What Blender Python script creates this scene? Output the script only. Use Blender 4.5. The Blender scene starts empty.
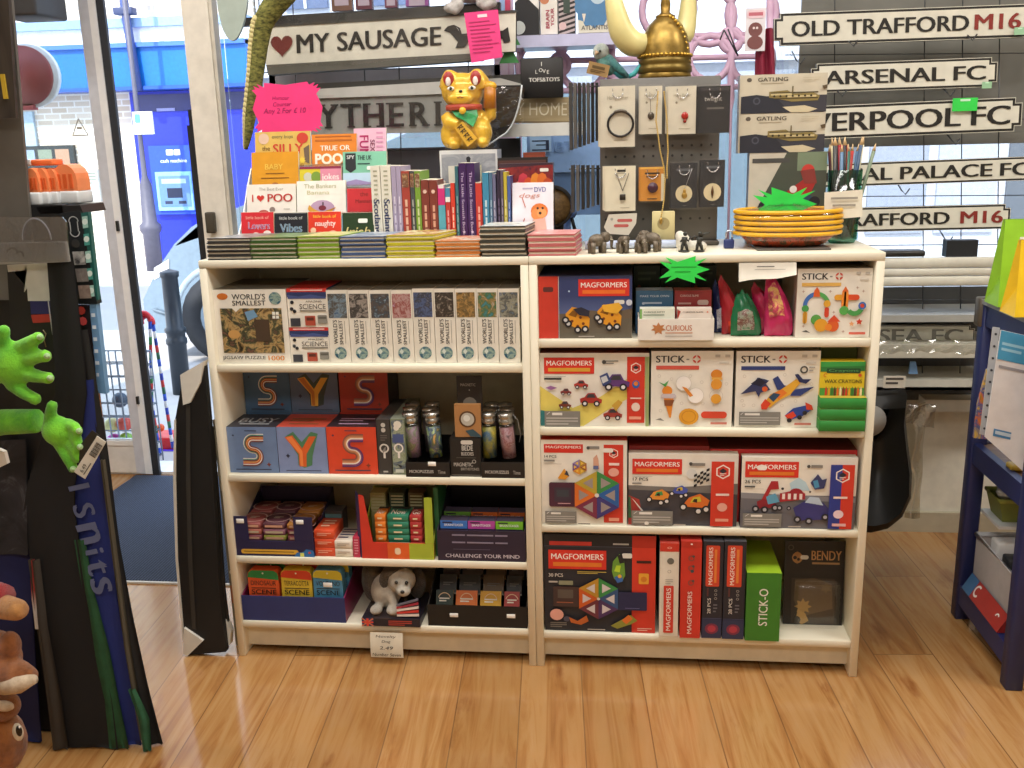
import bpy, bmesh, math, random
from mathutils import Vector, Matrix
rnd = random.Random(7)
C = bpy.context.scene.collection
V = Vector
# ---------------------------------------------------------------- camera
FPX, CX, CY = 959.6, 512.0, 384.0
CAM = V((1.0094, -2.2212, 1.307)); YAW, PIT, ROL = 0.1143, 0.2438, -0.0255
_f = V((-math.sin(YAW)*math.cos(PIT), math.cos(YAW)*math.cos(PIT), -math.sin(PIT)))
_r = V((math.cos(YAW), math.sin(YAW), 0)); _u = _r.cross(_f)
CR = math.cos(ROL)*_r + math.sin(ROL)*_u
CU = -math.sin(ROL)*_r + math.cos(ROL)*_u
cam_d = bpy.data.cameras.new('camera'); cam = bpy.data.objects.new('camera', cam_d); C.objects.link(cam)
cam_d.sensor_fit = 'HORIZONTAL'; cam_d.sensor_width = 36; cam_d.lens = FPX/1024*36
cam_d.clip_start = .02; cam_d.clip_end = 200
cam.matrix_world = Matrix(((CR.x, CU.x, -_f.x, CAM.x), (CR.y, CU.y, -_f.y, CAM.y), (CR.z, CU.z, -_f.z, CAM.z), (0, 0, 0, 1)))
bpy.context.scene.camera = cam

def ray(u, v): return CR*((u-CX)/FPX) + CU*((CY-v)/FPX) + _f
def P(u, v, y):
    d = ray(u, v); return CAM + d*((y-CAM.y)/d.y)
def PZ(u, v, z):
    d = ray(u, v); return CAM + d*((z-CAM.z)/d.z)
def PX(u, v, x):
    d = ray(u, v); return CAM + d*((x-CAM.x)/d.x)

# ---------------------------------------------------------------- materials
def lin(c): return c/12.92 if c <= .04045 else ((c+.055)/1.055)**2.4
def rgb(h): return tuple(lin(int(h[i:i+2], 16)/255) for i in (0, 2, 4))
_mc = {}
def newmat(name):
    m = bpy.data.materials.new(name); m.use_nodes = True
    nt = m.node_tree; b = nt.nodes['Principled BSDF']
    return m, nt, b
def coords(nt, scale=(1, 1, 1), rot=(0, 0, 0)):
    tc = nt.nodes.new('ShaderNodeTexCoord'); mp = nt.nodes.new('ShaderNodeMapping')
    mp.inputs['Scale'].default_value = scale; mp.inputs['Rotation'].default_value = rot
    nt.links.new(tc.outputs['Object'], mp.inputs['Vector']); return mp.outputs['Vector']
def ramp(nt, fac, cols, mode='LINEAR'):
    cr = nt.nodes.new('ShaderNodeValToRGB'); cr.color_ramp.interpolation = mode
    el = cr.color_ramp.elements
    while len(el) < len(cols): el.new(1)
    for i, (p, c) in enumerate(cols):
        el[i].position = p; el[i].color = (*c, 1)
    nt.links.new(fac, cr.inputs['Fac']); return cr.outputs['Color']
def noise(nt, vec, scale, detail=3, rough=.5):
    n = nt.nodes.new('ShaderNodeTexNoise'); n.inputs['Scale'].default_value = scale
    n.inputs['Detail'].default_value = detail; n.inputs['Roughness'].default_value = rough
    nt.links.new(vec, n.inputs['Vector']); return n.outputs['Fac']
def bumpnode(nt, b, h, s, d=.002):
    bp = nt.nodes.new('ShaderNodeBump'); bp.inputs['Strength'].default_value = s; bp.inputs['Distance'].default_value = d
    nt.links.new(h, bp.inputs['Height']); nt.links.new(bp.outputs['Normal'], b.inputs['Normal'])
def M(h, r=.45, metal=0., var=.07, scale=25., bump=0., spec=.5, emit=0.):
    k = (h, r, metal, var, scale, bump, spec, emit)
    if k in _mc: return _mc[k]
    m, nt, b = newmat('paint_'+h)
    c = rgb(h); vec = coords(nt)
    n = noise(nt, vec, scale)
    lo = tuple(x*(1-var) for x in c); hi = tuple(min(1, x*(1+var)) for x in c)
    nt.links.new(ramp(nt, n, [(.3, lo), (.7, hi)]), b.inputs['Base Color'])
    b.inputs['Roughness'].default_value = r; b.inputs['Metallic'].default_value = metal
    b.inputs['Specular IOR Level'].default_value = spec
    if bump: bumpnode(nt, b, noise(nt, vec, scale*12, 4), bump)
    if emit:
        b.inputs['Emission Color'].default_value = (*c, 1); b.inputs['Emission Strength'].default_value = emit
    _mc[k] = m; return m
def FUR(h, h2=None, scale=18., bump=.8):
    k = ('fur', h, h2, scale)
    if k in _mc: return _mc[k]
    m, nt, b = newmat('plush_'+h); vec = coords(nt); c = rgb(h); c2 = rgb(h2) if h2 else tuple(x*.6 for x in c)
    n1 = noise(nt, vec, scale, 5, .65); n2 = noise(nt, vec, scale*22, 3)
    nt.links.new(ramp(nt, n1, [(.3, c2), (.62, c)]), b.inputs['Base Color'])
    b.inputs['Roughness'].default_value = .95; b.inputs['Specular IOR Level'].default_value = .1
    b.inputs['Sheen Weight'].default_value = .3
    bumpnode(nt, b, n2, bump, .004); _mc[k] = m; return m
def ART(cols, scale=60., seed=0., r=.35):
    k = ('art', tuple(cols), scale, seed)
    if k in _mc: return _mc[k]
    m, nt, b = newmat('printed_picture')
    vec = coords(nt); mp = nt.nodes.new('ShaderNodeMapping'); mp.inputs['Location'].default_value = (seed, seed*1.7, -seed)
    nt.links.new(vec, mp.inputs['Vector'])
    n = nt.nodes.new('ShaderNodeTexNoise'); n.inputs['Scale'].default_value = scale; n.inputs['Detail'].default_value = 6
    n.inputs['Roughness'].default_value = .62; n.inputs['Distortion'].default_value = .8
    nt.links.new(mp.outputs['Vector'], n.inputs['Vector'])
    N = len(cols); nt.links.new(ramp(nt, n.outputs['Fac'], [(.3+.4*i/max(1, N-1), rgb(c)) for i, c in enumerate(cols)]), b.inputs['Base Color'])
    b.inputs['Roughness'].default_value = r; _mc[k] = m; return m
def GRAD(cols, z0, z1, r=.35, axis=2):
    k = ('grad', tuple(cols), z0, z1, axis)
    if k in _mc: return _mc[k]
    m, nt, b = newmat('printed_gradient'); vec = coords(nt)
    sx = nt.nodes.new('ShaderNodeSeparateXYZ'); nt.links.new(vec, sx.inputs[0])
    mr = nt.nodes.new('ShaderNodeMapRange'); mr.inputs['From Min'].default_value = z0; mr.inputs['From Max'].default_value = z1
    nt.links.new(sx.outputs[axis], mr.inputs['Value'])
    N = len(cols); nt.links.new(ramp(nt, mr.outputs[0], [(i/(N-1), rgb(c)) for i, c in enumerate(cols)]), b.inputs['Base Color'])
    b.inputs['Roughness'].default_value = r; _mc[k] = m; return m
def CLEAR(gl=.12, tint='ffffff', rough=.12):
    k = ('clear', gl, tint, rough)
    if k in _mc: return _mc[k]
    m = bpy.data.materials.new('clear_plastic'); m.use_nodes = True; nt = m.node_tree; nt.nodes.clear()
    o = nt.nodes.new('ShaderNodeOutputMaterial'); mx = nt.nodes.new('ShaderNodeMixShader')
    t = nt.nodes.new('ShaderNodeBsdfTransparent'); g = nt.nodes.new('ShaderNodeBsdfGlossy')
    t.inputs['Color'].default_value = (*rgb(tint), 1); g.inputs['Roughness'].default_value = rough
    vec = coords(nt); bp = nt.nodes.new('ShaderNodeBump'); bp.inputs['Strength'].default_value = .3; bp.inputs['Distance'].default_value = .004
    nt.links.new(noise(nt, vec, 45, 2), bp.inputs['Height']); nt.links.new(bp.outputs['Normal'], g.inputs['Normal'])
    mx.inputs['Fac'].default_value = gl
    nt.links.new(t.outputs[0], mx.inputs[1]); nt.links.new(g.outputs[0], mx.inputs[2]); nt.links.new(mx.outputs[0], o.inputs['Surface'])
    _mc[k] = m; return m
def FROST(h='dcdce0', f=.62):
    k = ('frost', h, f)
    if k in _mc: return _mc[k]
    m = bpy.data.materials.new('frosted_plastic'); m.use_nodes = True; nt = m.node_tree; nt.nodes.clear()
    o = nt.nodes.new('ShaderNodeOutputMaterial'); mx = nt.nodes.new('ShaderNodeMixShader'); t = nt.nodes.new('ShaderNodeBsdfTransparent'); d = nt.nodes.new('ShaderNodeBsdfPrincipled')
    d.inputs['Roughness'].default_value = .4; vec = coords(nt); c = rgb(h)
    nt.links.new(ramp(nt, noise(nt, vec, 30), [(.3, tuple(x*.9 for x in c)), (.7, c)]), d.inputs['Base Color'])
    mx.inputs['Fac'].default_value = f; nt.links.new(t.outputs[0], mx.inputs[1]); nt.links.new(d.outputs[0], mx.inputs[2]); nt.links.new(mx.outputs[0], o.inputs['Surface']); _mc[k] = m; return m
def GLASS():
    k = 'glass'
    if k in _mc: return _mc[k]
    m = bpy.data.materials.new('window_glass'); m.use_nodes = True; nt = m.node_tree; nt.nodes.clear()
    o = nt.nodes.new('ShaderNodeOutputMaterial'); mx = nt.nodes.new('ShaderNodeMixShader')
    t = nt.nodes.new('ShaderNodeBsdfTransparent'); g = nt.nodes.new('ShaderNodeBsdfGlossy'); fr = nt.nodes.new('ShaderNodeFresnel')
    g.inputs['Roughness'].default_value = .02; t.inputs['Color'].default_value = (.94, .97, .97, 1)
    nt.links.new(fr.outputs[0], mx.inputs['Fac'])
    nt.links.new(t.outputs[0], mx.inputs[1]); nt.links.new(g.outputs[0], mx.inputs[2]); nt.links.new(mx.outputs[0], o.inputs['Surface'])
    _mc[k] = m; return m
def BRICK(c1, c2, cm, w=.215, h=.065, r=.9, mort=.01):
    k = ('brick', c1, c2, cm, w, h)
    if k in _mc: return _mc[k]
    m, nt, b = newmat('brickwork'); vec = coords(nt, rot=(math.pi/2, 0, 0))
    t = nt.nodes.new('ShaderNodeTexBrick'); t.inputs['Scale'].default_value = 1; t.inputs['Brick Width'].default_value = w
    t.inputs['Row Height'].default_value = h+mort; t.inputs['Mortar Size'].default_value = mort
    for n, c in (('Color1', c1), ('Color2', c2), ('Mortar', cm)): t.inputs[n].default_value = (*rgb(c), 1)
    nt.links.new(vec, t.inputs['Vector']); nt.links.new(t.outputs['Color'], b.inputs['Base Color'])
    b.inputs['Roughness'].default_value = r; bumpnode(nt, b, t.outputs['Fac'], -.4, .01); _mc[k] = m; return m
def FLOORMAT():
    m, nt, b = newmat('oak_laminate')
    vec = coords(nt, rot=(0, 0, math.pi/2-.068))
    t = nt.nodes.new('ShaderNodeTexBrick'); t.inputs['Scale'].default_value = 1; t.inputs['Brick Width'].default_value = 1.25
    t.inputs['Row Height'].default_value = .152; t.inputs['Mortar Size'].default_value = .0016; t.inputs['Mortar Smooth'].default_value = .2
    t.offset = .37
    t.inputs['Color1'].default_value = (*rgb('bb9364'), 1); t.inputs['Color2'].default_value = (*rgb('a67e50'), 1); t.inputs['Mortar'].default_value = (*rgb('8a6a48'), 1)
    t.inputs['Bias'].default_value = -.2
    nt.links.new(vec, t.inputs['Vector'])
    mp = nt.nodes.new('ShaderNodeMapping'); mp.inputs['Scale'].default_value = (1.2, 16, 1); nt.links.new(vec, mp.inputs['Vector'])
    ad = nt.nodes.new('ShaderNodeMix'); ad.data_type = 'VECTOR'; ad.inputs['Factor'].default_value = .5
    nt.links.new(mp.outputs['Vector'], ad.inputs['A']); nt.links.new(t.outputs['Color'], ad.inputs['B'])
    sc = nt.nodes.new('ShaderNodeVectorMath'); sc.operation = 'MULTIPLY_ADD'; sc.inputs[1].default_value = (40, 40, 40)
    nt.links.new(t.outputs['Color'], sc.inputs[0]); nt.links.new(mp.outputs['Vector'], sc.inputs[2])
    n = nt.nodes.new('ShaderNodeTexNoise'); n.inputs['Scale'].default_value = 1.6; n.inputs['Detail'].default_value = 7; n.inputs['Roughness'].default_value = .6; n.inputs['Distortion'].default_value = 1.4
    nt.links.new(sc.outputs[0], n.inputs['Vector'])
    g = ramp(nt, n.outputs['Fac'], [(.25, rgb('b08c66')), (.42, rgb('e2c8a4')), (.55, rgb('f6ecd8')), (.8, rgb('ffffff'))])
    mx = nt.nodes.new('ShaderNodeMix'); mx.data_type = 'RGBA'; mx.blend_type = 'MULTIPLY'; mx.inputs['Factor'].default_value = .85
    nt.links.new(t.outputs['Color'], mx.inputs['A']); nt.links.new(g, mx.inputs['B'])
    # knots: rare dark smudges stretched along the plank
    mp2 = nt.nodes.new('ShaderNodeMapping'); mp2.inputs['Scale'].default_value = (2.2, 7, 1); nt.links.new(vec, mp2.inputs['Vector'])
    kn = noise(nt, mp2.outputs['Vector'], 1.3, 5, .55)
    kc = ramp(nt, kn, [(.0, (1, 1, 1)), (.62, (1, 1, 1)), (.72, rgb('b98a5a')), (.8, rgb('7d5330'))])
    mx2 = nt.nodes.new('ShaderNodeMix'); mx2.data_type = 'RGBA'; mx2.blend_type = 'MULTIPLY'; mx2.inputs['Factor'].default_value = .75
    nt.links.new(mx.outputs['Result'], mx2.inputs['A']); nt.links.new(kc, mx2.inputs['B'])
    nt.links.new(mx2.outputs['Result'], b.inputs['Base Color'])
    b.inputs['Roughness'].default_value = .24; b.inputs['Specular IOR Level'].default_value = .6; b.inputs['Coat Weight'].default_value = .6; b.inputs['Coat Roughness'].default_value = .12
    bumpnode(nt, b, n.outputs['Fac'], .05, .001); return m
def WOOD(h, h2, sc=(3, 40, 40), r=.5):
    k = ('wood', h, h2, sc)
    if k in _mc: return _mc[k]
    m, nt, b = newmat('wood_'+h); vec = coords(nt, scale=sc)
    n = noise(nt, vec, 1.5, 6, .6); nt.links.new(ramp(nt, n, [(.35, rgb(h2)), (.65, rgb(h))]), b.inputs['Base Color'])
    b.inputs['Roughness'].default_value = r; _mc[k] = m; return m

# ---------------------------------------------------------------- text glyphs
_tx = {}
def _glyph(s, bold):
    cu = bpy.data.curves.new('t', 'FONT'); cu.body = s; cu.resolution_u = 3; cu.offset = bold; cu.fill_mode = 'FRONT'
    ob = bpy.data.objects.new('t', cu); C.objects.link(ob)
    me = ob.to_mesh(); vs = [(v.co.x, v.co.y) for v in me.vertices]; fs = [tuple(p.vertices) for p in me.polygons]
    ob.to_mesh_clear(); bpy.data.objects.remove(ob); bpy.data.curves.remove(cu); return vs, fs
def glyph(s, bold=0.):
    if (s, bold) in _tx: return _tx[(s, bold)]
    vs, fs = _glyph(s, bold); b0 = vs if not bold else _glyph(s, 0.)[0]
    x0, x1 = min(v[0] for v in b0), max(v[0] for v in b0); y0, y1 = min(v[1] for v in b0), max(v[1] for v in b0)
    W, H = max(1e-6, x1-x0), max(1e-6, y1-y0)
    _tx[(s, bold)] = r = ([((x-(x0+x1)/2), (y-(y0+y1)/2)) for x, y in vs], fs, W, H); return r

# ---------------------------------------------------------------- mesh builder
class MB:
    def __init__(s): s.v = []; s.f = []; s.mi = []; s.sm = []; s.mats = []
    def m(s, mat):
        if isinstance(mat, str): mat = M(mat if len(mat) == 6 else 'b8b2a8')
        if mat not in s.mats: s.mats.append(mat)
        return s.mats.index(mat)
    def add(s, vs, fs, mat, smooth=False):
        k = len(s.v); i = s.m(mat); s.v += [tuple(v) for v in vs]
        for f in fs: s.f.append(tuple(k+a for a in f)); s.mi.append(i); s.sm.append(smooth)
        return s
    def box(s, x0, x1, y0, y1, z0, z1, mat, top=None, side=None, front=None, taper=0.):
        t = taper
        vs = [(x0, y0, z0), (x1, y0, z0), (x1, y1, z0), (x0, y1, z0), (x0+t, y0+t, z1), (x1-t, y0+t, z1), (x1-t, y1-t, z1), (x0+t, y1-t, z1)]
        s.add(vs, [(3, 2, 1, 0), (2, 3, 7, 6)], mat)
        s.add(vs, [(4, 5, 6, 7)], top or mat); s.add(vs, [(0, 1, 5, 4)], front or mat); s.add(vs, [(1, 2, 6, 5), (3, 0, 4, 7)], side or mat); return s
    def rbox(s, x0, x1, y0, y1, z0, z1, mat, bev=.003, seg=2):
        bm = bmesh.new(); r = bmesh.ops.create_cube(bm, size=1)
        for v in bm.verts: v.co = V((x0+(v.co.x+.5)*(x1-x0), y0+(v.co.y+.5)*(y1-y0), z0+(v.co.z+.5)*(z1-z0)))
        bmesh.ops.bevel(bm, geom=bm.edges[:], offset=bev, segments=seg, affect='EDGES', profile=.5)
        bm.verts.index_update(); s.add([v.co[:] for v in bm.verts], [tuple(v.index for v in f.verts) for f in bm.faces], mat, True); bm.free(); return s
    def poly(s, pts, mat, n=None): s.add(pts, [tuple(range(len(pts)))], mat); return s
    def prism(s, pts, off, mat, side=None):
        off = V(off); n = len(pts); a = [V(p) for p in pts]; vs = a+[p+off for p in a]
        s.add(vs, [tuple(range(n)), tuple(range(2*n-1, n-1, -1))], mat); s.add(vs, [(i, (i+1) % n, n+(i+1) % n, n+i) for i in range(n)], side or mat); return s
    def tube(s, pts, rad, mat, n=8, closed=False, smooth=True):
        pts = [V(p) for p in pts]; N = len(pts)
        if not isinstance(rad, (list, tuple)): rad = [rad]*N
        vs = []; prev = None
        for i, p in enumerate(pts):
            a = pts[(i-1) % N] if closed or i > 0 else p; b = pts[(i+1) % N] if closed or i < N-1 else p
            t = (b-a).normalized() if (b-a).length > 1e-9 else V((0, 0, 1))
            if prev is None:
                q = V((0, 0, 1)) if abs(t.z) < .9 else V((1, 0, 0)); x = t.cross(q).normalized()
            else:
                x = prev-t*prev.dot(t); x = x.normalized() if x.length > 1e-6 else t.orthogonal().normalized()
            prev = x; y = t.cross(x)
            vs += [p+(x*math.cos(2*math.pi*k/n)+y*math.sin(2*math.pi*k/n))*rad[i] for k in range(n)]
        fs = []
        for i in range(N if closed else N-1):
            j = (i+1) % N
            fs += [(i*n+k, i*n+(k+1) % n, j*n+(k+1) % n, j*n+k) for k in range(n)]
        if not closed: fs += [tuple(range(n-1, -1, -1)), tuple((N-1)*n+k for k in range(n))]
        s.add(vs, fs, mat, smooth); return s
    def cyl(s, c, r, h, mat, n=20, r2=None, ax=(0, 0, 1)):
        a = V(ax).normalized(); return s.tube([V(c), V(c)+a*h], [r, r if r2 is None else r2], mat, n, smooth=True)
    def lathe(s, c, prof, mat, n=24, sx=1., sy=1., smooth=True, ax=None, cap=True):
        vs = []; c = V(c)
        for r, z in prof:
            for k in range(n):
                a = 2*math.pi*k/n; p = V((math.cos(a)*r*sx, math.sin(a)*r*sy, z))
                if ax == 'y': p = V((p.x, -p.z, p.y))
                if ax == 'x': p = V((p.z, p.x, p.y))
                vs.append(c+p)
        N = len(prof); fs = [(i*n+k, i*n+(k+1) % n, (i+1)*n+(k+1) % n, (i+1)*n+k) for i in range(N-1) for k in range(n)]
        if cap and prof[0][0] > 1e-6: fs.append(tuple(range(n-1, -1, -1)))
        if cap and prof[-1][0] > 1e-6: fs.append(tuple((N-1)*n+k for k in range(n)))
        s.add(vs, fs, mat, smooth); return s
    def ell(s, c, r, mat='b8b2a8', n=14, rot=None):
        if not isinstance(r, (list, tuple)): r = (r, r, r)
        vs = []; c = V(c); R = Matrix.Identity(3) if rot is None else rot
        m2 = n//2+1
        for i in range(m2+1):
            t = math.pi*i/m2
            for k in range(n):
                a = 2*math.pi*k/n
                vs.append(c+R@V((math.sin(t)*math.cos(a)*r[0], math.sin(t)*math.sin(a)*r[1], math.cos(t)*r[2])))
        fs = [(i*n+k, (i+1)*n+k, (i+1)*n+(k+1) % n, i*n+(k+1) % n) for i in range(m2) for k in range(n)]
        s.add(vs, fs, mat, True); return s
    def sheet(s, f, nu, nv, mat, smooth=True):
        vs = [f(i/nu, j/nv) for j in range(nv+1) for i in range(nu+1)]
        fs = [(j*(nu+1)+i, j*(nu+1)+i+1, (j+1)*(nu+1)+i+1, (j+1)*(nu+1)+i) for j in range(nv) for i in range(nu)]
        s.add(vs, fs, mat, smooth); return s
    def face(s, o, U, W, N=None): return Fc(s, V(o), V(U), V(W), N)
    def front(s, x0, x1, y, z0, z1): return Fc(s, V((x0, y, z1)), V((x1-x0, 0, 0)), V((0, 0, z0-z1)), V((0, -1, 0)))
class Fc:                                   # printing on a flat face: u to the right, v downwards, 0..1
    def __init__(s, mb, o, U, W, N=None):
        s.mb, s.o, s.U, s.W = mb, o, U, W; s.N = V(N) if N is not None else W.cross(U).normalized(); s.k = .0004
        s.w, s.h = U.length, W.length
    def pt(s, u, v, e=None): return s.o+s.U*u+s.W*v+s.N*(s.k if e is None else e)
    def P(s, pts, col): s.k += .00016; s.mb.poly([s.pt(u, v) for u, v in pts][::-1], col); return s
    def R(s, a, b, c, d, col): return s.P([(a, b), (c, b), (c, d), (a, d)], col)
    def RR(s, a, b, c, d, col, r=.15):
        rh = r*(d-b); rw = rh*s.h/s.w; p = []
        for cx, cy, a0 in ((c-rw, b+rh, -90), (c-rw, d-rh, 0), (a+rw, d-rh, 90), (a+rw, b+rh, 180)):
            for k in range(4):
                t = math.radians(a0+30*k); p.append((cx+rw*math.cos(t), cy+rh*math.sin(t)))
        return s.P(p, col)
    def D(s, u, v, r, col, n=16, e=1., a0=0.):   # disc, r as a fraction of face height, e stretches sideways
        q = s.h/s.w; return s.P([(u+e*r*q*math.cos(a0+2*math.pi*i/n), v+r*math.sin(a0+2*math.pi*i/n)) for i in range(n)], col)
    def ring(s, u, v, r, r2, col, n=20, a=0., b=360., e=1.):
        q = s.h/s.w; s.k += .00016; full = abs(b-a) >= 360
        for i in range(n):
            t, t2 = math.radians(a+(b-a)*i/n), math.radians(a+(b-a)*(i+1)/n)
            s.mb.poly([s.pt(u+e*k*q*math.cos(w), v+k*math.sin(w)) for k, w in ((r, t), (r2, t), (r2, t2), (r, t2))], col)
        return s
    def L(s, a, b, c, d, n, col, fill=.45):
        st = (d-b)/n
        for i in range(n): s.R(a, b+i*st, a+(c-a)*(1 if i < n-1 or n == 1 else .7), b+i*st+st*fill, col)
        return s
    def line(s, u0, v0, u1, v1, t, col):
        a = V((u0*s.w, v0*s.h)); b = V((u1*s.w, v1*s.h)); d = (b-a).normalized()*t*s.h/2; n = V((-d.y, d.x))
        return s.P([((p.x)/s.w, p.y/s.h) for p in (a-n, b-n, b+n, a+n)], col)
    def T(s, txt, u, v, col, h=None, w=None, rot=0, bold=.015, sk=0.):
        dbl = 0 < bold <= .035; vs, fs, W, H = glyph(txt, 0. if dbl else bold)
        if dbl:
            n_ = len(vs); b_ = bold*.9; fs = fs+[tuple(i+n_ for i in f) for f in fs]; vs = [(x-b_, y) for x, y in vs]+[(x+b_, y) for x, y in vs]
        FW, FH = (s.w, s.h) if rot in (0, 180) else (s.h, s.w)
        if h is None: sx = sy = w*FW/W
        elif w is None: sx = sy = h*FH/H
        else: sx, sy = w*FW/W, h*FH/H
        s.k += .00016; un, vn = s.U.normalized(), s.W.normalized(); o = s.pt(u, v)
        t = math.radians(rot); c, si = math.cos(t), math.sin(t); out = []
        for x, y in vs:
            x = (x+sk*y)*sx; y *= sy; a, b = x*c-y*si, x*si+y*c; out.append(o+un*a-vn*b+s.N*(.00014 if dbl and len(out) >= n_ else 0))
        s.mb.add(out, fs, col); return s
    def star(s, u, v, r1, r2, n, col, e=1., ph=0.):
        q = s.h/s.w; return s.P([(u+e*q*(r1 if i % 2 == 0 else r2)*math.sin(ph+math.pi*i/n), v-(r1 if i % 2 == 0 else r2)*math.cos(ph+math.pi*i/n)) for i in range(2*n)], col)
    def heart(s, u, v, r, col):
        q = s.h/s.w; p = []
        for i in range(24):
            t = 2*math.pi*i/24; p.append((u+q*r*(16*math.sin(t)**3)/16, v-r*(13*math.cos(t)-5*math.cos(2*t)-2*math.cos(3*t)-math.cos(4*t))/16))
        return s.P(p, col)
    def car(s, u, v, r, body, wheel='22222a', hub='d8d8d8', win='5a6f80'):   # small printed vehicle
        q = s.h/s.w
        def p(x, y): return (u+x*r*q, v+y*r)
        s.P([p(-1, .35), p(-1.05, -.05), p(-.6, -.2), p(-.3, -.6), p(.35, -.62), p(.6, -.15), p(1.05, .02), p(1, .4)], body)
        s.P([p(-.25, -.5), p(.28, -.52), p(.45, -.15), p(-.45, -.15)], win)
        for x in (-.58, .55): s.D(u+x*r*q, v+.42*r, .3*r, wheel, 12); s.D(u+x*r*q, v+.42*r, .16*r, hub, 10)
        return s
    def hexa(s, u, v, r, cols, inner=None, a0=30):
        q = s.h/s.w
        for i in range(6):
            a, b = math.radians(a0+60*i), math.radians(a0+60*i+60)
            A, B = (u+q*r*math.cos(a), v+r*math.sin(a)), (u+q*r*math.cos(b), v+r*math.sin(b))
            s.P([(u, v), A, B], cols[i % len(cols)])
            m = ((u+A[0]+B[0])/3, (v+A[1]+B[1])/3)
            if inner: s.P([(m[0]+(x-m[0])*.45, m[1]+(y-m[1])*.45) for x, y in ((u, v), A, B)], inner)
        return s
# ---------------------------------------------------------------- linking objects
def link(mb, name, parent=None, org=(0, 0, 0), rot=0.):
    me = bpy.data.meshes.new(name); o_ = V(org)
    me.from_pydata([tuple(V(v)-o_) for v in mb.v], [], mb.f)
    for m in mb.mats: me.materials.append(m)
    me.polygons.foreach_set('material_index', mb.mi); me.polygons.foreach_set('use_smooth', mb.sm); me.update()
    ob = bpy.data.objects.new(name, me); C.objects.link(ob)
    if parent is not None:
        ob.parent = parent
    else:
        ob.location = o_
    return ob
ORG = {}
def tag(o, label, cat, group=None):
    o['label'] = label; o['category'] = cat
    if group: o['group'] = group
    return o
def root(name, label, cat, org, group=None, rz=0.):
    o = bpy.data.objects.new(name, None); C.objects.link(o); o.location = org; o.rotation_euler = (0, 0, rz); o.empty_display_size = .05
    ORG[o.name] = V(org); return tag(o, label, cat, group)
def part(mb, name, par, label=None):        # geometry given in world space, stored relative to its parent thing
    top = par
    while top.parent: top = top.parent
    o = link(mb, name, par, ORG.get(top.name, top.location))
    if label: o['label'] = label
    return o
def lpart(mb, name, par, label=None):       # geometry already local to the thing
    o = link(mb, name, par)
    if label: o['label'] = label
    return o
def thing(mb, name, label, cat, org=None, group=None):
    if org is None:
        xs = [v[0] for v in mb.v]; ys = [v[1] for v in mb.v]; zs = [v[2] for v in mb.v]
        org = ((min(xs)+max(xs))/2, (min(ys)+max(ys))/2, min(zs))
    o = link(mb, name, None, org); ORG[o.name] = V(org); return tag(o, label, cat, group)
def struct(mb, name, org=(0, 0, 0)):
    o = link(mb, name, None, org); o['kind'] = 'structure'; return o
def copytree(o, loc=None, rz=None, label=None):
    c = o.copy(); C.objects.link(c)
    if loc is not None: c.location = loc
    if rz is not None: c.rotation_euler.z = rz
    if label: c['label'] = label
    for ch in list(o.children):
        d = ch.copy(); C.objects.link(d); d.parent = c
        for g in list(ch.children):
            e = g.copy(); C.objects.link(e); e.parent = d
    return c
def plush(o, vox=.006, it=4):
    m = o.modifiers.new('r', 'REMESH'); m.mode = 'VOXEL'; m.voxel_size = vox; m.use_smooth_shade = True
    k = o.modifiers.new('s', 'SMOOTH'); k.iterations = it; k.factor = .5; return o
def arc(c, r, a0, a1, n, pl='xz', e=1.):
    out = []
    for i in range(n+1):
        t = math.radians(a0+(a1-a0)*i/n); x, y = r*math.cos(t)*e, r*math.sin(t)
        out.append(V(c)+(V((x, 0, y)) if pl == 'xz' else V((x, y, 0)) if pl == 'xy' else V((0, x, y))))
    return out
def sticker(par, x, y, z, w=.02, h=.011):
    mb = MB(); mb.rbox(x-w/2, x+w/2, y-.0012, y, z-h/2, z+h/2, M('f4f4f0'), .0005, 1); return part(mb, 'price_sticker', par, 'small white price sticker')
# ================================================================ THE SETTING
ZT, DEP = 1.0553, .35
mb = MB(); mb.box(-2.7, 3.7, -4.2, 1.42, -.05, 0, FLOORMAT()); struct(mb, 'floor')
CEIL = M('d8d6d0', .8)
mb = MB(); mb.box(-2.7, 3.7, -4.2, 1.5, 2.7, 2.8, CEIL); struct(mb, 'ceiling')
mb = MB(); mb.box(-2.8, -2.7, -4.2, 1.42, -.05, 2.8, M('cfc8b8', .8)); struct(mb, 'wall_left')
mb = MB(); mb.box(3.7, 3.8, -4.2, 1.04, -.05, 2.8, M('cfc8b8', .8)); struct(mb, 'wall_right')
mb = MB(); mb.box(-2.8, 3.8, -4.3, -4.2, -.05, 2.8, M('cfc8b8', .8)); struct(mb, 'wall_back')
mb = MB(); mb.box(-2.8, 3.8, 1.0, 1.5, 2.35, 2.8, M('b9b5ac', .8)); struct(mb, 'wall_front')
# low cream stall riser under the shop window, mostly behind the shelving
SR = P(930, 530, .96)
mb = MB(); mb.box(-.2, 3.7, .96, 1.08, 0, .50, M('e2decf', .6)); mb.box(-.2, 3.7, .93, 1.08, .50, .56, M('d8d4c6', .5)); mb.box(-.2, 3.7, .945, .96, 0, .07, M('b8b09a', .6)); struct(mb, 'trim_1')
# post at the door
xl, xr = P(198, 150, 1.0).x, P(227, 150, 1.0).x
mb = MB(); mb.box(xl, xr-.012, .98, 1.01, 0, 2.36, M('efe8da', .55)); mb.box(xr-.012, xr, .985, 1.03, 0, 2.36, M('d8d1c2', .55)); struct(mb, 'trim_2')
mb = MB(); mb.box(xl-.022, xl, 1.0, 1.04, 0, 1.45, M('26272b', .4)); mb.box(xl-.04, xl-.024, 1.02, 1.05, 0, 1.4, M('3b3d42', .35, .4)); struct(mb, 'trim_3')
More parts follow.
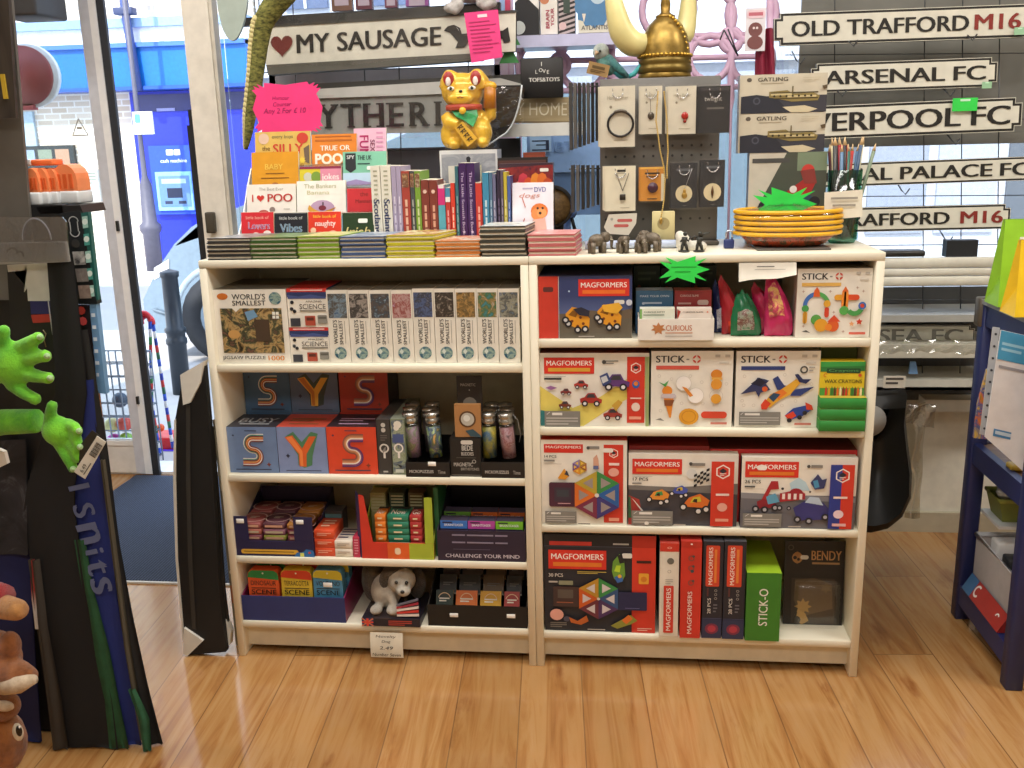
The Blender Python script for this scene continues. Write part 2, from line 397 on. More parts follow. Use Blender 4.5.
# small switch box screwed to the post
q = P(211, 221, .97); mb = MB(); mb.rbox(q.x-.015, q.x+.015, .955, .98, q.z-.04, q.z+.03, M('4b4438', .5), .004); thing(mb, 'switch_box', 'small dark brown switch box screwed to the beige door post', 'switch')
# window panes
mb = MB(); mb.box(xr+.012, 3.7, 1.03, 1.036, .56, 2.35, GLASS()); struct(mb, 'window_1')
# open door: glazed leaf left of the way out
d0, d1, d2, d3 = P(110, 250, 1.41).x, P(120, 250, 1.41).x, P(127, 250, 1.41).x, P(134, 250, 1.41).x
dr = bpy.data.objects.new('door_1', None); C.objects.link(dr); dr['kind'] = 'structure'; ORG['door_1'] = V((0, 0, 0))
mb = MB(); mb.box(d0, d1, 1.40, 1.43, .01, 2.36, M('d6d9e2', .4)); mb.box(d1, d2, 1.395, 1.45, .01, 2.36, M('fcfdff', .35))
mb.box(-2.7, d0, 1.41, 1.45, .01, .13, M('e4e2de', .4)); mb.box(-2.7, d0, 1.405, 1.45, .13, .15, M('f4f4f2', .4)); part(mb, 'door_frame', dr)
mb = MB(); mb.box(d2, d3, 1.40, 1.415, .0, 2.36, M('2d3036', .6)); part(mb, 'rubber_seal', dr)
q = P(118, 226, 1.395); mb = MB(); mb.box(q.x-.004, q.x+.006, 1.385, 1.395, q.z-.02, q.z+.02, M('202020', .4)); q = P(138, 400, 1.395); mb.box(q.x-.004, q.x+.006, 1.385, 1.395, q.z-.016, q.z+.016, M('202020', .4)); part(mb, 'latch', dr)
mb = MB(); mb.box(-2.7, d0, 1.43, 1.435, .15, 2.35, GLASS()); part(mb, 'pane', dr)
q = P(79, 127, 1.425); mb = MB(); f = mb.front(q.x-.035, q.x+.035, 1.428, q.z-.035, q.z+.035)
G = M('a7a39c'); f.line(.5, .05, .05, .95, .06, G); f.line(.05, .95, .95, .95, .06, G); f.line(.95, .95, .5, .05, .06, G); f.R(.35, .5, .65, .62, G); part(mb, 'triangle_sticker', dr)
mb = MB(); mb.box(-2.7, xl, 1.42, 1.56, -.05, .012, M('e9ecf0', .35)); struct(mb, 'trim_4')
# door mat
def MAT():
    m, nt, b = newmat('ribbed_mat'); vec = coords(nt)
    w = nt.nodes.new('ShaderNodeTexWave'); w.inputs['Scale'].default_value = 32; w.inputs['Distortion'].default_value = 1.5; w.inputs['Detail'].default_value = 3; w.inputs['Detail Scale'].default_value = 4
    nt.links.new(vec, w.inputs['Vector']); nt.links.new(ramp(nt, w.outputs['Fac'], [(.2, rgb('2b3444')), (.8, rgb('46536a'))]), b.inputs['Base Color'])
    b.inputs['Roughness'].default_value = .95; bumpnode(nt, b, w.outputs['Fac'], .4, .003); return m
mb = MB(); mb.rbox(-1.0, -.1, .415, 1.39, .0005, .008, MAT(), .003); mb.box(-1.0, -.1, .405, .4145, .0005, .006, M('d9d9d4', .4)); thing(mb, 'door_mat', 'large dark blue-grey ribbed doormat inside the entrance', 'doormat')

# ================================================================ OUTSIDE THE SHOP
GY = -.1
mb = MB(); mb.box(-40, 30, 1.56, 5.2, GY-.1, GY, M('bdbab6', .8, scale=3)); struct(mb, 'ground_pavement')
mb = MB(); mb.box(-40, 30, 5.2, 8.4, GY-.2, GY-.08, M('8d9094', .8, scale=3)); struct(mb, 'ground_road')
mb = MB(); mb.box(-40, 30, 8.4, 10.2, GY-.2, GY, M('c9c6c2', .8, scale=3)); struct(mb, 'ground_far_pavement')
FY = 10.0
def fz(v, u=150): return P(u, v, FY).z
def fx(u, v=120): return P(u, v, FY).x
bank = root('bank_building', 'brick bank building across the street with bright blue fascia', 'building', (fx(100), FY, GY))
x0, x1 = fx(-90), fx(262)
BR = BRICK('e3d5c2', 'cfbda6', 'f2ece2')
mb = MB(); mb.box(x0, x1, FY, FY+.6, GY, 6.5, BR); part(mb, 'brick_wall', bank)
mb = MB(); mb.box(x0, x1, FY-.35, FY, fz(90), fz(46), M('1a70c6', .4)); mb.box(x0, x1, FY-.40, FY-.05, fz(91.5), fz(88), M('2456b8', .4)); mb.box(x0, x1, FY-.40, FY, fz(50), fz(45.5), M('4a78d8', .4)); part(mb, 'fascia', bank)
mb = MB(); mb.box(x0, x1, FY-.3, FY, fz(45), fz(30), M('f6f6f4', .5)); mb.box(x0, x1, FY-.36, FY, fz(30), fz(21), M('8fb0dd', .5)); part(mb, 'cornice', bank)
mb = MB(); a, b = fx(141, 170), fx(262, 170)
mb.box(a, b, FY-.08, FY, GY, fz(92), M('2334c8', .35))
mb.box(a+.05, b-.1, FY-.1, FY-.08, fz(112), fz(95), M('2a2f6a', .3)); mb.box(fx(160, 105), fx(178, 105), FY-.11, FY-.1, fz(112), fz(109), M('8e92c8', .4)); part(mb, 'blue_shopfront', bank)
am = MB(); am.box(fx(157, 175), fx(200, 175), FY-.16, FY-.08, fz(214), fz(146), M('2b52d0', .35)); am.box(fx(163, 185), fx(198, 185), FY-.19, FY-.16, fz(210), fz(172), M('8cc4ea', .35)); am.box(fx(166, 185), fx(196, 185), FY-.2, FY-.19, fz(206), fz(176), M('6488b8', .35))
f = am.front(fx(166, 185), fx(196, 185), FY-.2, fz(206), fz(176)); f.R(.1, .1, .9, .25, 'a9c4dc'); f.R(.25, .4, .75, .72, '1b2340'); f.R(.15, .82, .4, .92, '2b3350'); f.R(.6, .82, .85, .92, '2b3350')
f = am.front(fx(157, 175), fx(200, 175), FY-.16, fz(214), fz(146)); f.T('cash machine', .55, .22, 'dfe8ff', w=.6); f.RR(.4, .06, .56, .14, 'e8f0ff'); f.RR(.58, .06, .72, .14, 'e8f0ff')
part(am, 'cash_machine', bank)
mb = MB(); a, b = fx(20, 160), fx(77, 160); mb.box(a, b, FY-.06, FY+.02, fz(206), fz(143), M('2c3436', .4)); f = mb.front(a, b, FY-.06, fz(206), fz(143))
for i in range(3):
    for j in range(3): f.R(.08+.3*i, .06+.31*j, .32+.3*i, .3+.31*j, ['8fa0b8', '7f8a78', 'b08a70', '6a7480', '93a09a', '7c6a62'][(i+2*j) % 6])
part(mb, 'shop_window', bank)
mb = MB(); a, b = fx(22, 125), fx(36, 125); mb.box(a, b, FY-.05, FY, fz(143), fz(108), M('a9c0cc', .2)); part(mb, 'side_window', bank)
mb = MB(); a, b = fx(84, 180), fx(100, 180); mb.box(a, b, FY-.05, FY, fz(200), fz(168), M('cfd4cf', .4)); f = mb.front(a, b, FY-.05, fz(200), fz(168)); f.L(.1, .1, .9, .5, 4, '8a8f80'); part(mb, 'wall_notice', bank)
mb = MB(); a = fx(50, 70); f = mb.lathe((fx(58, 76), FY-.37, fz(76)), [(.0, 0), (.16, 0), (.16, .02), (0, .02)], M('5fd0d8', .4), 20, ax='y'); part(mb, 'round_badge', bank)
# pale grey premises farther along the street
pb = root('grey_building', 'pale grey premises across the street behind the hanging signs', 'building', (3, FY+.05, GY))
mb = MB(); mb.box(x1+.02, 11, FY+.05, FY+.5, GY, 6.5, M('c3c5cf', .6)); part(mb, 'wall', pb)
for i in range(16):
    x = x1+.3+i*.8; mb = MB(); mb.box(x, x+.68, FY, FY+.05, .15, 2.1, M(['8f93a0', 'a7abb8', '5b6068'][i % 3], .35)); part(mb, 'door_panel' if i % 3 < 2 else 'dark_window', pb)
mb = MB(); mb.box(x1+.02, 11, FY-.1, FY+.05, 2.2, 2.6, M('d8dae4', .4)); part(mb, 'fascia', pb)
for i in range(12):
    x = x1+.4+i*1.1; mb = MB(); mb.box(x, x+.55, FY, FY+.05, 3.0, 4.6, M('5a6684', .2)); mb.box(x+.26, x+.29, FY-.02, FY, 3., 4.6, M('eeeeee')); mb.box(x, x+.55, FY-.02, FY, 3.8, 3.84, M('eeeeee')); part(mb, 'sash_window', pb)
# cast-iron lamp post across the street
LY = 9.2
lp = root('lamp_post', 'dark iron lamp post standing before the bank', 'lamp post', (P(152, 258, LY).x, LY, GY))
mb = MB(); xb = P(152, 240, LY).x
mb.lathe((xb, LY, 0), [(.1, GY), (.1, .35), (.13, .4), (.13, .46), (.09, .5), (.07, .95), (.035, 1.05), (.028, 1.6), (.028, 4.2)], M('5a5866', .5), 12); part(mb, 'post', lp)
mb = MB(); a = P(144, 123, LY-.1); mb.box(a.x-.12, a.x+.12, LY-.13, LY-.1, a.z-.13, a.z+.13, M('f4f4f2', .5)); f = mb.front(a.x-.12, a.x+.12, LY-.13, a.z-.13, a.z+.13); f.RR(.1, .1, .4, .5, '5fb8c8'); part(mb, 'street_plate', lp)
mb = MB(); dpx = P(136, 30, FY-.2).x
mb.tube([(dpx-.04, FY-.42, 5), (dpx, FY-.42, fz(18)), (dpx+.05, FY-.42, fz(93))], .055, M('44548a', .45), 8); mb.rbox(dpx-.12, dpx+.12, FY-.5, FY-.36, fz(19), fz(12), M('3a4468', .5), .01); part(mb, 'drainpipe', bank)
# bollard
bp = P(172, 300, 3.15); mb = MB(); BL = M('2c343d', .35)
mb.lathe((bp.x, 3.15, GY), [(.054, 0), (.054, .3), (.062, .31), (.062, .335), (.054, .345), (.054, .37), (.062, .38), (.062, .40), (.05, .41), (.046, .70), (.055, .71), (.055, .735), (.045, .74), (0, .755)], BL, 24)
thing(mb, 'bollard', 'dark grey iron bollard on the pavement in front of the car', 'bollard')
# parked van seen beyond the door
CY0 = 4.0
car = root('car', 'silver-grey car parked at the kerb beyond the bollard', 'car', (P(200, 330, CY0).x+1.2, CY0+.8, GY))
pr = [P(u, v, CY0) for u, v in ((143, 318), (141, 300), (150, 280), (160, 262), (172, 244), (188, 228), (206, 216), (235, 208))]
prof = [(p.x, p.z) for p in pr]+[(prof_x, z) for prof_x, z in ((.2, 1.62), (1.6, 1.66), (2.3, 1.4), (2.5, .8), (2.5, .2))]
mb = MB(); CB = M('8295a4', .25, .3)
ys = [(0, .02), (.05, 0), (.2, -.01), (.8, -.03), (1.4, 0), (1.54, .03), (1.6, .12)]
cx = sum(p[0] for p in prof)/len(prof); cz = .55
loops = [[(cx+(x-cx)*(1-k*.5), CY0+y, max(GY+.18, cz+(z-cz)*(1-k*.7))) for x, z in prof+[(2.4, .1), (prof[0][0]+.05, .1)]] for y, k in ys]
n = len(loops[0]); vs = [p for l in loops for p in l]
mb.add(vs, [(i*n+k, i*n+(k+1) % n, (i+1)*n+(k+1) % n, (i+1)*n+k) for i in range(len(ys)-1) for k in range(n)]+[tuple(range(n)), tuple(range((len(ys)-1)*n+n-1, (len(ys)-1)*n-1, -1))], CB, False)
part(mb, 'body', car)
wx = P(226, 338, CY0).x
for x in (wx+.02, wx+2.6):
    for y in (CY0-.02, CY0+1.42):
        mb = MB(); mb.lathe((x, y+.2, GY+.31), [(0, 0), (.2, 0), (.22, .02), (.31, .02), (.31, .2), (.2, .2), (.18, .17), (0, .17)], M('26282c', .7), 24, ax='y'); part(mb, 'wheel', car)
mb = MB(); mb.tube(arc((wx+.02, CY0+.02, GY+.31), .36, 10, 170, 14), .03, M('9fb0bd', .35), 8); part(mb, 'wheel_arch', car)
mb = MB(); a = P(148, 262, CY0-.03); mb.sheet(lambda u, v: P(154+u*15, 268-u*9+v*12, CY0-.005), 3, 3, M('f4f8fa', .1)); part(mb, 'headlamp', car)
mb = MB(); a, b, c, d = P(175, 246, CY0), P(232, 226, CY0), P(232, 214, CY0), P(200, 224, CY0)
mb.poly([(p.x, CY0+.0, p.z) for p in (a, b, c, d)], M('7f93a4', .2)); part(mb, 'side_window', car)
mb = MB(); a, b = P(142, 306, CY0), P(175, 312, CY0); mb.tube([(a.x-.02, CY0+.08, a.z), (a.x+.1, CY0-.01, a.z-.03), (b.x, CY0-.01, b.z-.03)], .012, M('6b7a86', .5), 6); part(mb, 'bumper_seam', car)
# projecting red oval sign, black bracket box over the door
s = root('hanging_sign', 'dark red oval sign projecting outside the door glass', 'sign', P(28, 76, 2.4))
a = P(25, 76, 2.4); mb = MB(); mb.lathe((a.x, 2.4, a.z), [(0, 0), (.14, 0), (.14, .02), (0, .02)], M('862c30', .45), 32, sx=1.05, ax='y'); part(mb, 'panel', s)
mb = MB(); mb.lathe((a.x+.012, 2.43, a.z), [(0, 0), (.15, 0), (.15, .03), (0, .03)], M('d8d8d8', .4), 32, sx=1.05, ax='y'); part(mb, 'rim', s)
q = P(28, 107, 2.4); mb = MB(); mb.box(q.x-.05, q.x+.04, 2.38, 2.42, q.z-.015, q.z+.015, M('a03a40', .5)); part(mb, 'bracket', s)
a, b = P(9, 20, 1.2), P(51, 0, 1.2); mb = MB(); mb.rbox(a.x, b.x, 1.1, 1.3, a.z, a.z+.5, M('3c3c3e', .5), .01); thing(mb, 'shutter_box', 'dark grey box hanging from above at the upper left', 'box')
# toys outside the door: red-handled walking sticks, wire basket, parcel
for i, (u0, u1, v1, cols) in enumerate(((134, 160, 425, '2d58c8'), (146, 153, 428, '3a8a4a'), (149, 173, 418, '2840a8'))):
    wk = root('walking_stick', ['patterned walking stick with red hook handle, leftmost outside the door', 'patterned walking stick with red hook handle, middle one outside the door', 'patterned walking stick with red hook handle, rightmost outside the door'][i], 'walking stick', P(u0, v1, 1.96), 'walking sticks outside the door')
    t, b = P(u0+4, 318+3*i, 1.94+.02*i), P(u1, v1+30, 1.94+.02*i); mb = MB(); N = 18
    for k in range(N):
        p, q = t.lerp(b, k/N), t.lerp(b, (k+1)/N); mb.tube([p, q], .008, M(['2d58c8', 'e8e8e8', cols, 'c83030', '2a6a4a'][k % 5], .4), 6)
    part(mb, 'shaft', wk)
    mb = MB(); mb.tube([t]+[t+V((-.028+.028*math.cos(w), 0, .028*math.sin(w)+.01)) for w in [k*math.pi/8 for k in range(10)]], .012, M('d8323c', .35), 8); part(mb, 'handle', wk)
a, b = P(98, 410, 1.7), P(129, 360, 1.7); mb = MB(); WG = M('8c98a8', .3, .6)
bs = root('wire_basket', 'tall wire basket of coloured balls outside the door glass', 'basket', ((a.x+b.x)/2, 1.75, GY))
for i in range(9):
    x = a.x-.1+(b.x-a.x+.1)*i/8; mb.tube([(x, 1.66, GY), (x, 1.66, b.z)], .0035, WG, 5)
    mb.tube([(x, 1.9, GY), (x, 1.9, b.z)], .0035, WG, 5)
for k in range(9):
    z = GY+.03+(b.z-GY-.03)*k/8; mb.tube([(a.x-.1, 1.66, z), (b.x, 1.66, z), (b.x, 1.9, z), (a.x-.1, 1.9, z)], .0035, WG, 5, closed=True)
part(mb, 'wire_frame', bs)
for k, (u, v, c, nm) in enumerate(((114, 441, 'd63ad0', 'magenta'), (124, 424, 'e0524a', 'orange-red'), (126, 440, '8ecb4a', 'lime green'), (112, 425, 'e8e4a0', 'pale yellow'), (120, 400, '30506a', 'slate blue'))):
    q = P(u, v, 1.77); mb = MB(); mb.ell(q, .035, M(c, .35), 14); thing(mb, 'toy_ball', nm+' toy ball inside the wire basket outside', 'ball', group='balls in the wire basket')
sl = root('toy_scooter', 'red, yellow and blue plastic toy lying outside the door', 'toy', P(162, 445, 2.1))
a = P(150, 460, 2.1); b = P(180, 428, 2.1)
mb = MB(); mb.rbox(a.x, b.x+.1, 2.05, 2.2, a.z+.05, a.z+.13, M('d8282c', .35), .01); mb.tube([(a.x+.02, 2.1, a.z), (a.x+.06, 2.07, a.z+.1), (b.x+.05, 2.1, b.z-.02)], .012, M('d8282c', .35), 8); part(mb, 'body', sl)
mb = MB(); mb.rbox(a.x+.03, b.x+.08, 2.03, 2.05, a.z-.02, a.z+.075, M('5a3ae0', .35), .004); part(mb, 'side_panel', sl)
mb = MB(); mb.ell((a.x+.03, 2.07, b.z), (.03, .03, .022), M('f0b020', .35)); mb.ell((a.x+.09, 2.07, b.z+.01), (.02, .02, .02), M('e85a20', .35)); part(mb, 'knob', sl)
mb = MB(); mb.box(a.x, b.x+.1, 2.06, 2.19, GY, a.z+.03, M('d8d4d0', .5)); part(mb, 'base_box', sl)

# ================================================================ THE TWO BOOKCASES
WH = M('e6dfca', .4, var=.03, scale=8)
SHL = [(.797, .510, .286, .102), (.858, .641, .389, .097)]
XB = [(0, .7995), (.8005, 1.6)]
def bookcase(i, label):
    x0, x1 = XB[i]; t = .019
    r = root('bookcase', label, 'bookcase', ((x0+x1)/2, DEP/2, 0))
    for a in (x0, x1-t): mb = MB(); mb.rbox(a, a+t, 0, DEP, 0, ZT-.019, WH, .0012, 1); part(mb, 'side_panel', r)
    mb = MB(); mb.rbox(x0, x1, 0, DEP, ZT-.019, ZT, WH, .0012, 1); part(mb, 'top_panel', r)
    for z in SHL[i]: mb = MB(); mb.rbox(x0+t, x1-t, .002, DEP-.006, z-.019, z, WH, .0012, 1); part(mb, 'shelf', r)
    mb = MB(); mb.box(x0+t, x1-t, DEP-.006, DEP, .03, ZT-.019, M('ddd6bf', .6)); part(mb, 'back_panel', r)
    mb = MB(); mb.box(x0+t, x1-t, .03, .045, .018, SHL[i][3]-.019, M('d9d0b8', .5)); part(mb, 'plinth', r)
bookcase(0, 'white four-shelf bookcase on the left, holding puzzles and small books on top')
bookcase(1, 'white four-shelf bookcase on the right, holding magnetic building sets')

# black folding board leaning at the left end of the shelving
bd = root('folded_board', 'tall black folded board with white corner guards beside the left bookcase', 'display board', (-.1, 0, 0))
BK = M('141312', .6, bump=.1); WP = M('d9d6cc', .4)
def flat(pts, y, d, mat, nm, lab=None):
    mb = MB(); q = [P(u, v, y) for u, v in pts]
    for p in q: p.z = max(p.z, .001)
    mb.prism(q, (0, d, 0), mat); part(mb, nm, bd, lab)
flat([(183, 376), (204, 363), (209, 420), (214, 500), (219, 590), (226, 652), (188, 655), (183, 640), (176, 560), (174, 480), (175, 420)], -.008, .02, BK, 'panel')
flat([(174, 420), (175.5, 419), (175.5, 480), (177.5, 560), (184, 640), (182.5, 642), (175.5, 560), (173, 480)], -.012, .004, WP, 'pale_edge')
flat([(186, 405), (190, 405), (190, 480), (192, 560), (196, 630), (192, 628), (188, 560), (186, 480)], -.010, .003, M('35322d', .6), 'inner_strip')
flat([(208, 420), (213, 500), (219, 600), (224, 640), (230, 640), (224, 590), (218, 500), (212, 430)], .016, .012, M('24211d', .6), 'rear_panel')
flat([(180, 375), (204, 361), (200, 383), (190, 403), (183, 405)], -.016, .026, WP, 'corner_guard')
flat([(184, 628), (203, 641), (187, 657), (183, 654)], -.016, .026, WP, 'corner_guard')
flat([(222, 617), (226, 620), (231, 632), (230, 645), (223, 648)], .012, .02, WP, 'corner_guard')
# thin book wedged beside the bookcase
mb = MB(); a, b = P(212, 420, .05), P(216, 555, .05)
mb.box(-.028, -.006, .05, .2, 0, a.z, M('7d7560', .5)); f = mb.front(-.028, -.006, .05, 0, a.z); f.R(.1, .04, .9, .3, 'b3ab92'); f.T('BUBBLES', .5, .17, '5d5648', w=.2, h=.5, rot=90); f.D(.5, .66, .012, 'e8e0c8'); f.R(.1, .72, .9, .8, 'b06a4a')
thing(mb, 'packet', 'thin olive packet wedged between the black board and bookcase', 'packet')
# ================================================================ BOXES ON THE SHELVES
def bx(name, label, cat, l, t, r, b, y, d, z0, col, fr=None, top=None, side=None, group=None, parent=None, bev=0):
    mid = (t+b)/2; x0, x1 = P(l, mid, y).x, P(r, mid, y).x; z1 = P((l+r)/2, t, y).z
    for a_, b_ in XB:
        if a_-.03 < x0 < a_+.0198: x0 = a_+.0198
        if b_-.0198 < x1 < b_+.03: x1 = b_-.0198
    mb = MB(); mb.box(x0, x1, y, y+d, z0, z1, M(col if len(col) == 6 else '888888') if isinstance(col, str) else col, top=top, side=side)
    if fr: fr(mb.front(x0, x1, y, z0, z1))
    o = part(mb, name, parent, label) if parent else thing(mb, name, label, cat, group=group)
    o['_b'] = (x0, x1, y, z0, z1); return o
def B(o): return tuple(o['_b'])
E1 = .0005
L1, L2, L3, L4 = [z+E1 for z in SHL[0]]; R1, R2, R3, R4 = [z+E1 for z in SHL[1]]
CREAM, RED, GREY = 'e9e4d8', 'd63328', '85837d'
# ---- left, row 1: jigsaws
JIG = ART(['26241a', '4a3d28', '8f744a', 'b89a66', '5f5c40', '34382a', '7a5644', '2a2c24'], 34, 3)
GLOBE = ART(['18384f', '2a5f7a', '9bb0a0', '1d4a68'], 60, 1)
def f(c):
    c.D(.13, .09, .045, 'c9702c', e=1.7, n=12); c.T('WORLD\'S', .49, .095, '2b2e30', w=.46, h=.075); c.T('SMALLEST', .49, .18, '2b2e30', w=.46, h=.065)
    c.D(.855, .12, .085, GLOBE); c.R(.08, .25, .93, .855, JIG); c.P([(.25, .25), (.3, .3), (.36, .25)], CREAM)
    for u, v in ((.8, .3), (.85, .3), (.8, .35), (.85, .35)): c.R(u, v, u+.04, v+.04, 'e8e8e0')
    c.P([(.42, .3), (.55, .27), (.6, .36), (.46, .42)], '6f97b8'); c.D(.25, .6, .06, 'c89a5a', e=1.4); c.R(.55, .4, .75, .7, '4a3a2c')
    c.T('JIGSAW PUZZLE', .36, .925, '4a4a44', w=.6, h=.06); c.T('1000', .81, .925, 'd98a30', w=.22, h=.065)
bx('jigsaw_box', 'large white jigsaw box with a village picture, left end of the upper shelf', 'puzzle box', 211, 289.5, 288, 363, .02, .2, L1, CREAM, f, top=M('8a867a'))  # grey top colour paints in the shade under the bookcase top
SCI = ART(['d8d0c4', 'b85040', '303848', 'e8e4dc'], 90, 4)
def f(c):
    c.R(0, 0, 1, .09, 'c8332c'); c.L(.1, .03, .9, .06, 1, 'f0d8d0', .9); c.R(0, .09, 1, .22, '2f3a66'); c.P([(.02, .16), (.3, .2), (.6, .15), (.98, .22), (.98, .26), (.02, .26)], '46558a')
    c.T('AMAZING', .66, .33, '55504a', w=.4, h=.05); c.T('SCIENCE', .63, .46, '4a443c', w=.66, h=.13, bold=0); c.L(.3, .55, .96, .6, 1, '8a8478', .8)
    for u, v, k in ((.12, .35, '26282e'), (.1, .52, '26282e'), (.17, .58, '26282e')): c.D(u, v, .05, k, n=8)
    c.R(.05, .76, .3, .97, '3a3c44'); c.R(.42, .7, .68, .95, 'a84a38'); c.R(.46, .74, .64, .82, '5a2c24'); c.RR(.74, .68, .98, .9, '8a8880'); c.R(.76, .72, .96, .78, '5c5a54')
s2 = bx('puzzle_box', 'small red-topped science puzzle box, lower of the pair beside the jigsaw', 'puzzle box', 290.5, 327.5, 329.5, 362, .025, .14, L1, CREAM, f, top=M('c8332c'), side=M('2f3a66'), group='science puzzles')
bx('puzzle_box', 'small red-topped science puzzle box, upper of the pair beside the jigsaw', 'puzzle box', 287.8, 288.5, 327.5, 327, .025, .14, B(s2)[4]+E1, CREAM, f, top=M('c8332c'), side=M('2f3a66'), group='science puzzles')
pics = [['34507a', '7a8f9c', '4a3f34', '90a0a8'], ['4a4642', 'a09890', '2c2a28', '6a6460'], ['7a7264', '4a443a', '9a9284'], ['a8c0d0', '3a4550', '5a4e44', '6a7a88'], ['c0a8c4', '8a4038', 'b89a98', '9a3a34'], ['2a3550', '54648a', '34343a', '8088a0'], ['c0b8a8', '4a4038', '2c2824', '8a7c6a'], ['34341f', 'b08a50', '5a4a2a', 'c8b080'], ['4a8aa0', '3f6a44', 'a08050', 'b8c8c8'], ['33507c', '9a9a88', '4a4a48', '6a8098']]
xs = [329.5+i*21.3 for i in range(10)]
ordn = ['first', 'second', 'third', 'fourth', 'fifth', 'sixth', 'seventh', 'eighth', 'ninth']
pd = ['blue and brown', 'grey', 'pale blue and dark', 'red and lilac', 'dark blue', 'white and brown', 'brown and gold', 'teal and green', 'blue and green']
pp = [0, 1, 3, 4, 5, 6, 7, 8, 9]
for i in range(9):
    A = ART(pics[pp[i]], 62, i+1.5)
    def f(c, A=A):
        c.R(.06, .05, .94, .38, A); c.T('WORLD\'S', .33, .57, '2c2e30', w=.33, h=.2, rot=90); c.T('SMALLEST', .6, .575, '2c2e30', w=.335, h=.17, rot=90); c.R(.78, .42, .81, .73, 'a8a498')
        c.D(.52, .86, .085, GLOBE, 18); c.P([(.3, .84), (.4, .8), (.5, .84), (.4, .88)], 'cfd8d0')
    bx('jigsaw_box', 'narrow jigsaw box end, %s from the left of nine, %s picture' % (ordn[i], pd[i]), 'puzzle box', xs[i]-1.2, 290-(i > 3)*1.5, xs[i+1]-1.7, 363, .022+.004*rnd.random(), .16, L1, 'e4dfd2', f, top=M('908c80'), group='row of small jigsaw boxes')  # box tops coloured darker to imitate shade inside the shelf
# ---- left, row 2: letter cubes
def letter(ch, cols, bg, tops):
    def f(c):
        c.R(.03, .03, .97, .97, bg); n = len(cols)
        for j, col in enumerate(cols):
            r0, r1 = .215-.165*j/n, .215-.165*(j+1)/n; q0, q1 = .265-r1, .265-r0
            c.ring(.52, .36, r0, r1, col, 12, 90, 270); c.R(.52, .36-r0, .74, .36-r1, col); c.ring(.52, .625, q0, q1, col, 12, -90, 90); c.R(.29, .625+q1, .52, .625+q0, col)
        c.L(.14, .9, .86, .93, 1, '3a3f55', .8); c.L(.38, .06, .62, .085, 1, '3a3f55', .8); c.star(.14, .17, .03, .014, 4, '30344a'); c.star(.82, .8, .05, .025, 4, '7d3a2a')
    return f
SB = ['e4ded4', '3f7f74', '8a3a30', 'e0a868', 'c85a34', 'e8e4dc', '7a4038']
SR_ = ['8a5448', 'b87a58', 'd89a6a', 'f4e6d8', '8a5080', '5a3a6a']
YB = [(.06, '2c4a3c'), (.02, 'd86a30'), (-.02, 'f08a40')]
def fY(bg, cols):
    def f(c):
        c.R(.03, .03, .97, .97, bg)
        q = 1
        c.P([(.18, .2), (.34, .1), (.5, .32), (.7, .1), (.84, .14), (.7, .62), (.68, .82), (.52, .88), (.4, .82), (.4, .6)], '4f7f5c' if cols[0] != 'y' else '3c4a40')
        c.P([(.16, .22), (.32, .18), (.5, .46), (.66, .2), (.8, .2), (.58, .58), (.56, .85), (.42, .85), (.42, .58)], 'd8622e' if cols[0] != 'y' else 'e8b040')
        c.P([(.19, .23), (.3, .2), (.5, .52), (.5, .84), (.44, .84), (.44, .57)], 'f08848' if cols[0] != 'y' else 'c87a30')
        c.L(.14, .93, .86, .95, 1, '3a3f55', .8); c.star(.2, .62, .05, .025, 4, '30344a')
    return f
def cube(l, t, r, b, ch, bg, fn, y, z0, lab, topc, toptext=None):
    o = bx('letter_puzzle_box', lab, 'puzzle box', l, t, r, b, y, .118, z0, bg, fn, top=M(topc), side=M('33313a'), group='letter puzzle cubes')
    return o
c1 = cube(227, 427, 277.5, 473.5, 'S', '6f86ad', letter('S', SB, '6f86ad', 0), .02, L2, 'blue cube box with striped letter S, front row at the left', '35353d')
c2 = cube(278, 427, 327, 473.5, 'Y', '7f8fb8', fY('7f8fb8', 'o'), .02, L2, 'blue cube box with orange letter Y, middle of the front row', 'c8503c')
c3 = cube(327.6, 427, 377, 473.5, 'S', 'd9482c', letter('S', SR_, 'd9482c', 0), .02, L2, 'orange-red cube box with striped letter S, front row at the right', '33262c')
for o, tx, col in ((c1, 'BUSY', 'b8bcc0'), (c2, '', '8a5a30'), (c3, '', 'c8a8c8')):
    x0, x1, y, z0, z1 = B(o); mb = MB(); g = mb.face((x0, y+.118, z1), (x1-x0, 0, 0), (0, -.118, 0), (0, 0, 1)); g.T(tx, .5, .5, col, w=.75, h=.35) if tx else g.L(.15, .35, .85, .65, 2, col, .5); g.L(.2, .75, .8, .85, 1, col, .6); part(mb, 'lid_print', o)
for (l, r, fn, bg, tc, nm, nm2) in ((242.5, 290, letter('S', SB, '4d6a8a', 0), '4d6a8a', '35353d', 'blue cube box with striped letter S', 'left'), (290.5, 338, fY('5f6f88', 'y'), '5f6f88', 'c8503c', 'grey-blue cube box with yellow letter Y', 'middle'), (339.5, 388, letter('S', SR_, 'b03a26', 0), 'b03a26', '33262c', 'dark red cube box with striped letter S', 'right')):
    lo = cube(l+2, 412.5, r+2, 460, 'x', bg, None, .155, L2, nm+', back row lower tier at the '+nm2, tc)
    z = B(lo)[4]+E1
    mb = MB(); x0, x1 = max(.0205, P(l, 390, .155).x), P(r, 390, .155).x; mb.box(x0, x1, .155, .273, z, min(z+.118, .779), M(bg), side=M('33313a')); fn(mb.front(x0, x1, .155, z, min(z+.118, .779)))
    thing(mb, 'letter_puzzle_box', nm+', back row upper tier at the '+nm2, 'puzzle box', group='letter puzzle cubes')
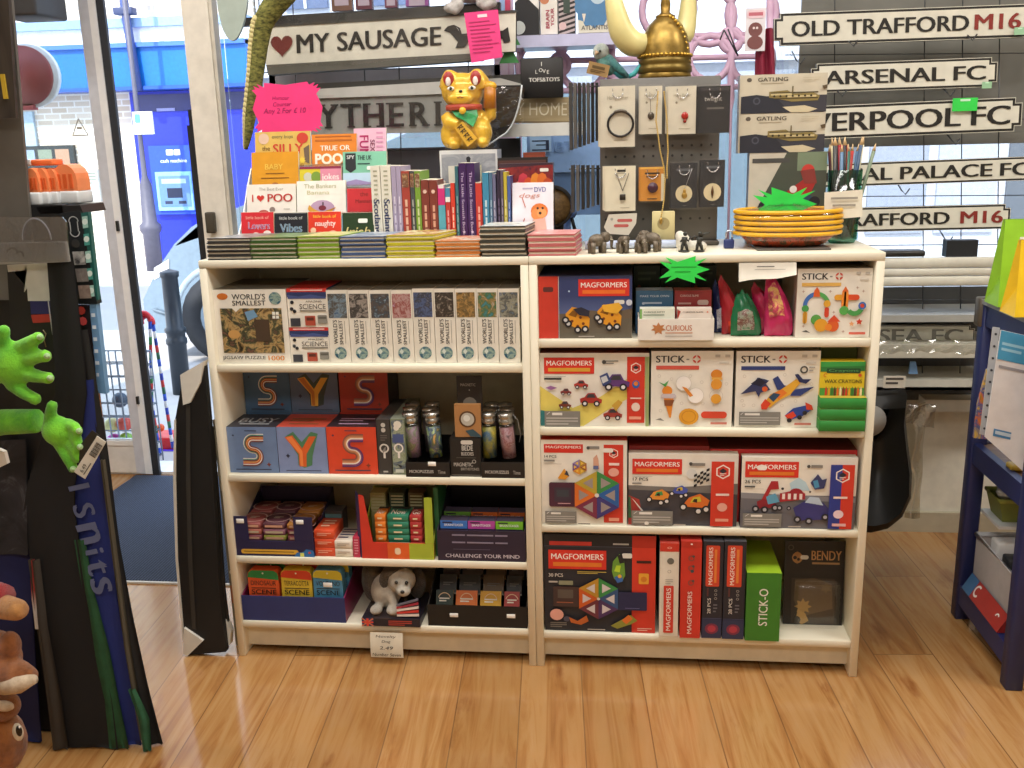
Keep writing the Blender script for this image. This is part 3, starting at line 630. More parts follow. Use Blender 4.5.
def f(c):
    c.R(.04, .02, .96, .98, '3b3836'); c.D(.5, .1, .04, 'c8c4bc'); c.D(.5, .19, .04, 'c8c4bc'); c.L(.25, .28, .75, .4, 3, '6a6460'); c.ring(.5, .52, .085, .058, 'd8d4cc'); c.R(.42, .6, .58, .7, 'd8d4cc'); c.R(.35, .93, .7, .96, 'b0aca4')
    c.P([(.36, .56), (.62, .48), (.6, .56), (.42, .6)], '8a8680')
bx('game_box', 'dark slim game box standing with a white magnifier mark, nearest the red cube', 'game box', 377.5, 419.5, 391, 474, .02, .2, L2, '3b3836', f, top=M('4a4846'))
def f(c):
    c.R(.04, .02, .96, .98, ART(['6a7a4a', 'a0a890', '4a5a70', '8a8a80'], 40, 2)); c.D(.5, .1, .07, 'e0dcd0', 8); c.D(.4, .16, .05, 'e0dcd0', 8); c.R(.1, .27, .9, .42, '4a5a8a'); c.ring(.5, .52, .085, .058, 'e8e4dc'); c.R(.42, .6, .58, .7, 'e8e4dc'); c.P([(.3, .8), (.7, .84), (.6, .88)], '30302c'); c.R(.2, .9, .8, .96, 'c8ccc0')
bx('game_box', 'green-grey slim game box standing with a white magnifier mark', 'game box', 391.7, 419, 405.5, 474, .02, .2, L2, '7a8468', f, top=M('8a9080'))
# trays of little test-tube puzzles
def tray(l, r, lab):
    t = bpy.data.objects.new('display_tray', None); return t
TRB = M('1d1a18', .5)
def open_tray(name, label, cat, l, r, t, b, y, d, z0, hback, mat, fr=None, inside=None, w=.003, sidemat=None):
    mid = (t+b)/2; x0, x1 = P(l, mid, y).x, P(r, mid, y).x; z1 = P((l+r)/2, t, y).z
    if x0 < .0198: x0 = .0198
    if x1 > .7797: x1 = .7797
    rt = root(name, label, cat, ((x0+x1)/2, y+d/2, z0)); ins = inside or mat; sm = sidemat or mat
    mb = MB(); mb.box(x0, x1, y, y+w, z0, z1, mat); 
    if fr: fr(mb.front(x0, x1, y, z0, z1))
    part(mb, 'front_panel', rt)
    for a in (x0, x1-w):
        mb = MB(); mb.prism([(a, y+w, z0), (a, y+d, z0), (a, y+d, hback), (a, y+w, z1)], (w, 0, 0), sm); part(mb, 'side_panel', rt)
    mb = MB(); mb.box(x0+w, x1-w, y+d-w, y+d, z0, hback, ins); part(mb, 'back_panel', rt)
    mb = MB(); mb.box(x0+w, x1-w, y+w, y+d-w, z0, z0+w, ins); part(mb, 'base', rt)
    return rt, x0, x1, z1
def f(c): c.T('MICROPUZZLES', .36, .62, 'd0ccc4', w=.55, h=.2); c.T('Time', .82, .64, 'a8a49c', w=.17, h=.24)
def tube_puzzle(u, vb, y, z0, art, lab, lean=.012, ring=False):
    a = P(u, vb, y); x = a.x
    rt = root('test_tube_puzzle', lab, 'puzzle', (x, y, z0), 'test tube puzzles')
    rt.rotation_euler = (rnd.uniform(-.03, .03), -lean*6, 0)
    mb = MB(); mb.lathe((0, 0, 0), [(0, 0), (.012, .003), (.020, .012), (.020, .098), (.016, .102)], CLEAR(.1), 14); lpart(mb, 'glass_tube', rt)
    mb = MB(); mb.lathe((0, 0, 0), [(0, .012), (.0178, .014), (.0178, .092), (0, .094)], art, 14); lpart(mb, 'puzzle_roll', rt)
    mb = MB(); mb.lathe((0, 0, 0), [(.016, .1), (.0195, .103), (.0195, .113), (.017, .115), (.0195, .118), (.0195, .128), (0, .129)], M('b8b6b0', .25, .9), 14); lpart(mb, 'screw_cap', rt)
    if ring: mb = MB(); mb.tube([(.017, 0, .125), (.03, -.004, .11), (.034, -.004, .07), (.028, 0, .05)], .001, M('b8b8b8', .3, .8), 5); lpart(mb, 'cord', rt)
    return rt
rt, x0, x1, z1 = open_tray('display_tray', 'black card display tray of puzzle tubes with price sticker', 'display tray', 405.8, 449.5, 462.5, 478, .004, .2, L2, L2+.05, TRB, f)
sticker(rt, P(432, 465, .003).x, .003, P(432, 465, .003).z+.003)
zz = P(430, 461, .045).z
tube_puzzle(415.5, 460, .045, zz, ART(['6a5a50', '8a6a80', '5a6a40', 'b0a090'], 50, 3), 'puzzle tube with mottled brown print, left of the front pair in the left tray')
tube_puzzle(437, 460, .045, zz, ART(['7ab04a', 'b8d070', '4a5a80', '3a5a3a', 'd09a4a'], 35, 6), 'puzzle tube with bright green print, left tray')
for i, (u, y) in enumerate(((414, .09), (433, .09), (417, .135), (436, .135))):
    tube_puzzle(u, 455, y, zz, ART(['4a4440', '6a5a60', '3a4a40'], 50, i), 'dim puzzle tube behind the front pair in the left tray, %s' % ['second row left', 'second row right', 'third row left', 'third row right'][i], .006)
rt, x0, x1, z1 = open_tray('display_tray', 'black card display tray of puzzle tubes at the right end of the shelf', 'display tray', 481.5, 524.5, 462.5, 478, .004, .2, L2, L2+.05, TRB, f)
tube_puzzle(490.5, 460, .045, zz, ART(['c8b43a', '8a8a3a', '2f5a78', '3a6a80'], 28, 9), 'puzzle tube with yellow and blue print, right tray', .004)
tube_puzzle(510, 460, .045, zz, ART(['d8ccc8', '8a4a50', 'b08a90', '5a3038'], 45, 12), 'puzzle tube with dark red and white print, right tray', .012, True)
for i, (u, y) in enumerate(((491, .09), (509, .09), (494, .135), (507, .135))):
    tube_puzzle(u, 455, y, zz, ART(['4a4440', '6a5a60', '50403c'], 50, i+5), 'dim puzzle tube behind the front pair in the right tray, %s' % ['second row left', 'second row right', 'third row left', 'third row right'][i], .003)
# middle display of bottle openers
x0, x1 = P(450.5, 460, .012).x, P(480.8, 460, .012).x; zt = P(466, 443, .012).z; zc = P(466, 404, .012).z
oc = root('hanging_pack_stand', 'black counter stand with a brown card pack and round window', 'display stand', ((x0+x1)/2, .05, L2))
mb = MB(); zb = P(466, 457, .012).z; mb.box(x0, x1, .012, .16, L2, zt+.012, TRB); g = mb.front(x0, x1, .012, L2, zt+.012)
g.RR(.36, .05, .76, .16, 'd0ccc4', .4); g.T('BEDE', .57, .25, 'd8d4cc', w=.36, h=.13); g.T('BUDDIES', .57, .4, 'c8c4bc', w=.4, h=.09); g.R(.2, .5, .85, .51, '6a665e'); g.T('MAGNETIC', .42, .68, 'c8c4bc', w=.62, h=.1); g.T('BIRTHSTONES', .64, .8, 'a8a49c', w=.6, h=.07); g.ring(.78, .6, .05, .035, 'b0aca4', 12); g.R(.02, .95, .98, .965, '8a867e'); part(mb, 'stand_box', oc)
pk = root('carded_bottle_opener', 'brown card pack with a round clear window on the black stand', 'pack', ((x0+x1)/2, .02, zt))
mb = MB(); x0, x1 = P(455, 424, .02).x, P(481, 424, .02).x; z0, z1 = zt+.014, P(466, 404, .02).z; mb.box(x0, x1, .016, .028, z0, z1, M('a87848', .6)); g = mb.front(x0, x1, .016, z0, z1); g.ring(.5, .45, .25, .2, '5c4028'); g.D(.5, .45, .2, 'b8b4a8'); g.D(.47, .42, .1, 'd8d8d0'); g.P([(.4, .8), (.7, .75), (1, .95), (1, 1), (.6, .98)], '35505a'); part(mb, 'card', pk)
mb = MB(); z2 = P(469, 376, .03).z; mb.box(x0+.006, x1+.004, .03, .034, z1-.02, z2, TRB); g = mb.front(x0+.006, x1+.004, .03, z1-.02, z2); g.T('MAGNETIC', .45, .25, '8a867e', w=.6, h=.08); g.D(.5, .4, .02, '8a867e'); g.D(.5, .8, .2, '6a6862', 12); part(mb, 'header_card', pk)
# ---- left, row 3
NV = M('252248', .5)
def f(c):
    c.RR(.06, .56, .8, .86, 'd8a93c', .5); c.L(.1, .68, .74, .74, 1, '5a4420', .8); c.P([(.74, 1), (.78, .72), (.86, .7), (.9, .5), (.98, .56), (1, .7), (1, 1)], '2f6fb0'); c.D(.86, .78, .1, '2f86c8'); c.D(.94, .72, .08, 'c04a40'); c.R(.82, .74, .87, .98, 'd8e070'); c.R(.15, -.6+.6, .85, .02, '3a3660')
rt, x0, x1, z1 = open_tray('display_box', 'navy display box of pocket puzzles with a yellow strip on its front', 'display box', 235, 314, 541, 556.5, .008, .2, L3, L3+.12, NV, f, inside=M('2c2440'))
zf = P(270, 517, .008).z
for a, b in ((x0, x0+.036), (x1-.05, x1)): mb = MB(); mb.box(a, b, .008, .011, z1-.001, zf, NV); part(mb, 'front_wing', rt)
sticker(rt, x0+.018, .0075, zf-.012, .02, .012); sticker(rt, x1-.032, .0075, zf-.012, .02, .012)
cw = (x1-x0-.02)/3
cols3 = [['8f4a48', 'a86050', '7a3a48'], ['5a3440', '8a5a6a', '8a8a3c'], ['b07838', '7a3a48', '8a4a50']]
pn = [['dull red', 'rust', 'plum'], ['dark plum', 'mauve', 'olive green'], ['mustard', 'plum', 'brick red']]
for j in range(2):
    for i in range(3):
        for k in range(5):
            zq = L3+.004+k*.0165
            if j and k < 2: continue
            cc = cols3[i][(4-k) % 3]; xa = x0+.007+i*(cw+.002); mb = MB(); y = .02+j*.085; mb.rbox(xa, xa+cw-.004, y, y+.078, zq, zq+.0155, M(cc), .002, 1)
            g = mb.front(xa, xa+cw-.004, y, zq, zq+.0155); g.R(.1, .3, .9, .7, 'b8a890' if k % 2 else 'c89a80')
            g = mb.face((xa, y+.078, zq+.0155), (cw-.004, 0, 0), (0, -.078, 0), (0, 0, 1)); g.ring(.5, .5, .4, .36, 'c8a8a0', 20, e=1.1); g.L(.3, .4, .7, .6, 2, 'c8b8a8')
            thing(mb, 'pocket_puzzle', '%s tin in navy display box, %s, %s column, %s row' % (pn[i][(4-k) % 3], ['bottom', 'second from bottom', 'third from bottom', 'second from top', 'top'][k], ['left', 'middle', 'right'][i], ['front', 'rear'][j]), 'puzzle', group='pocket puzzles in the navy box')
def small(l, t, r, b, y, d, z0, col, lab, fr=None, top=None, grp='little game boxes', name='game_box', cat='game box'): return bx(name, lab, cat, l, t, r, b, y, d, z0, col, fr, top=M(top) if top else None, group=grp)
def fl(c): c.L(.15, .3, .85, .7, 2, 'f0b8a0', .4)
z = L3
for k, nm in enumerate(('bottom', 'middle', 'top')):
    x0, x1 = P(315.5, 545, .02).x, P(335.5, 545, .02).x; mb = MB(); mb.rbox(x0, x1, .014, .1, z, z+.0235, M('d8502c'), .001, 1); fl(mb.front(x0, x1, .014, z, z+.0235)); g = mb.face((x0, .1, z+.0235), (x1-x0, 0, 0), (0, -.086, 0), (0, 0, 1)); g.L(.2, .2, .8, .8, 3, 'f0c8a8')
    thing(mb, 'game_box', '%s of three stacked little orange-red game boxes' % nm, 'game box', group='little game boxes'); z += .024
x0, x1 = P(325, 516, .12).x, P(343, 516, .12).x; mb = MB(); mb.box(x0, x1, .115, .16, L3, L3+.085, M('3f3a3a')); g = mb.front(x0, x1, .115, L3, L3+.085); g.R(.05, .1, .95, .35, '5f8488'); thing(mb, 'game_box', 'little teal-banded game box behind the orange-red stack', 'game box')
z = L3
for k, nm in enumerate(('lower', 'upper')):
    x0, x1 = P(336, 550, .02).x, P(353.5, 550, .02).x; mb = MB(); mb.rbox(x0, x1, .012, .1, z, z+.022, M('e2d8c8'), .001, 1); g = mb.front(x0, x1, .012, z, z+.022); g.L(.15, .3, .85, .7, 2, 'b8a898'); g = mb.face((x0, .1, z+.022), (x1-x0, 0, 0), (0, -.088, 0), (0, 0, 1)); g.L(.1, .1, .9, .9, 4, '4a4a66')
    thing(mb, 'game_box', '%s of two stacked little white game boxes' % nm, 'game box', group='little game boxes'); z += .0225
x0, x1 = P(354, 546, .02).x, P(360.5, 546, .02).x; mb = MB(); mb.box(x0, x1, .012, .1, L3, L3+.055, M('c83a58')); g = mb.front(x0, x1, .012, L3, L3+.055); g.L(.2, .1, .8, .9, 6, 'e8a0b0'); thing(mb, 'game_box', 'slim pink game box standing beside the white ones', 'game box')
# rainbow display box of card games
def f(c):
    w = 1.; c.R(0, 0, .36, 1, 'd03a2c'); c.R(.36, 0, .66, 1, 'e2632c'); c.R(.66, 0, 1, 1, 'a8b83a'); c.RR(.46, .3, .54, .72, 'f0d8b8', .3)
rt, x0, x1, z1 = open_tray('display_box', 'rainbow-striped display box full of stacked little card games', 'display box', 362, 434, 543, 557.5, .008, .15, L3, P(420, 487, .15).z, M('d03a2c'), f, inside=M('6a7a3a'), sidemat=M('a8b83a'))
a = P(361, 497, .008); mb = MB(); mb.prism([(x0-.012, .02, L3), (x0-.001, .009, L3), (x0-.001, .009, a.z), (x0-.012, .02, a.z+.01)], (0, .01, 0), M('33305c')); part(mb, 'purple_flap', rt)
mb = MB(); mb.prism([(x0, .008, z1-.001), (x0+.03, .008, z1-.001), (x0+.012, .008, a.z+.002), (x0, .008, a.z+.006)], (0, .003, 0), M('d03a2c')); part(mb, 'red_wing', rt)
mb = MB(); mb.prism([(x1-.022, .008, z1-.001), (x1, .008, z1-.001), (x1, .008, a.z), (x1-.02, .008, a.z)], (0, .003, 0), M('a8b83a')); part(mb, 'lime_wing', rt)
mb = MB(); mb.box(x1+.001, x1+.012, .03, .15, L3, a.z+.02, M('1f5a34')); part(mb, 'green_flap', rt)
lx = [(374.5, 385, 'e08030', 'orange', .0), (387, 408, '2f8468', 'green', 0), (409.5, 421, 'b83a3a', 'red', 0)]
for l, r, col, nm, _ in lx:
    xa, xb = P(l, 520, .02).x, P(r, 520, .02).x; n = 6
    for k in range(n):
        zq = L3+.004+k*.0185; mb = MB(); mb.rbox(xa, xb, .02+rnd.uniform(0, .004), .08, zq, zq+.0175, M(col), .001, 1); g = mb.front(xa, xb, .0195, zq, zq+.0175); g.L(.3, .35, .7, .65, 1, 'e8d8b0', .8)
        if k == n-1: g = mb.face((xa, .08, zq+.0175), (xb-xa, 0, 0), (0, -.06, 0), (0, 0, 1)); g.T('Now' if nm != 'red' else 'Go', .5, .6, 'f0e8d8', w=.7, h=.5); g.R(.05, .05, .95, .25, '2a2a2a')
        thing(mb, 'card_game', '%s card game box, %s of six stacked in the rainbow display box' % (nm, ['lowest', 'second lowest', 'third lowest', 'third from top', 'second from top', 'topmost'][k]), 'card game', group='card games in the rainbow box')
for l, r, col, nm in ((371, 386, 'a0a070', 'olive'), (390, 405, '3a4a3a', 'dark green'), (409, 424, '5a4a30', 'brown')):
    xa, xb = P(l, 500, .1).x, P(r, 500, .1).x; mb = MB(); mb.box(xa, xb, .095, .135, L3+.004, P(l, 492, .1).z, M(col)); g = mb.front(xa, xb, .095, L3+.004, P(l, 492, .1).z); g.L(.1, .05, .9, .4, 6, 'b8b890'); thing(mb, 'card_game', '%s upright stack of card games behind, in the rainbow display box' % nm, 'card game')
def f(c): c.T('CHALLENGE YOUR MIND', .51, .83, 'cfc8d4', w=.84, h=.12)
PU = M('2b2135', .5)
rt, x0, x1, z1 = open_tray('display_box', 'dark purple display box with white lettering and bright cards', 'display box', 437.5, 525.5, 531, 559.5, .006, .2, L3, L3+.15, PU, f, inside=M('1a1620'))
mb = MB(); g = mb.front(x0, x1, .006, L3, z1)
for k in range(2):
    for a, b in ((.17, .32), (.34, .64), (.66, .8)): g.R(a, .12+.24*k, b, .17+.24*k, '8a8298')
g.R(.18, .6, .6, .62, '5a5268'); part(mb, 'printed_lines', rt)
cw = (x1-x0-.012)/3
for j, (cols, nms, y, zt) in enumerate(((('3f78c8', 'b84aa0', '7ac030'), ('blue', 'magenta', 'lime'), .02, 521), (('6a9a3a', 'c8662c', 'c0602a'), ('leaf green', 'orange', 'rust orange'), .075, 512))):
    for i in range(3):
        xa = x0+.006+i*cw; z2 = P(480, zt, y).z; mb = MB(); mb.box(xa+.001, xa+cw-.001, y, y+.035, L3+.004, z2, M(cols[i]), top=M('4a4458')); g = mb.front(xa+.001, xa+cw-.001, y, L3+.004, z2)
        zb = (z2-z1)/(z2-L3-.004); g.T('BRAINTEASER', .5, zb*.55, 'f0f0f0', w=.7, h=zb*.3); g.R(.08, zb*.15, .45, zb*.3, '222034'); g.R(0, zb, 1, 1, '322840')
        thing(mb, 'card_pack', '%s card pack in the %s row of the dark purple display box' % (nms[i], ['front', 'rear'][j]), 'card pack', group='card packs in the purple box')
# ---- left, row 4
rt, x0, x1, z1 = open_tray('display_tray', 'navy blue tray with magenta insides holding three tins', 'display tray', 242.5, 345, 597, 622, .006, .24, L4, L4+.13, M('2a3468', .5), None, inside=M('7a1f4a'), sidemat=M('7a1f4a'))
for i, (l, r, ct, cbod, tx, nm) in enumerate(((248.5, 279, '2f8a4a', 'd8582c', ('DINOSAUR', 'SCENE'), 'orange tin with green lid'), (281.5, 312, 'd8482c', 'd8b83a', ('TERRACOTTA', 'SCENE'), 'yellow tin with red lid'), (313.5, 342.5, 'd0c03a', '4a8ab0', ('VOLCANO', 'SCENE'), 'blue tin with yellow lid'))):
    xa, xb = P(l, 585, .022).x, P(r, 585, .022).x; z2 = P((l+r)/2, 570.5, .022).z; cr = (xb-xa)*.15
    pts = [(xa, .022, L4+.004), (xb, .022, L4+.004)]+[(xb-cr+cr*math.sin(t), .022, z2-cr+cr*math.cos(t)) for t in (1.57, 1.2, .8, .4, 0)]+[(xa+cr-cr*math.sin(t), .022, z2-cr+cr*math.cos(t)) for t in (0, .4, .8, 1.2, 1.57)]
    mb = MB(); mb.prism(pts, (0, .03, 0), M(cbod)); g = mb.front(xa, xb, .022, L4+.004, z2); g.P([(.0, .15), (1, .2), (1, .12), (.97, .05), (.86, 0), (.14, 0), (.03, .05), (0, .12)], ct); g.D(.5, .06, .02, 'e0e0d0', 8)
    g.T(tx[0], .5, .27, '2a2a22', w=.82, h=.1, bold=0); g.R(.1, .37, .9, .385, '2a2a22'); g.T('SCENE', .5, .46, '1a1a16', w=.8, h=.1)
    o = thing(mb, 'craft_tin', '%s, %s of the three in the navy tray' % (nm, ['leftmost', 'middle', 'rightmost'][i]), 'tin', group='tins in the navy tray')
    if i == 2: sticker(o, (xa+xb)/2, .0205, z2-.04, .024, .013)
    copytree(o, o.location+V((.004, .05, 0)), label='second %s standing directly behind its twin' % nm)
# black tray of mint tins
rt, x0, x1, z1 = open_tray('display_tray', 'black tray of small bright tins at the lower right of the left bookcase', 'display tray', 428, 527, 606, 628.5, .006, .24, L4, L4+.14, M('141210', .5), None, inside=M('0e0c0b'))
sticker(rt, P(454, 615, .006).x, .0055, P(454, 615, .006).z, .022, .011); sticker(rt, P(511, 616, .006).x, .0055, P(511, 616, .006).z, .022, .011)
for i, (l, r, c, nm, tx) in enumerate(((435, 452, '2c3a34', 'dark green', 'LATTE'), (455, 476.5, 'd8702c', 'orange', 'MINTS'), (479.5, 500.5, 'd8a42c', 'yellow', 'GIN'), (503.5, 519, 'a83a34', 'dark red', 'WORDS'))):
    for j in range(3):
        y = .03+j*.062; xa, xb = P(l, 600, .03).x, P(r, 600, .03).x; zb = L4+.032+j*.016; up = V((0, .022, .042)).normalized(); nrm = V((0, -.042, .022)).normalized()
        cm = M(c if j == 0 else '1f1c1a' if j == 1 and i != 2 else '5a4420' if i == 2 else '3a2420', .35)
        o = V((xa, y, zb)); mb = MB(); A, Bv = o, V((xb, y, zb)); H = .052
        mb.prism([A, Bv, Bv+up*H, A+up*H], -nrm*.014, cm, M('c8c0a8', .35, .6)); g = mb.face(A+up*H, (xb-xa, 0, 0), -up*H, nrm)
        if j == 0: g.L(.2, .38, .8, .62, 2, 'e8e0d0', .55); g.ring(.5, .5, .38, .34, 'e8c8a0', 16, 200, 340, e=.9); g.R(.0, .84, 1, .99, 'd8ccb0')
        else: g.R(0, .93, 1, 1, 'b8b0a0'); g.L(.2, .4, .8, .6, 2, '6a645c')
        thing(mb, 'mint_tin', '%s slanted tin, %s row of the black tray' % (nm, ['front', 'middle', 'rear'][j]), 'tin', group='tins in the black tray')
        mb = None
mb = MB()
# plush dog sitting in an open souvenir box
xa, xb = P(363, 622, .004).x, P(421, 622, .004).x; zb = P(392, 617, .004).z
pb_ = root('souvenir_box', 'low dark box with flag print and red lettering under the plush dog', 'box', ((xa+xb)/2, .05, L4))
mb = MB(); mb.box(xa, xb, -.006, .15, L4, zb, M('26222c', .4)); g = mb.front(xa, xb, -.006, L4, zb); g.R(0, 0, .2, 1, '2a2a5a'); g.line(0, 0, .2, 1, .18, 'c87a5a'); g.line(0, 1, .2, 0, .18, 'c87a5a'); g.R(.0, .4, .2, .6, 'd84a3a'); g.R(.08, 0, .12, 1, 'd84a3a'); g.L(.46, .2, .86, .9, 3, 'b8483c', .55); part(mb, 'carton', pb_)
mb = MB(); a = P(404, 598, .03)
for k in range(5): mb.prism([(xb-.062, -.0, zb+.004+k*.007), (xb-.004, -.0, zb+.006+k*.011), (xb-.004, -.0, zb+.012+k*.011), (xb-.062, -.0, zb+.009+k*.007)], (0, .004, 0), M(['e8d8d0', 'c83a34', 'e8d8d0', 'a83040', '6a6a78'][k]))
part(mb, 'flag_fan', pb_)
dg = root('plush_dog', 'pale grey plush dog with dark fluffy back in clear wrap', 'plush toy', (P(390, 610, .06).x, .06, zb))
mb = MB(); c = P(388, 600, .06); h = P(402, 580, .045)
mb.ell((c.x-.004, .065, zb+.046), (.042, .04, .05)); mb.ell((h.x, .045, h.z), (.037, .036, .032)); mb.ell((h.x+.01, .016, h.z-.014), (.02, .022, .016)); mb.ell(((c.x+h.x)/2, .058, (zb+.06+h.z)/2), (.022, .024, .03)); mb.ell((c.x+.024, .02, zb+.013), (.02, .022, .013)); mb.ell((c.x-.022, .02, zb+.012), (.017, .022, .012)); mb.tube([(c.x+.01, .04, zb+.06), (c.x+.028, .02, zb+.02)], [.013, .011], 'b8b2a8')
mb.mats = [FUR('c9c2b4', '9c958a', 30)]; plush(part(mb, 'body', dg), .004, 3)
mb = MB(); mb.ell((c.x-.04, .085, zb+.065), (.036, .03, .066)); mb.ell((h.x-.02, .06, h.z+.02), (.034, .03, .022)); mb.ell((h.x-.046, .05, h.z-.014), (.018, .02, .04)); mb.ell((h.x+.03, .09, h.z-.03), (.024, .026, .044)); mb.mats = [FUR('4a4138', '201b17', 40)]; plush(part(mb, 'dark_fur', dg), .004, 2)
mb = MB()
for sx in (-.007, .02): mb.ell((h.x+sx, .0105, h.z+.009), .005, M('141210', .2), 8)
mb.ell((h.x+.012, -.006, h.z-.009), (.006, .004, .005), M('201c1a', .3), 8); part(mb, 'face_beads', dg)
mb = MB(); mb.sheet(lambda u, v: V((c.x-.055+.115*u, .02-.035*math.sin(u*3.14)-.004*math.sin(v*12), zb+.002+v*.13)), 10, 10, CLEAR(.05)); part(mb, 'clear_wrap', dg)
a, b = P(370, 632, -.012), P(404, 657, -.012)
mb = MB(); mb.sheet(lambda u, v: V((a.x+(b.x-a.x)*u, -.012-.006*math.sin(v*2.2), a.z+(b.z-a.z)*v)), 2, 6, M('ded8c6', .7)); g = mb.front(a.x, b.x, -.0195, b.z, a.z)
for i, (tx, v, w) in enumerate((('Novelty', .12, .6), ('Dog', .33, .26), ('2.49', .58, .4), ('Number Seven', .86, .86))): g.T(tx, .5, v, '26241f', w=w, h=.13, bold=.005, sk=.15)
thing(mb, 'price_note', 'handwritten white price note hanging below the plush dog', 'note')
# ================================================================ RIGHT BOOKCASE
def logo(c, a, b, d, e, sub='e8732c', txt='MAGFORMERS'):
    c.R(a, b, d, e, RED); h = e-b; c.T(txt, (a+d)/2, b+h*.34, 'f4ece4', w=(d-a)*.9, h=h*.3, bold=.016); c.R(a+(d-a)*.08, b+h*.64, a+(d-a)*.92, b+h*.86, sub)
def badge(c, u, v, r): c.ring(u, v, r, r*.82, 'f0e4dc', 6, a=30, b=390); c.P([(u-r*c.h/c.w*.5, v-r*.1), (u, v-r*.5), (u+r*c.h/c.w*.5, v-r*.1), (u, v+r*.25)], '2a2a34'); c.L(u-r*c.h/c.w*.4, v+r*.2, u+r*c.h/c.w*.4, v+r*.6, 2, 'f0e4dc')
def warn(c, a, b, d, e): c.R(a, b, d, e, GREY); c.line(a+.02, b+.22*(e-b), a+.05, b+.06*(e-b), .006, 'f0f0f0'); c.L(a+.07, b+.1*(e-b), a+(d-a)*.5, b+.3*(e-b), 1, 'e8e6e0', .8); c.L(a+.015, b+.4*(e-b), d-.02, e-.06*(e-b), 3, 'b8b6b0', .5)
def f(c):
    c.R(0, 0, .21, 1, 'c83a2a'); c.RR(.05, .17, .16, .25, '5a2a28', .3); c.R(.215, 0, .22, 1, 'e8d8d0')
    c.R(.22, 0, 1, .62, GRAD(('9a9aa0', '5a6a98', '34406e'), -.0, .1)); c.R(.22, .6, 1, 1, '665f52'); c.P([(.22, .62), (.5, .54), (.8, .58), (1, .52), (1, .68), (.22, .68)], '6a5c4c')
    c.D(.33, .24, .015, 'b8d0e8', 6)
    logo(c, .43, .05, .97, .32); c.RR(.81, .385, .92, .45, 'e0dcd4', .4)
    for u, v, k in ((.42, .66, 1), (.76, .62, -1)):
        q = c.h/c.w
        c.P([(u-.13, v-.06), (u-.06, v-.17), (u+.04, v-.14), (u+.13, v+.02), (u+.12, v+.2), (u+.02, v+.2), (u-.12, v+.1)], 'e09a28')
        c.P([(u-.1, v-.04), (u-.05, v-.12), (u+.01, v-.1), (u-.02, v)], '8a5a14')
        for a, b in ((-.06, .06), (.03, .0), (.06, .1), (0, .14)): c.D(u+a, v+b, .025, '7a3a1a', 6)
        for a, b in ((-.1, .1), (.08, .19), (-.13, .04), (0, .2)): c.D(u+a, v+b, .06, '25252a', 12); c.D(u+a, v+b, .03, 'c8c8c8', 10)
    c.P([(.37, .52), (.46, .49), (.55, .55), (.54, .64), (.44, .62)], '2a2a38'); c.P([(.68, .46), (.86, .42), (.9, .5), (.84, .6), (.7, .56)], 'e8b038'); c.D(.97, .42, .05, 'c8ccd8', 10); c.L(.43, .955, .6, .975, 1, 'b8b0a8', .7)
bx('building_set_box', 'dark blue building set box with red spine and two yellow trucks', 'toy box', 538.5, 276, 632, 338, .02, .2, R1, '4a5578', f, top=M('40456a'))
# counter box of little craft kits, with darker stock behind
x0, x1 = P(638, 329, -.008).x, P(714, 329, -.008).x; zc = P(676, 319, -.008).z
cb = root('counter_display_box', 'white counter box of small craft kits, under the green star', 'display box', ((x0+x1)/2, .05, R1))
mb = MB(); mb.box(x0, x1, -.008, -.004, R1, zc, M('e6e0d6')); g = mb.front(x0, x1, -.008, R1, zc); g.T('CURIOUS', .54, .42, 'c0704a', w=.34, h=.26); g.star(.27, .45, .3, .16, 7, 'b87848', e=1.2); g.L(.36, .62, .72, .7, 1, 'd0a088', .7); g.L(.36, .78, .72, .84, 1, 'b8b0a8', .7); part(mb, 'front_panel', cb)
for a in (x0, x1-.003): mb = MB(); mb.prism([(a, -.004, R1), (a, .14, R1), (a, .14, zc+.01), (a, -.004, zc)], (.003, 0, 0), M('e0dace')); part(mb, 'side_panel', cb)
mb = MB(); mb.box(x0+.003, x1-.003, -.004, .14, R1, R1+.003, M('d8d2c6')); part(mb, 'base', cb)
for i, (l, r, t, y, d, c, nm, fr) in enumerate(((640, 675, 308.5, .004, .028, 'e2e4d4', 'white craft kit with green edge, front left in the counter box', lambda c: (c.T('CURIOUS KITTY', .42, .12, '4a5a48', w=.6, h=.05), c.R(0, .02, .06, .4, '7ab05a'), c.L(.1, .2, .7, .25, 1, '8a9a88', .7))),
     (677.5, 712, 308.5, .004, .028, 'e8dcd0', 'white craft kit with red edge, front right in the counter box', lambda c: (c.T('CURIOUS SLIME', .46, .12, '7a6a60', w=.6, h=.05), c.P([(0, .02), (.1, .1), (0, .4)], 'a83a30'), c.D(.88, .12, .03, 'e08a70', 8))),
     (636, 673, 290.5, .06, .05, '47759c', 'blue craft kit box, rear left in the counter box', lambda c: (c.T('MAKE YOUR OWN', .5, .13, 'd8e4f0', w=.78, h=.05), c.L(.2, .27, .7, .33, 1, 'c8d8e8', .7), c.D(.2, .3, .035, 'c8d8e8', 6))),
     (674.5, 711.5, 290.5, .06, .05, 'a83a3c', 'red craft kit box, rear right in the counter box', lambda c: (c.T('CURIOUS SLIME', .4, .12, 'e8d0c8', w=.5, h=.05), c.RR(.62, .22, .92, .34, 'e0c8c0', .4), c.L(.1, .28, .45, .34, 1, 'e0b8b0', .7))))):
    zz_ = R1+.004; xa, xb = P(l, 300, y).x, P(r, 300, y).x; z2 = P((l+r)/2, t, y).z; mb = MB(); mb.box(xa, xb, y, y+d, zz_, z2, M(c), top=M('b8c4cc' if i == 2 else 'c87a74' if i == 3 else c)); fr(mb.front(xa, xb, y, zz_, z2)); thing(mb, 'craft_kit', nm, 'craft kit', group='craft kits in the counter box')
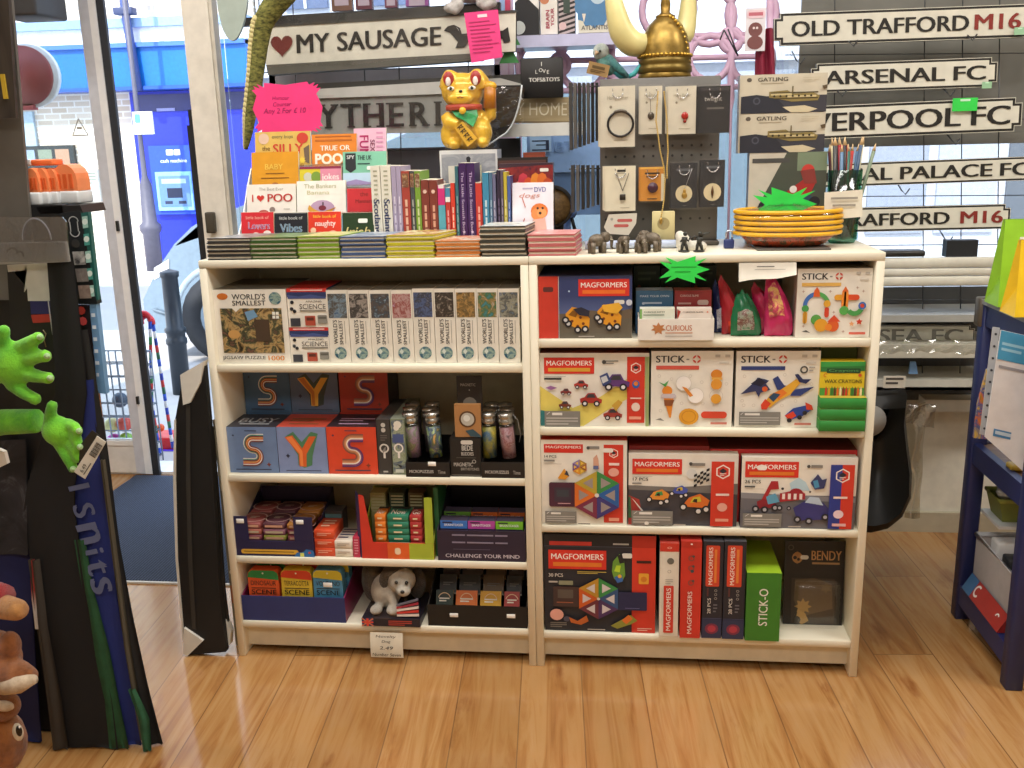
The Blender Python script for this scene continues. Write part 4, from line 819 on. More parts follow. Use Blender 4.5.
for i, (l, r, t, c, nm) in enumerate(((634, 660, 266, '22382a', 'leftmost'), (661, 690, 268, '2a4030', 'middle'), (691, 716, 266, '26332a', 'rightmost'))):
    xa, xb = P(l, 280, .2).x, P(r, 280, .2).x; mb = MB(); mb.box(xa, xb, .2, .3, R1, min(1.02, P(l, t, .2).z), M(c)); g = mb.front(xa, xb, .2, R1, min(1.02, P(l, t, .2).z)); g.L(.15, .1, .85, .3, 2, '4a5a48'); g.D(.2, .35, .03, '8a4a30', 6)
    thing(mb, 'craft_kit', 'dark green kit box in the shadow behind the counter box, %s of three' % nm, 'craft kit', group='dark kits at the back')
# soft foil pouches
def pouch(us, y, col, col2, lab, window=None, txt=None):
    (l, r, t, b, sk) = us; A = P(l, b, y); Bq = P(r, b, y); T_ = P(l, t, y); H = T_.z-R1; W = Bq.x-A.x; s = sk/330.
    rt = root('foil_pouch', lab, 'pouch', (A.x+W/2, y+.02, R1), 'foil pouches')
    def side(sg):
        def fn(u, v):
            bul = math.sin(u*math.pi)**.6*math.sin(min(1, v*1.08)*math.pi)**.7*.022
            wr = .0025*math.sin(u*17+v*9)+.002*math.sin(u*7-v*23)
            wd = W*(.25+.75*math.sin(min(1., (1-v)*1.25+.05)*math.pi*.5))
            return V((A.x+W*.5+(u-.5)*wd+s*v*v, y+.03+sg*(bul+.0)+wr*(bul > .003)-.035*v*0, R1+.001+H*v*(1-.06*math.sin(u*9))))
        return fn
    mb = MB(); mb.sheet(side(-1), 12, 12, M(col, .22)); mb.sheet(side(1), 12, 12, M(col2, .3)); part(mb, 'wrapper', rt)
    if window:
        mb = MB(); fn = side(-1); u0, v0, u1, v1, wc = window
        mb.sheet(lambda u, v: fn(u0+(u1-u0)*u, v0+(v1-v0)*v)+V((0, -.0015, 0)), 6, 6, wc); part(mb, 'printed_panel', rt)
    return rt
pouch((714.5, 731, 284, 336, -6), .05, '26305f', '1c2448', 'navy foil pouch, leftmost beside the counter box', (.2, .1, .8, .5, ART(['26305f', 'c8ccd8', '3a4a8a'], 90)))
pouch((723, 744, 280, 337, -10), .03, 'a82a34', '7a1c28', 'dark red foil pouch leaning behind the green one', (.3, .05, .9, .25, M('d8402c', .25)))
pouch((732, 763, 294, 338, -4), .01, '1f7048', '155038', 'dark green foil pouch with a patterned window', (.2, .15, .75, .6, ART(['1f7048', 'a8b0a0', '6a2a2a', 'd8d8c8'], 70, 4)))
pouch((757, 783, 287, 337, -12), .03, 'b82a58', '8a1c44', 'magenta foil pouch leaning left with tall creased top', (.55, .1, .9, .6, M('e04078', .2)))
pouch((766, 795, 278, 337, -8), .008, 'c8326a', '9a2450', 'bright pink foil pouch with yellow-printed window, nearest the boxed sticks', (.15, .35, .7, .85, ART(['c8a060', 'e8c070', 'c83a6a', '8a6a40'], 60, 6)))
# white boxed magnetic sticks
def sticko(c, bar, barcol, tv, tl=.06, tr=.41, ou=.555, h=.09):
    c.T('STICK', (tl+tr)/2, tv, '2a2826', w=tr-tl, h=h, bold=.025); c.R(tr+.02, tv-.005, tr+.055, tv+.012, '8a8680')
    c.ring(ou, tv, .052, .03, 'cc4a38', 18); c.R(ou-.008, tv-.05, ou+.008, tv+.05, CREAM); c.R(ou-.045, tv-.009, ou+.045, tv+.009, CREAM)
    c.R(tl, bar, ou+.03, bar+.05, barcol)
    for a in (.78, .9): c.L(a, tv-.06, a+.06, tv-.02, 1, 'c0bab0', .9); 
    c.L(.83, tv+.04, .95, tv+.06, 1, 'd0cac0', .9)
def f(c):
    sticko(c, .2, 'dcae5a', .11)
    k = .036
    c.ring(.27, .53, .2, .14, '3f6fb8', 10, 180, 265, e=.95); c.ring(.27, .53, .2, .14, '58a858', 10, 280, 360, e=.95); c.P([(.22, .4), (.31, .4), (.3, .31), (.265, .26), (.23, .31)], 'd8602c')
    c.D(.12, .57, .05, '4a9a50'); c.RR(.09, .61, .15, .79, 'dca038', .2); c.D(.41, .5, .05, 'e0a838'); c.RR(.38, .55, .44, .7, 'd0452c', .2)
    c.RR(.5, .37, .82, .45, 'e0a030', .5); c.RR(.68, .37, .84, .45, 'd8502c', .5); c.RR(.6, .3, .69, .6, 'e88a30', .2); c.P([(.6, .33), (.69, .33), (.645, .25)], 'd8682c'); c.D(.64, .6, .065, '58a850'); c.ring(.78, .55, .13, .06, '4a9a50', 8, 20, 150); c.D(.88, .53, .055, '3f6fb8'); c.D(.88, .53, .03, 'd0452c')
    c.D(.27, .73, .075, '5aa04a'); c.D(.34, .81, .095, 'e0a030'); c.D(.5, .82, .085, 'd8602c'); c.P([(.42, .76), (.6, .76), (.51, .66)], 'd8502c'); c.D(.44, .84, .05, 'e88a30')
    c.star(.75, .79, .04, .02, 5, 'e8a870'); c.star(.85, .76, .05, .025, 5, 'd0452c'); c.R(.72, .91, .94, .945, 'd86a58'); c.P([(.08, .9), (.14, .88), (.2, .92)], '55524c')
    for u, v in ((.08, .32), (.44, .32), (.8, .27), (.88, .32), (.5, .62), (.64, .9), (.1, .82)): c.star(u, v, .025, .01, 4, 'b8a090')
bx('building_set_box', 'white square box of magnetic sticks with ochre bar, top shelf at the right end', 'toy box', 796.5, 268.5, 871, 337.5, .015, .2, R1, CREAM, f, side=M('d0cbc0'), top=M('8a867c'))  # top darkened in colour to stand for shade below the top board
# ---- row 2
def f(c):
    c.P([(0, .45), (.15, .6), (.3, .75), (.55, .6), (.8, .35), (1, .3), (1, .45), (.6, .8), (.4, 1), (.1, 1), (0, .8)], 'e0cf68'); c.P([(0, .78), (.2, .85), (.36, 1), (0, 1)], '2f7f84'); c.P([(.96, .05), (1, .05), (1, 1), (.97, 1)], '9aa870')
    logo(c, .04, .06, .5, .28, 'd8a43a'); c.L(.58, .1, .72, .16, 2, '7a7a76'); c.D(.59, .12, .03, '4a4a48', 6); c.R(.8, .05, .96, .95, 'cf3a2a'); badge(c, .88, .2, .075); c.D(.88, .42, .055, '2f5fa8', e=.9); c.D(.88, .41, .03, 'd87a30'); c.R(.83, .6, .93, .62, 'e8c8b8'); c.D(.88, .73, .06, 'e8d0c4', e=.95); c.R(.82, .86, .93, .9, 'e8a088')
    c.L(.04, .33, .2, .38, 1, '3a3a38', .6); c.R(.04, .31, .24, .315, '8a8680'); c.P([(.05, .47), (.1, .44), (.16, .47), (.1, .5)], '9a6aa0')
    for u, v, r, b in ((.38, .42, .09, 'b03a34'), (.24, .52, .07, '8a3a38'), (.23, .7, .08, '7a3a2c'), (.47, .62, .14, 'a8342c'), (.7, .38, .17, '5f3a78'), (.67, .82, .12, '9a3830')): c.car(u, v, r, b, win='3a3a40')
    c.P([(.55, .3), (.62, .25), (.66, .38), (.58, .44)], '3a4a7a'); c.P([(.56, .32), (.61, .29), (.63, .36), (.58, .4)], 'c8ccd0'); c.P([(.66, .7), (.72, .62), (.76, .66), (.7, .78)], 'c8a040')
    warn(c, .04, .78, .37, 1)
bx('building_set_box', 'white and yellow building set box with many little vehicles, second shelf at the left', 'toy box', 539.5, 353, 649, 427, .02, .2, R2, CREAM, f, top=M('7a3a34'))  # dark red top is shelf shade painted into the colour
def f(c):
    sticko(c, .19, 'd0584a', .105, .06, .41, .555)
    c.P([(.16, .62), (.28, .62), (.25, .88), (.23, .88)], 'e08a30'); c.D(.2, .52, .065, 'e08a30'); c.RR(.12, .56, .31, .62, 'c8bcc0', .5); c.P([(.16, .64), (.29, .64), (.26, .72), (.17, .72)], '8a5030'); c.P([(.09, .4), (.16, .43), (.22, .38), (.18, .47)], '4a9a50')
    c.D(.4, .42, .095, 'f4f0ea'); c.ring(.4, .42, .1, .093, 'd4cdc2'); c.D(.55, .58, .1, 'f4f0ea'); c.ring(.55, .58, .105, .098, 'd4cdc2'); c.P([(.38, .46), (.44, .48), (.52, .58), (.48, .6)], 'e08a30')
    c.D(.47, .86, .11, 'e0a030', e=1.15); c.ring(.47, .86, .08, .07, 'c8842a', e=1.15); c.RR(.62, .79, .94, .88, 'd84a34', .5)
    c.D(.8, .3, .065, 'd8862c', e=1.1); c.R(.74, .34, .87, .37, 'e8b458'); c.D(.8, .43, .07, 'e09a38'); c.ring(.8, .58, .085, .08, 'c8c0b8'); c.D(.8, .62, .065, 'e0a038'); c.R(.74, .93, .94, .96, 'c87a6a'); c.P([(.06, .9), (.12, .88), (.17, .92)], '8a867e')
    for u, v in ((.1, .32), (.25, .36), (.48, .32), (.62, .4), (.38, .68), (.12, .78), (.64, .68), (.92, .42)): c.ring(u, v, .022, .016, 'cfc8bc', 8)
bx('building_set_box', 'white square box of magnetic sticks with red bar, ice cream and frying pan pictures', 'toy box', 651, 351, 732.5, 427.5, .02, .2, R2, CREAM, f, side=M('d0cbc0'), top=M('7a746c'))  # top painted duller than the carton, imitating shade from the shelf above
def f(c):
    sticko(c, .195, '2f3f78', .105, .06, .41, .555); c.ring(.81, .24, .05, .03, '4a4a44', 12); c.L(.87, .2, .94, .28, 2, 'a8a49c')
    N_ = '2f3f7a'
    c.P([(.44, .36), (.5, .32), (.58, .44), (.65, .46), (.62, .52), (.5, .5)], N_); c.P([(.68, .5), (.94, .46), (.78, .58), (.66, .58)], N_); c.P([(.36, .66), (.42, .56), (.54, .5), (.72, .36), (.78, .4), (.66, .56), (.5, .66), (.42, .74)], 'e0a838'); c.P([(.46, .55), (.56, .49), (.62, .54), (.52, .63)], 'e07a30'); c.P([(.4, .6), (.46, .54), (.54, .56), (.46, .66)], '2a4a6a')
    c.P([(.31, .7), (.36, .62), (.43, .68), (.38, .76), (.32, .76)], 'd8442c'); c.P([(.7, .3), (.74, .29), (.8, .36), (.9, .36), (.84, .42), (.76, .4)], '26305a')
    c.P([(.06, .56), (.2, .42), (.26, .34), (.34, .36), (.4, .38), (.36, .42), (.42, .5), (.3, .54), (.28, .6), (.24, .52)], '333a62'); c.P([(.18, .42), (.28, .34), (.36, .4), (.3, .46)], '1f2238'); c.D(.35, .49, .035, 'd8602c')
    c.P([(.6, .84), (.7, .74), (.86, .7), (.92, .76), (.82, .84), (.66, .9)], '2f4a9a'); c.P([(.6, .84), (.7, .78), (.74, .84), (.66, .9)], 'd8442c'); c.P([(.84, .66), (.92, .7), (.94, .76), (.86, .76)], 'd8442c')
    for u, v in ((.66, .9), (.84, .8), (.78, .86)): c.D(u, v, .03, '2a2a30', 10)
    warn(c, .05, .79, .55, .965); c.R(.72, .93, .92, .96, 'c87a6a')
    for u, v in ((.1, .32), (.58, .3), (.9, .42), (.08, .64), (.1, .7), (.22, .7), (.56, .7), (.72, .64)): c.ring(u, v, .022, .016, 'cfc8bc', 8)
bx('building_set_box', 'white square box of magnetic sticks with navy bar and toy plane picture', 'toy box', 735.5, 351, 819, 427.5, .02, .2, R2, CREAM, f, side=M('d0cbc0'), top=M('7a746c'))  # darkened top again, shade put into the colour
# crayons
z = R2
for k in range(3):
    xa, xb = P(819.5, 420, -.012).x, P(865.5, 420, -.012).x; mb = MB(); mb.rbox(xa, xb, -.012, .1, z, z+.0265, M('2f8a3a'), .001, 1)
    g = mb.face((xa, .1, z+.0265), (xb-xa, 0, 0), (0, -.112, 0), (0, 0, 1)); g.R(.0, .75, 1, 1, 'b8a83a')
    thing(mb, 'crayon_box', 'green end of a wax crayon box, %s of three lying stacked' % ['bottom', 'middle', 'top'][k], 'crayon box', group='crayon boxes lying down'); z += .027
xa, xb = P(820, 380, .01).x, P(864.5, 380, .01).x; z2 = P(842, 361.5, .01).z
mb = MB(); mb.box(xa, xb, .01, .04, z+E1, z2, M('e0c52c')); g = mb.front(xa, xb, .01, z+E1, z2); g.R(0, 0, 1, .16, '3a9a48'); g.P([(0, .16), (1, .12), (1, .28), (0, .3)], '2f7a3a'); g.RR(.14, .2, .9, .34, '1f4a2a', .2); g.T('Crayons', .52, .27, '5a9a58', w=.66, h=.1); g.T('WAX CRAYONS', .52, .58, '3a3418', w=.84, h=.11, bold=.016); g.ring(.12, .4, .06, .035, 'd07a2a', 10, 60, 320); g.D(.89, .4, .05, 'd05a2a', 8); g.R(0, .78, 1, 1, '4a9a40')
for i in range(13):
    a = .12+i*.065; cc = ['c83a2a', 'd8a02a', '3a7a3a', '5a3a2a', 'd86a2a', 'e8d8b0', '8a2a2a'][i % 7]; g.P([(a, 1), (a, .82), (a+.025, .72), (a+.05, .82), (a+.05, 1)], cc)
thing(mb, 'crayon_box', 'yellow wax crayon box standing upright on the stacked green ones', 'crayon box')
x0, x1 = P(822, 360, .09).x, min(1.578, P(864, 360, .09).x); mb = MB(); mb.box(x0, x1, .11, .14, R2, .835, M('6a7a3c')); g = mb.front(x0, x1, .11, R2, .835); g.R(0, 0, 1, .1, 'a8a070'); g.P([(.2, .02), (.6, .0), (.5, .08)], '3a5a3a'); thing(mb, 'crayon_box', 'dim olive crayon box standing behind the yellow one', 'crayon box')
# ---- row 3
RB6 = ['b04a2c', 'd8762c', 'c8a83a', '4a9a48', '2f6fb0', '4a3a80']
def f(c):
    logo(c, .035, .05, .49, .15, 'd63328'); c.L(.54, .07, .68, .11, 1, '8a8680', .8); c.D(.55, .09, .02, '4a4a48', 6)
    c.R(.73, .05, .955, .97, 'cf3a2a'); badge(c, .845, .15, .055); c.RR(.72, .09, .84, .14, 'f0e8e0', .4); c.R(.79, .26, .91, .29, 'f0d8d0'); c.D(.845, .37, .05, 'e8a898', e=1.2); c.R(.79, .91, .91, .95, 'e8a088')
    c.T('14 PCS', .11, .19, '3a3836', w=.14, h=.03); c.L(.035, .23, .16, .26, 1, '8a8680', .7); c.R(.035, .275, .24, .28, 'b8b2a8')
    c.P([(.19, .45), (.27, .33), (.33, .42), (.28, .46)], 'd8942c'); c.P([(.27, .4), (.3, .35), (.33, .42)], '2f3a4a'); c.hexa(.45, .31, .09, ['c8a03a', 'd88a2c', '6a4a8a', '8a7ab0', 'b08a30', 'a05a3a'], 'e8c050'); c.P([(.61, .2), (.65, .16), (.67, .22), (.68, .33), (.61, .33)], 'd0a088'); c.R(.61, .29, .67, .33, '5a6a9a')
    c.RR(.09, .49, .42, .78, '4a2438', .08); c.R(.15, .55, .35, .72, '3d3040'); c.R(.18, .58, .32, .66, '3a4048'); c.R(.19, .735, .34, .745, 'c8a0a8')
    c.hexa(.65, .635, .285, ['3a8a4a', '2c5fa0', '3f3a78', '7a3048', 'd8702c', 'b8a03a'], '9a8f8c', a0=-90); c.D(.65, .635, .025, 'd8d4cc', 10)
    warn(c, .04, .83, .41, .97); c.R(.43, .97, .57, .98, '55524c')
bx('building_set_box', 'white building set box with a large rainbow hexagon, third shelf at the left', 'toy box', 541, 440, 627, 523.5, .01, .18, R3, CREAM, f, top=M('c83a30'), side=M('b83028'))
def f(c):
    c.R(0, .46, 1, 1, '46444a'); c.P([(0, .44), (.45, .46), (1, .4), (1, .55), (0, .5)], '7a7672'); c.P([(0, .58), (.1, .64), (.15, 1), (0, 1)], 'a83a34'); c.P([(.03, .62), (.06, .66), (.14, .8), (.12, .8)], 'e8e0d8'); c.P([(0, .6), (.02, .6), (.03, .9), (0, .9)], '3a6a48')
    logo(c, .035, .07, .49, .28, 'e07a2c'); c.L(.56, .12, .7, .17, 1, '8a8680', .8); c.D(.57, .13, .025, '4a4a48', 6); c.T('17 PCS', .11, .35, '3a3836', w=.14, h=.045); c.L(.035, .4, .12, .43, 1, '8a8680', .7); c.R(.035, .31, .22, .315, 'b8b2a8')
    c.D(.58, .27, .07, 'd8d8d4'); 
    for i in range(5):
        for j in range(5):
            if (i+j) % 2 == 0: c.P([(.6+.028*i, .28+.035*j-.02*i), (.628+.028*i, .26+.035*j-.02*i), (.628+.028*i, .295+.035*j-.02*i), (.6+.028*i, .315+.035*j-.02*i)], '1e1e20')
    for u, v, r, cs in ((.28, .58, .14, ('e0903a', '4a9a58')), (.47, .5, .11, ('4a5ab0', 'c8b03a')), (.62, .66, .18, ('d8702c', 'c8b83a'))):
        q = c.h/c.w; c.P([(u-r*q, v+.3*r), (u-.5*r*q, v-.4*r), (u+.3*r*q, v-.7*r), (u+r*q, v-.2*r), (u+.8*r*q, v+.4*r)], cs[0]); c.P([(u-.4*r*q, v), (u-.2*r*q, v-.4*r), (u+.3*r*q, v-.5*r), (u+.4*r*q, v-.1*r)], cs[1]); c.P([(u-.25*r*q, v-.1*r), (u-.1*r*q, v-.3*r), (u+.1*r*q, v-.3*r), (u+.1*r*q, v)], '2a2420')
        for a, b in ((-.9, .35), (.75, .5), (.2, .65)): c.D(u+a*r*q, v+b*r, .3*r, '2c2c30', 12); c.D(u+a*r*q, v+b*r, .17*r, 'd8d4d0', 10)
    warn(c, .03, .78, .41, .98); c.RR(.15, .93, .19, .98, 'e8e4dc', .4); c.R(.42, .96, .53, .975, 'b8b2a8')
    c.R(.755, .08, .96, .98, 'cf3a2a'); badge(c, .86, .22, .1); c.R(.8, .52, .92, .55, 'f0d8d0'); c.D(.86, .71, .06, 'e8a898', e=1.1); c.R(.8, .87, .92, .91, 'e8a088')
bx('building_set_box', 'white-topped building set box with orange racing cars, middle of the third shelf', 'toy box', 628.5, 454, 737.5, 526, .015, .028, R3, CREAM, f, side=M('241a34'))
def f(c):
    c.R(0, .53, 1, 1, '6b6a70'); c.P([(0, .5), (1, .56), (1, .62), (0, .58)], '8a8a90'); c.P([(.42, .36), (.5, .28), (.56, .34), (.6, .46), (.44, .46)], 'b8d4e0')
    logo(c, .03, .06, .495, .28, 'e07a2c'); c.RR(.13, .11, .22, .18, 'f4ece4', .5); c.L(.6, .1, .7, .15, 1, '8a8680', .8); c.D(.58, .12, .025, '4a4a48', 6); c.T('26 PCS', .1, .34, '3a3836', w=.14, h=.05); c.L(.03, .4, .12, .43, 1, '5a5a58', .8); c.R(.03, .44, .2, .445, 'b8b2a8')
    c.P([(.18, .6), (.26, .33), (.32, .33), (.33, .44), (.26, .45), (.2, .66)], 'a82a30'); c.P([(.14, .62), (.2, .58), (.3, .64), (.34, .7), (.15, .72)], '8a2430'); c.P([(.22, .55), (.3, .5), (.34, .62), (.24, .66)], '5fa0c0')
    c.P([(.34, .5), (.5, .44), (.56, .5), (.56, .58), (.34, .62)], 'a82a34'); c.D(.48, .5, .075, '9a2430', e=1.2)
    for i in range(4): c.R(.36+.05*i, .5, .385+.05*i, .58, 'e8dcd8')
    c.P([(.46, .7), (.56, .6), (.72, .62), (.78, .72), (.76, .86), (.5, .88)], '3a3a78'); c.P([(.56, .62), (.6, .54), (.68, .55), (.72, .66)], 'b8c8d8'); c.P([(.6, .34), (.66, .22), (.7, .3), (.74, .28), (.72, .42), (.64, .44)], '3a3f6a'); c.P([(.62, .32), (.66, .3), (.68, .4), (.64, .42)], '4a90b8'); c.D(.6, .47, .015, '2a2a30', 6); c.D(.36, .43, .02, '2a2a30', 6)
    for u, v, r in ((.13, .72, .05), (.21, .73, .05), (.3, .7, .05), (.34, .7, .04), (.5, .86, .05), (.6, .88, .05), (.74, .82, .05), (.42, .7, .03)): c.D(u, v, r, '2a2a32', 12); c.D(u, v, r*.5, 'a8a8b0', 10)
    warn(c, .02, .78, .36, .97); c.R(.42, .95, .53, .965, 'b8b2a8')
    c.R(.765, .08, .97, .98, 'cf3a2a'); c.R(.765, .08, .865, .98, '2c3a8a'); badge(c, .87, .23, .1); c.R(.8, .52, .92, .55, 'f0d8d0'); c.D(.85, .77, .06, 'e8d0d8', e=1.1); c.R(.8, .9, .92, .94, 'e0b0b0')
bx('building_set_box', 'white-topped building set box with red crane truck picture, third shelf at the right', 'toy box', 741, 457.5, 856, 529, .01, .028, R3, CREAM, f, side=M('241a34'))
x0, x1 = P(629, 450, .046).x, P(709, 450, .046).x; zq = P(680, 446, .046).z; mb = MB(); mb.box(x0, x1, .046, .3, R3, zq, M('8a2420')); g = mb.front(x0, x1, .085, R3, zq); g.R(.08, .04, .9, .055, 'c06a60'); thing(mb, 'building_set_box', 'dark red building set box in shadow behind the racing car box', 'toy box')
x0, x1 = P(710, 452, .046).x, min(1.578, P(861, 452, .046).x); mb = MB()
mb.box(x0, x1, .046, .3, R3, P(785, 449.5, .046).z, M('d83a3a'), top=M('5a1c1a')); thing(mb, 'building_set_box', 'long bright red building set box lying behind the crane truck box', 'toy box')
# ---- row 4
def f(c):
    c.R(0, 0, .79, 1, '24262e'); c.R(0, 0, .79, .115, '1c1d22'); c.R(.05, .07, .43, .11, 'b8342c'); c.L(.62, .08, .76, .1, 1, 'a8a49c', .8); c.R(0, .115, .79, .12, '4a5060')
    c.R(.79, 0, 1, 1, 'cf3a2a'); c.R(.79, 0, 1, .12, 'b02c20'); c.L(.83, .25, .96, .28, 1, '3a1a18', .9); c.RR(.85, .38, .94, .49, 'e8a83a', .1); c.D(.895, .44, .03, 'd8802c', 8); c.L(.84, .95, .97, .985, 2, 'e8b8a8'); 
    logo(c, .04, .155, .56, .35, 'e07a2c')
    c.T('30 PCS', .105, .415, 'd8d4cc', w=.13, h=.035); c.RR(.13, .47, .26, .515, '8a8a70', .2); c.L(.04, .475, .12, .5, 1, 'b8b4ac', .7); c.L(.3, .37, .56, .4, 2, 'c0a850', .5)
    c.RR(.7, .175, .79, .225, 'e0e0d8', .3); c.P([(.61, .36), (.62, .26), (.68, .18), (.72, .26), (.73, .4), (.7, .47), (.63, .44)], '6a9a3a'); c.P([(.63, .36), (.65, .3), (.69, .3), (.68, .37)], 'b8d83a'); c.P([(.66, .2), (.7, .18), (.72, .27), (.68, .28)], '1f2024'); c.P([(.63, .42), (.7, .39), (.71, .46), (.66, .48)], '3a6ab0'); c.D(.68, .41, .02, 'e0b03a', 8)
    c.RR(.08, .53, .31, .74, '43302e', .06); c.R(.12, .56, .26, .65, '5a5048'); c.R(.11, .69, .26, .7, '9a5a40')
    c.RR(.67, .57, .925, .76, '22264a', .05); c.R(.73, .735, .86, .74, '6a6a9a')
    c.hexa(.49, .645, .215, ['3a8a48', '2f4f7a', '4a2f5a', '6a2f3a', 'c85a24', 'b88a30'], 'd0c8c8', a0=-90); c.D(.49, .645, .015, 'd8d4cc', 8)
    c.D(.11, .82, .06, 'dca090', e=1.1); c.L(.05, .9, .2, .96, 3, '7a766e', .5); c.R(.39, .96, .55, .97, 'b8b4ac')
    c.P([(.22, .84), (.3, .88), (.38, .82), (.4, .88), (.33, .92), (.24, .9)], 'b8602c'); c.P([(.6, .92), (.72, .84), (.78, .8), (.84, .86), (.78, .9), (.66, .95)], '8a8a3a'); c.P([(.7, .86), (.76, .8), (.8, .84), (.74, .9)], 'd8702c'); c.D(.2, .86, .03, '4a4a5a', 8)
bx('building_set_box', 'black building set box with red end and rainbow hexagon, bottom shelf at the left', 'toy box', 544.5, 535, 655.5, 632, .012, .18, R4, '24262e', f)
def spine(l, r, t, y, col, fr, lab, top=None, d=.22, name='building_set_box'):
    return bx(name, lab, 'toy box', l, t, r, 640, y, d, R4, col, fr, top=M(top) if top else None)
def f(c):
    c.R(0, 0, 1, .09, 'c8382a'); c.ring(.5, .05, .012, .006, 'e8a090', 10, e=2); c.D(.56, .19, .035, '6a6a62', 10); c.ring(.5, .3, .018, .013, 'b0aaa0'); c.L(.3, .38, .7, .44, 3, 'b8b2a8'); c.RR(.22, .45, .74, .96, 'cc3a2c', .02); c.T('MAGFORMERS', .48, .705, 'f0e4dc', w=.46, h=.24, rot=90, bold=.016)
spine(659.5, 678.5, 543, -.002, 'e0dacc', f, 'white building set box end with red block, standing on the bottom shelf', 'b8443a')
def f(c):
    c.R(0, 0, 1, .06, 'b83024'); c.L(.45, .02, .55, .05, 1, 'e8e0d8')
    for v in (.17, .27, .42): c.ring(.5, v, .03, .02, '8a4a40', 8); c.D(.6, v-.02, .014, '5a4a48', 6)
    c.D(.55, .3, .018, '3a4a50', 6); c.T('MAGFORMERS', .46, .73, 'f0dcd4', w=.44, h=.22, rot=90, bold=.016)
spine(680.5, 701, 541.5, -.008, 'c83428', f, 'red building set box end standing beside the white one', 'b83a30')
def f(c):
    c.RR(.14, .04, .82, .46, 'd0452c', .03); c.T('MAGFORMERS', .38, .25, 'f0e4dc', w=.38, h=.2, rot=90, bold=.016); c.R(.56, .08, .68, .42, 'e0803a'); c.R(0, .79, 1, .795, '4a5070'); c.R(0, .8, 1, 1, '2c3350'); c.D(.5, .9, .055, '7a2c44', e=1.15); c.D(.5, .9, .035, 'b03a4a', e=1.1)
    c.T('28 PCS', .34, .66, 'e0dcd4', w=.16, h=.16, rot=90); c.R(.22, .47, .3, .56, '5a3030')
    for v in (.5, .54, .58): c.ring(.66, v, .014, .009, '9a968e', 8)
    c.L(.55, .64, .75, .74, 3, '6a6a70')
spine(702.5, 722.5, 541.5, -.004, '25252f', f, 'dark building set box end with orange block, left of the matching pair', '4a4a50')
spine(723.5, 745, 541.5, -.006, '25252f', f, 'dark building set box end with orange block, right of the matching pair', '4a4a50')
def f(c): c.T('STICK-O', .5, .5, 'e8e8dc', w=.54, h=.26, rot=90, bold=.016)
spine(746, 780.5, 573, -.012, '3a7a26', f, 'green box of magnetic sticks with a lime lid, bottom shelf', '9ac02c', .2)
# dark blister pack
x0, x1 = P(784, 580, .09).x, min(1.58, P(849, 580, .09).x); z1 = P(815, 541, .11).z
bp_ = root('blister_pack', 'black hanging blister card with tan lettering at the bottom right', 'pack', ((x0+x1)/2, .09, R4))
mb = MB(); mb.prism([(x0, .08, R4), (x1-.004, .08, R4), (x1, .11, z1), (x0+.002, .11, z1)], (0, .003, 0), M('1f1b18', .35)); g = mb.face((x0+.002, .11, z1), (x1-x0-.004, 0, 0), (0, -.03, R4-z1), (0, -1, .15)); g.T('BENDY', .7, .17, 'b88a58', w=.5, h=.11, bold=.02); g.RR(.12, .13, .3, .27, 'a87a48', .5); g.RR(.26, .17, .4, .22, 'd0c8b8', .5); g.D(.17, .2, .022, '2a201a', 8); g.D(.23, .22, .018, '2a201a', 8); g.L(.46, .25, .92, .28, 1, '9a7850', .8); g.ring(.1, .08, .035, .022, '4a443c', 10); g.R(.12, .44, .85, .98, '3a3026'); g.P([(.18, .46), (.5, .44), (.8, .5), (.82, .8), (.3, .9), (.16, .7)], '5a4a34'); g.star(.32, .78, .1, .06, 8, '9a7a44'); g.P([(.2, .92), (.24, .82), (.36, .86), (.42, .95), (.3, 1)], 'a88448'); g.D(.22, .94, .045, '2a2218', 8); g.star(.7, .55, .07, .04, 6, '6a5a3c'); part(mb, 'backing_card', bp_)
mb = MB(); a = g.pt(.15, .44, .001); b = g.pt(.9, .98, .001); mb.rbox(a.x, b.x, .05, .092, R4+.002, a.z, CLEAR(.06), .008, 2); part(mb, 'clear_blister', bp_)
# green star and paper note clipped to the top board
STG = M('2fe052', .6)
def bigstar(name, l, r, t, b, y, mat, n, lab, lines, tilt=0., inner=.66, seed=1, d=.0015, ex=.45):
    A, Bq = P(l, (t+b)/2, y), P(r, (t+b)/2, y); zt, zb = P((l+r)/2, t, y).z, P((l+r)/2, b, y).z; R = random.Random(seed)
    cx, cz, rx, rz = (A.x+Bq.x)/2, (zt+zb)/2, (Bq.x-A.x)/2, (zt-zb)/2; pts = []
    for i in range(2*n):
        t_ = math.pi*i/n; k = 1.0 if i % 2 == 0 else inner+R.uniform(-.05, .05)
        c_, s_ = math.cos(t_), math.sin(t_); px = abs(c_)**ex*(1 if c_ > 0 else -1); pz = abs(s_)**ex*(1 if s_ > 0 else -1)
        pts.append((cx+rx*k*px, y, cz+rz*k*pz))
    mb = MB(); mb.prism(pts, (0, d, 0), mat); g = mb.front(A.x, Bq.x, y, zb, zt)
    for tx, u, v, w, c in lines: g.T(tx, u, v, c, w=w, bold=0., sk=.2) if tx else g.L(u-w/2, v, u+w/2, v+.06, 1, c, .6)
    return thing(mb, name, lab, 'price star')
bigstar('price_star', 658.5, 709.5, 256, 283.5, -.006, STG, 9, 'bright green price star stuck to the edge of the bookcase top', [('', .5, .38, .5, '1fa83a'), ('', .48, .55, .3, '1fa83a')], inner=.55)
a, b = P(739, 263, -.004), P(796, 275, -.004)
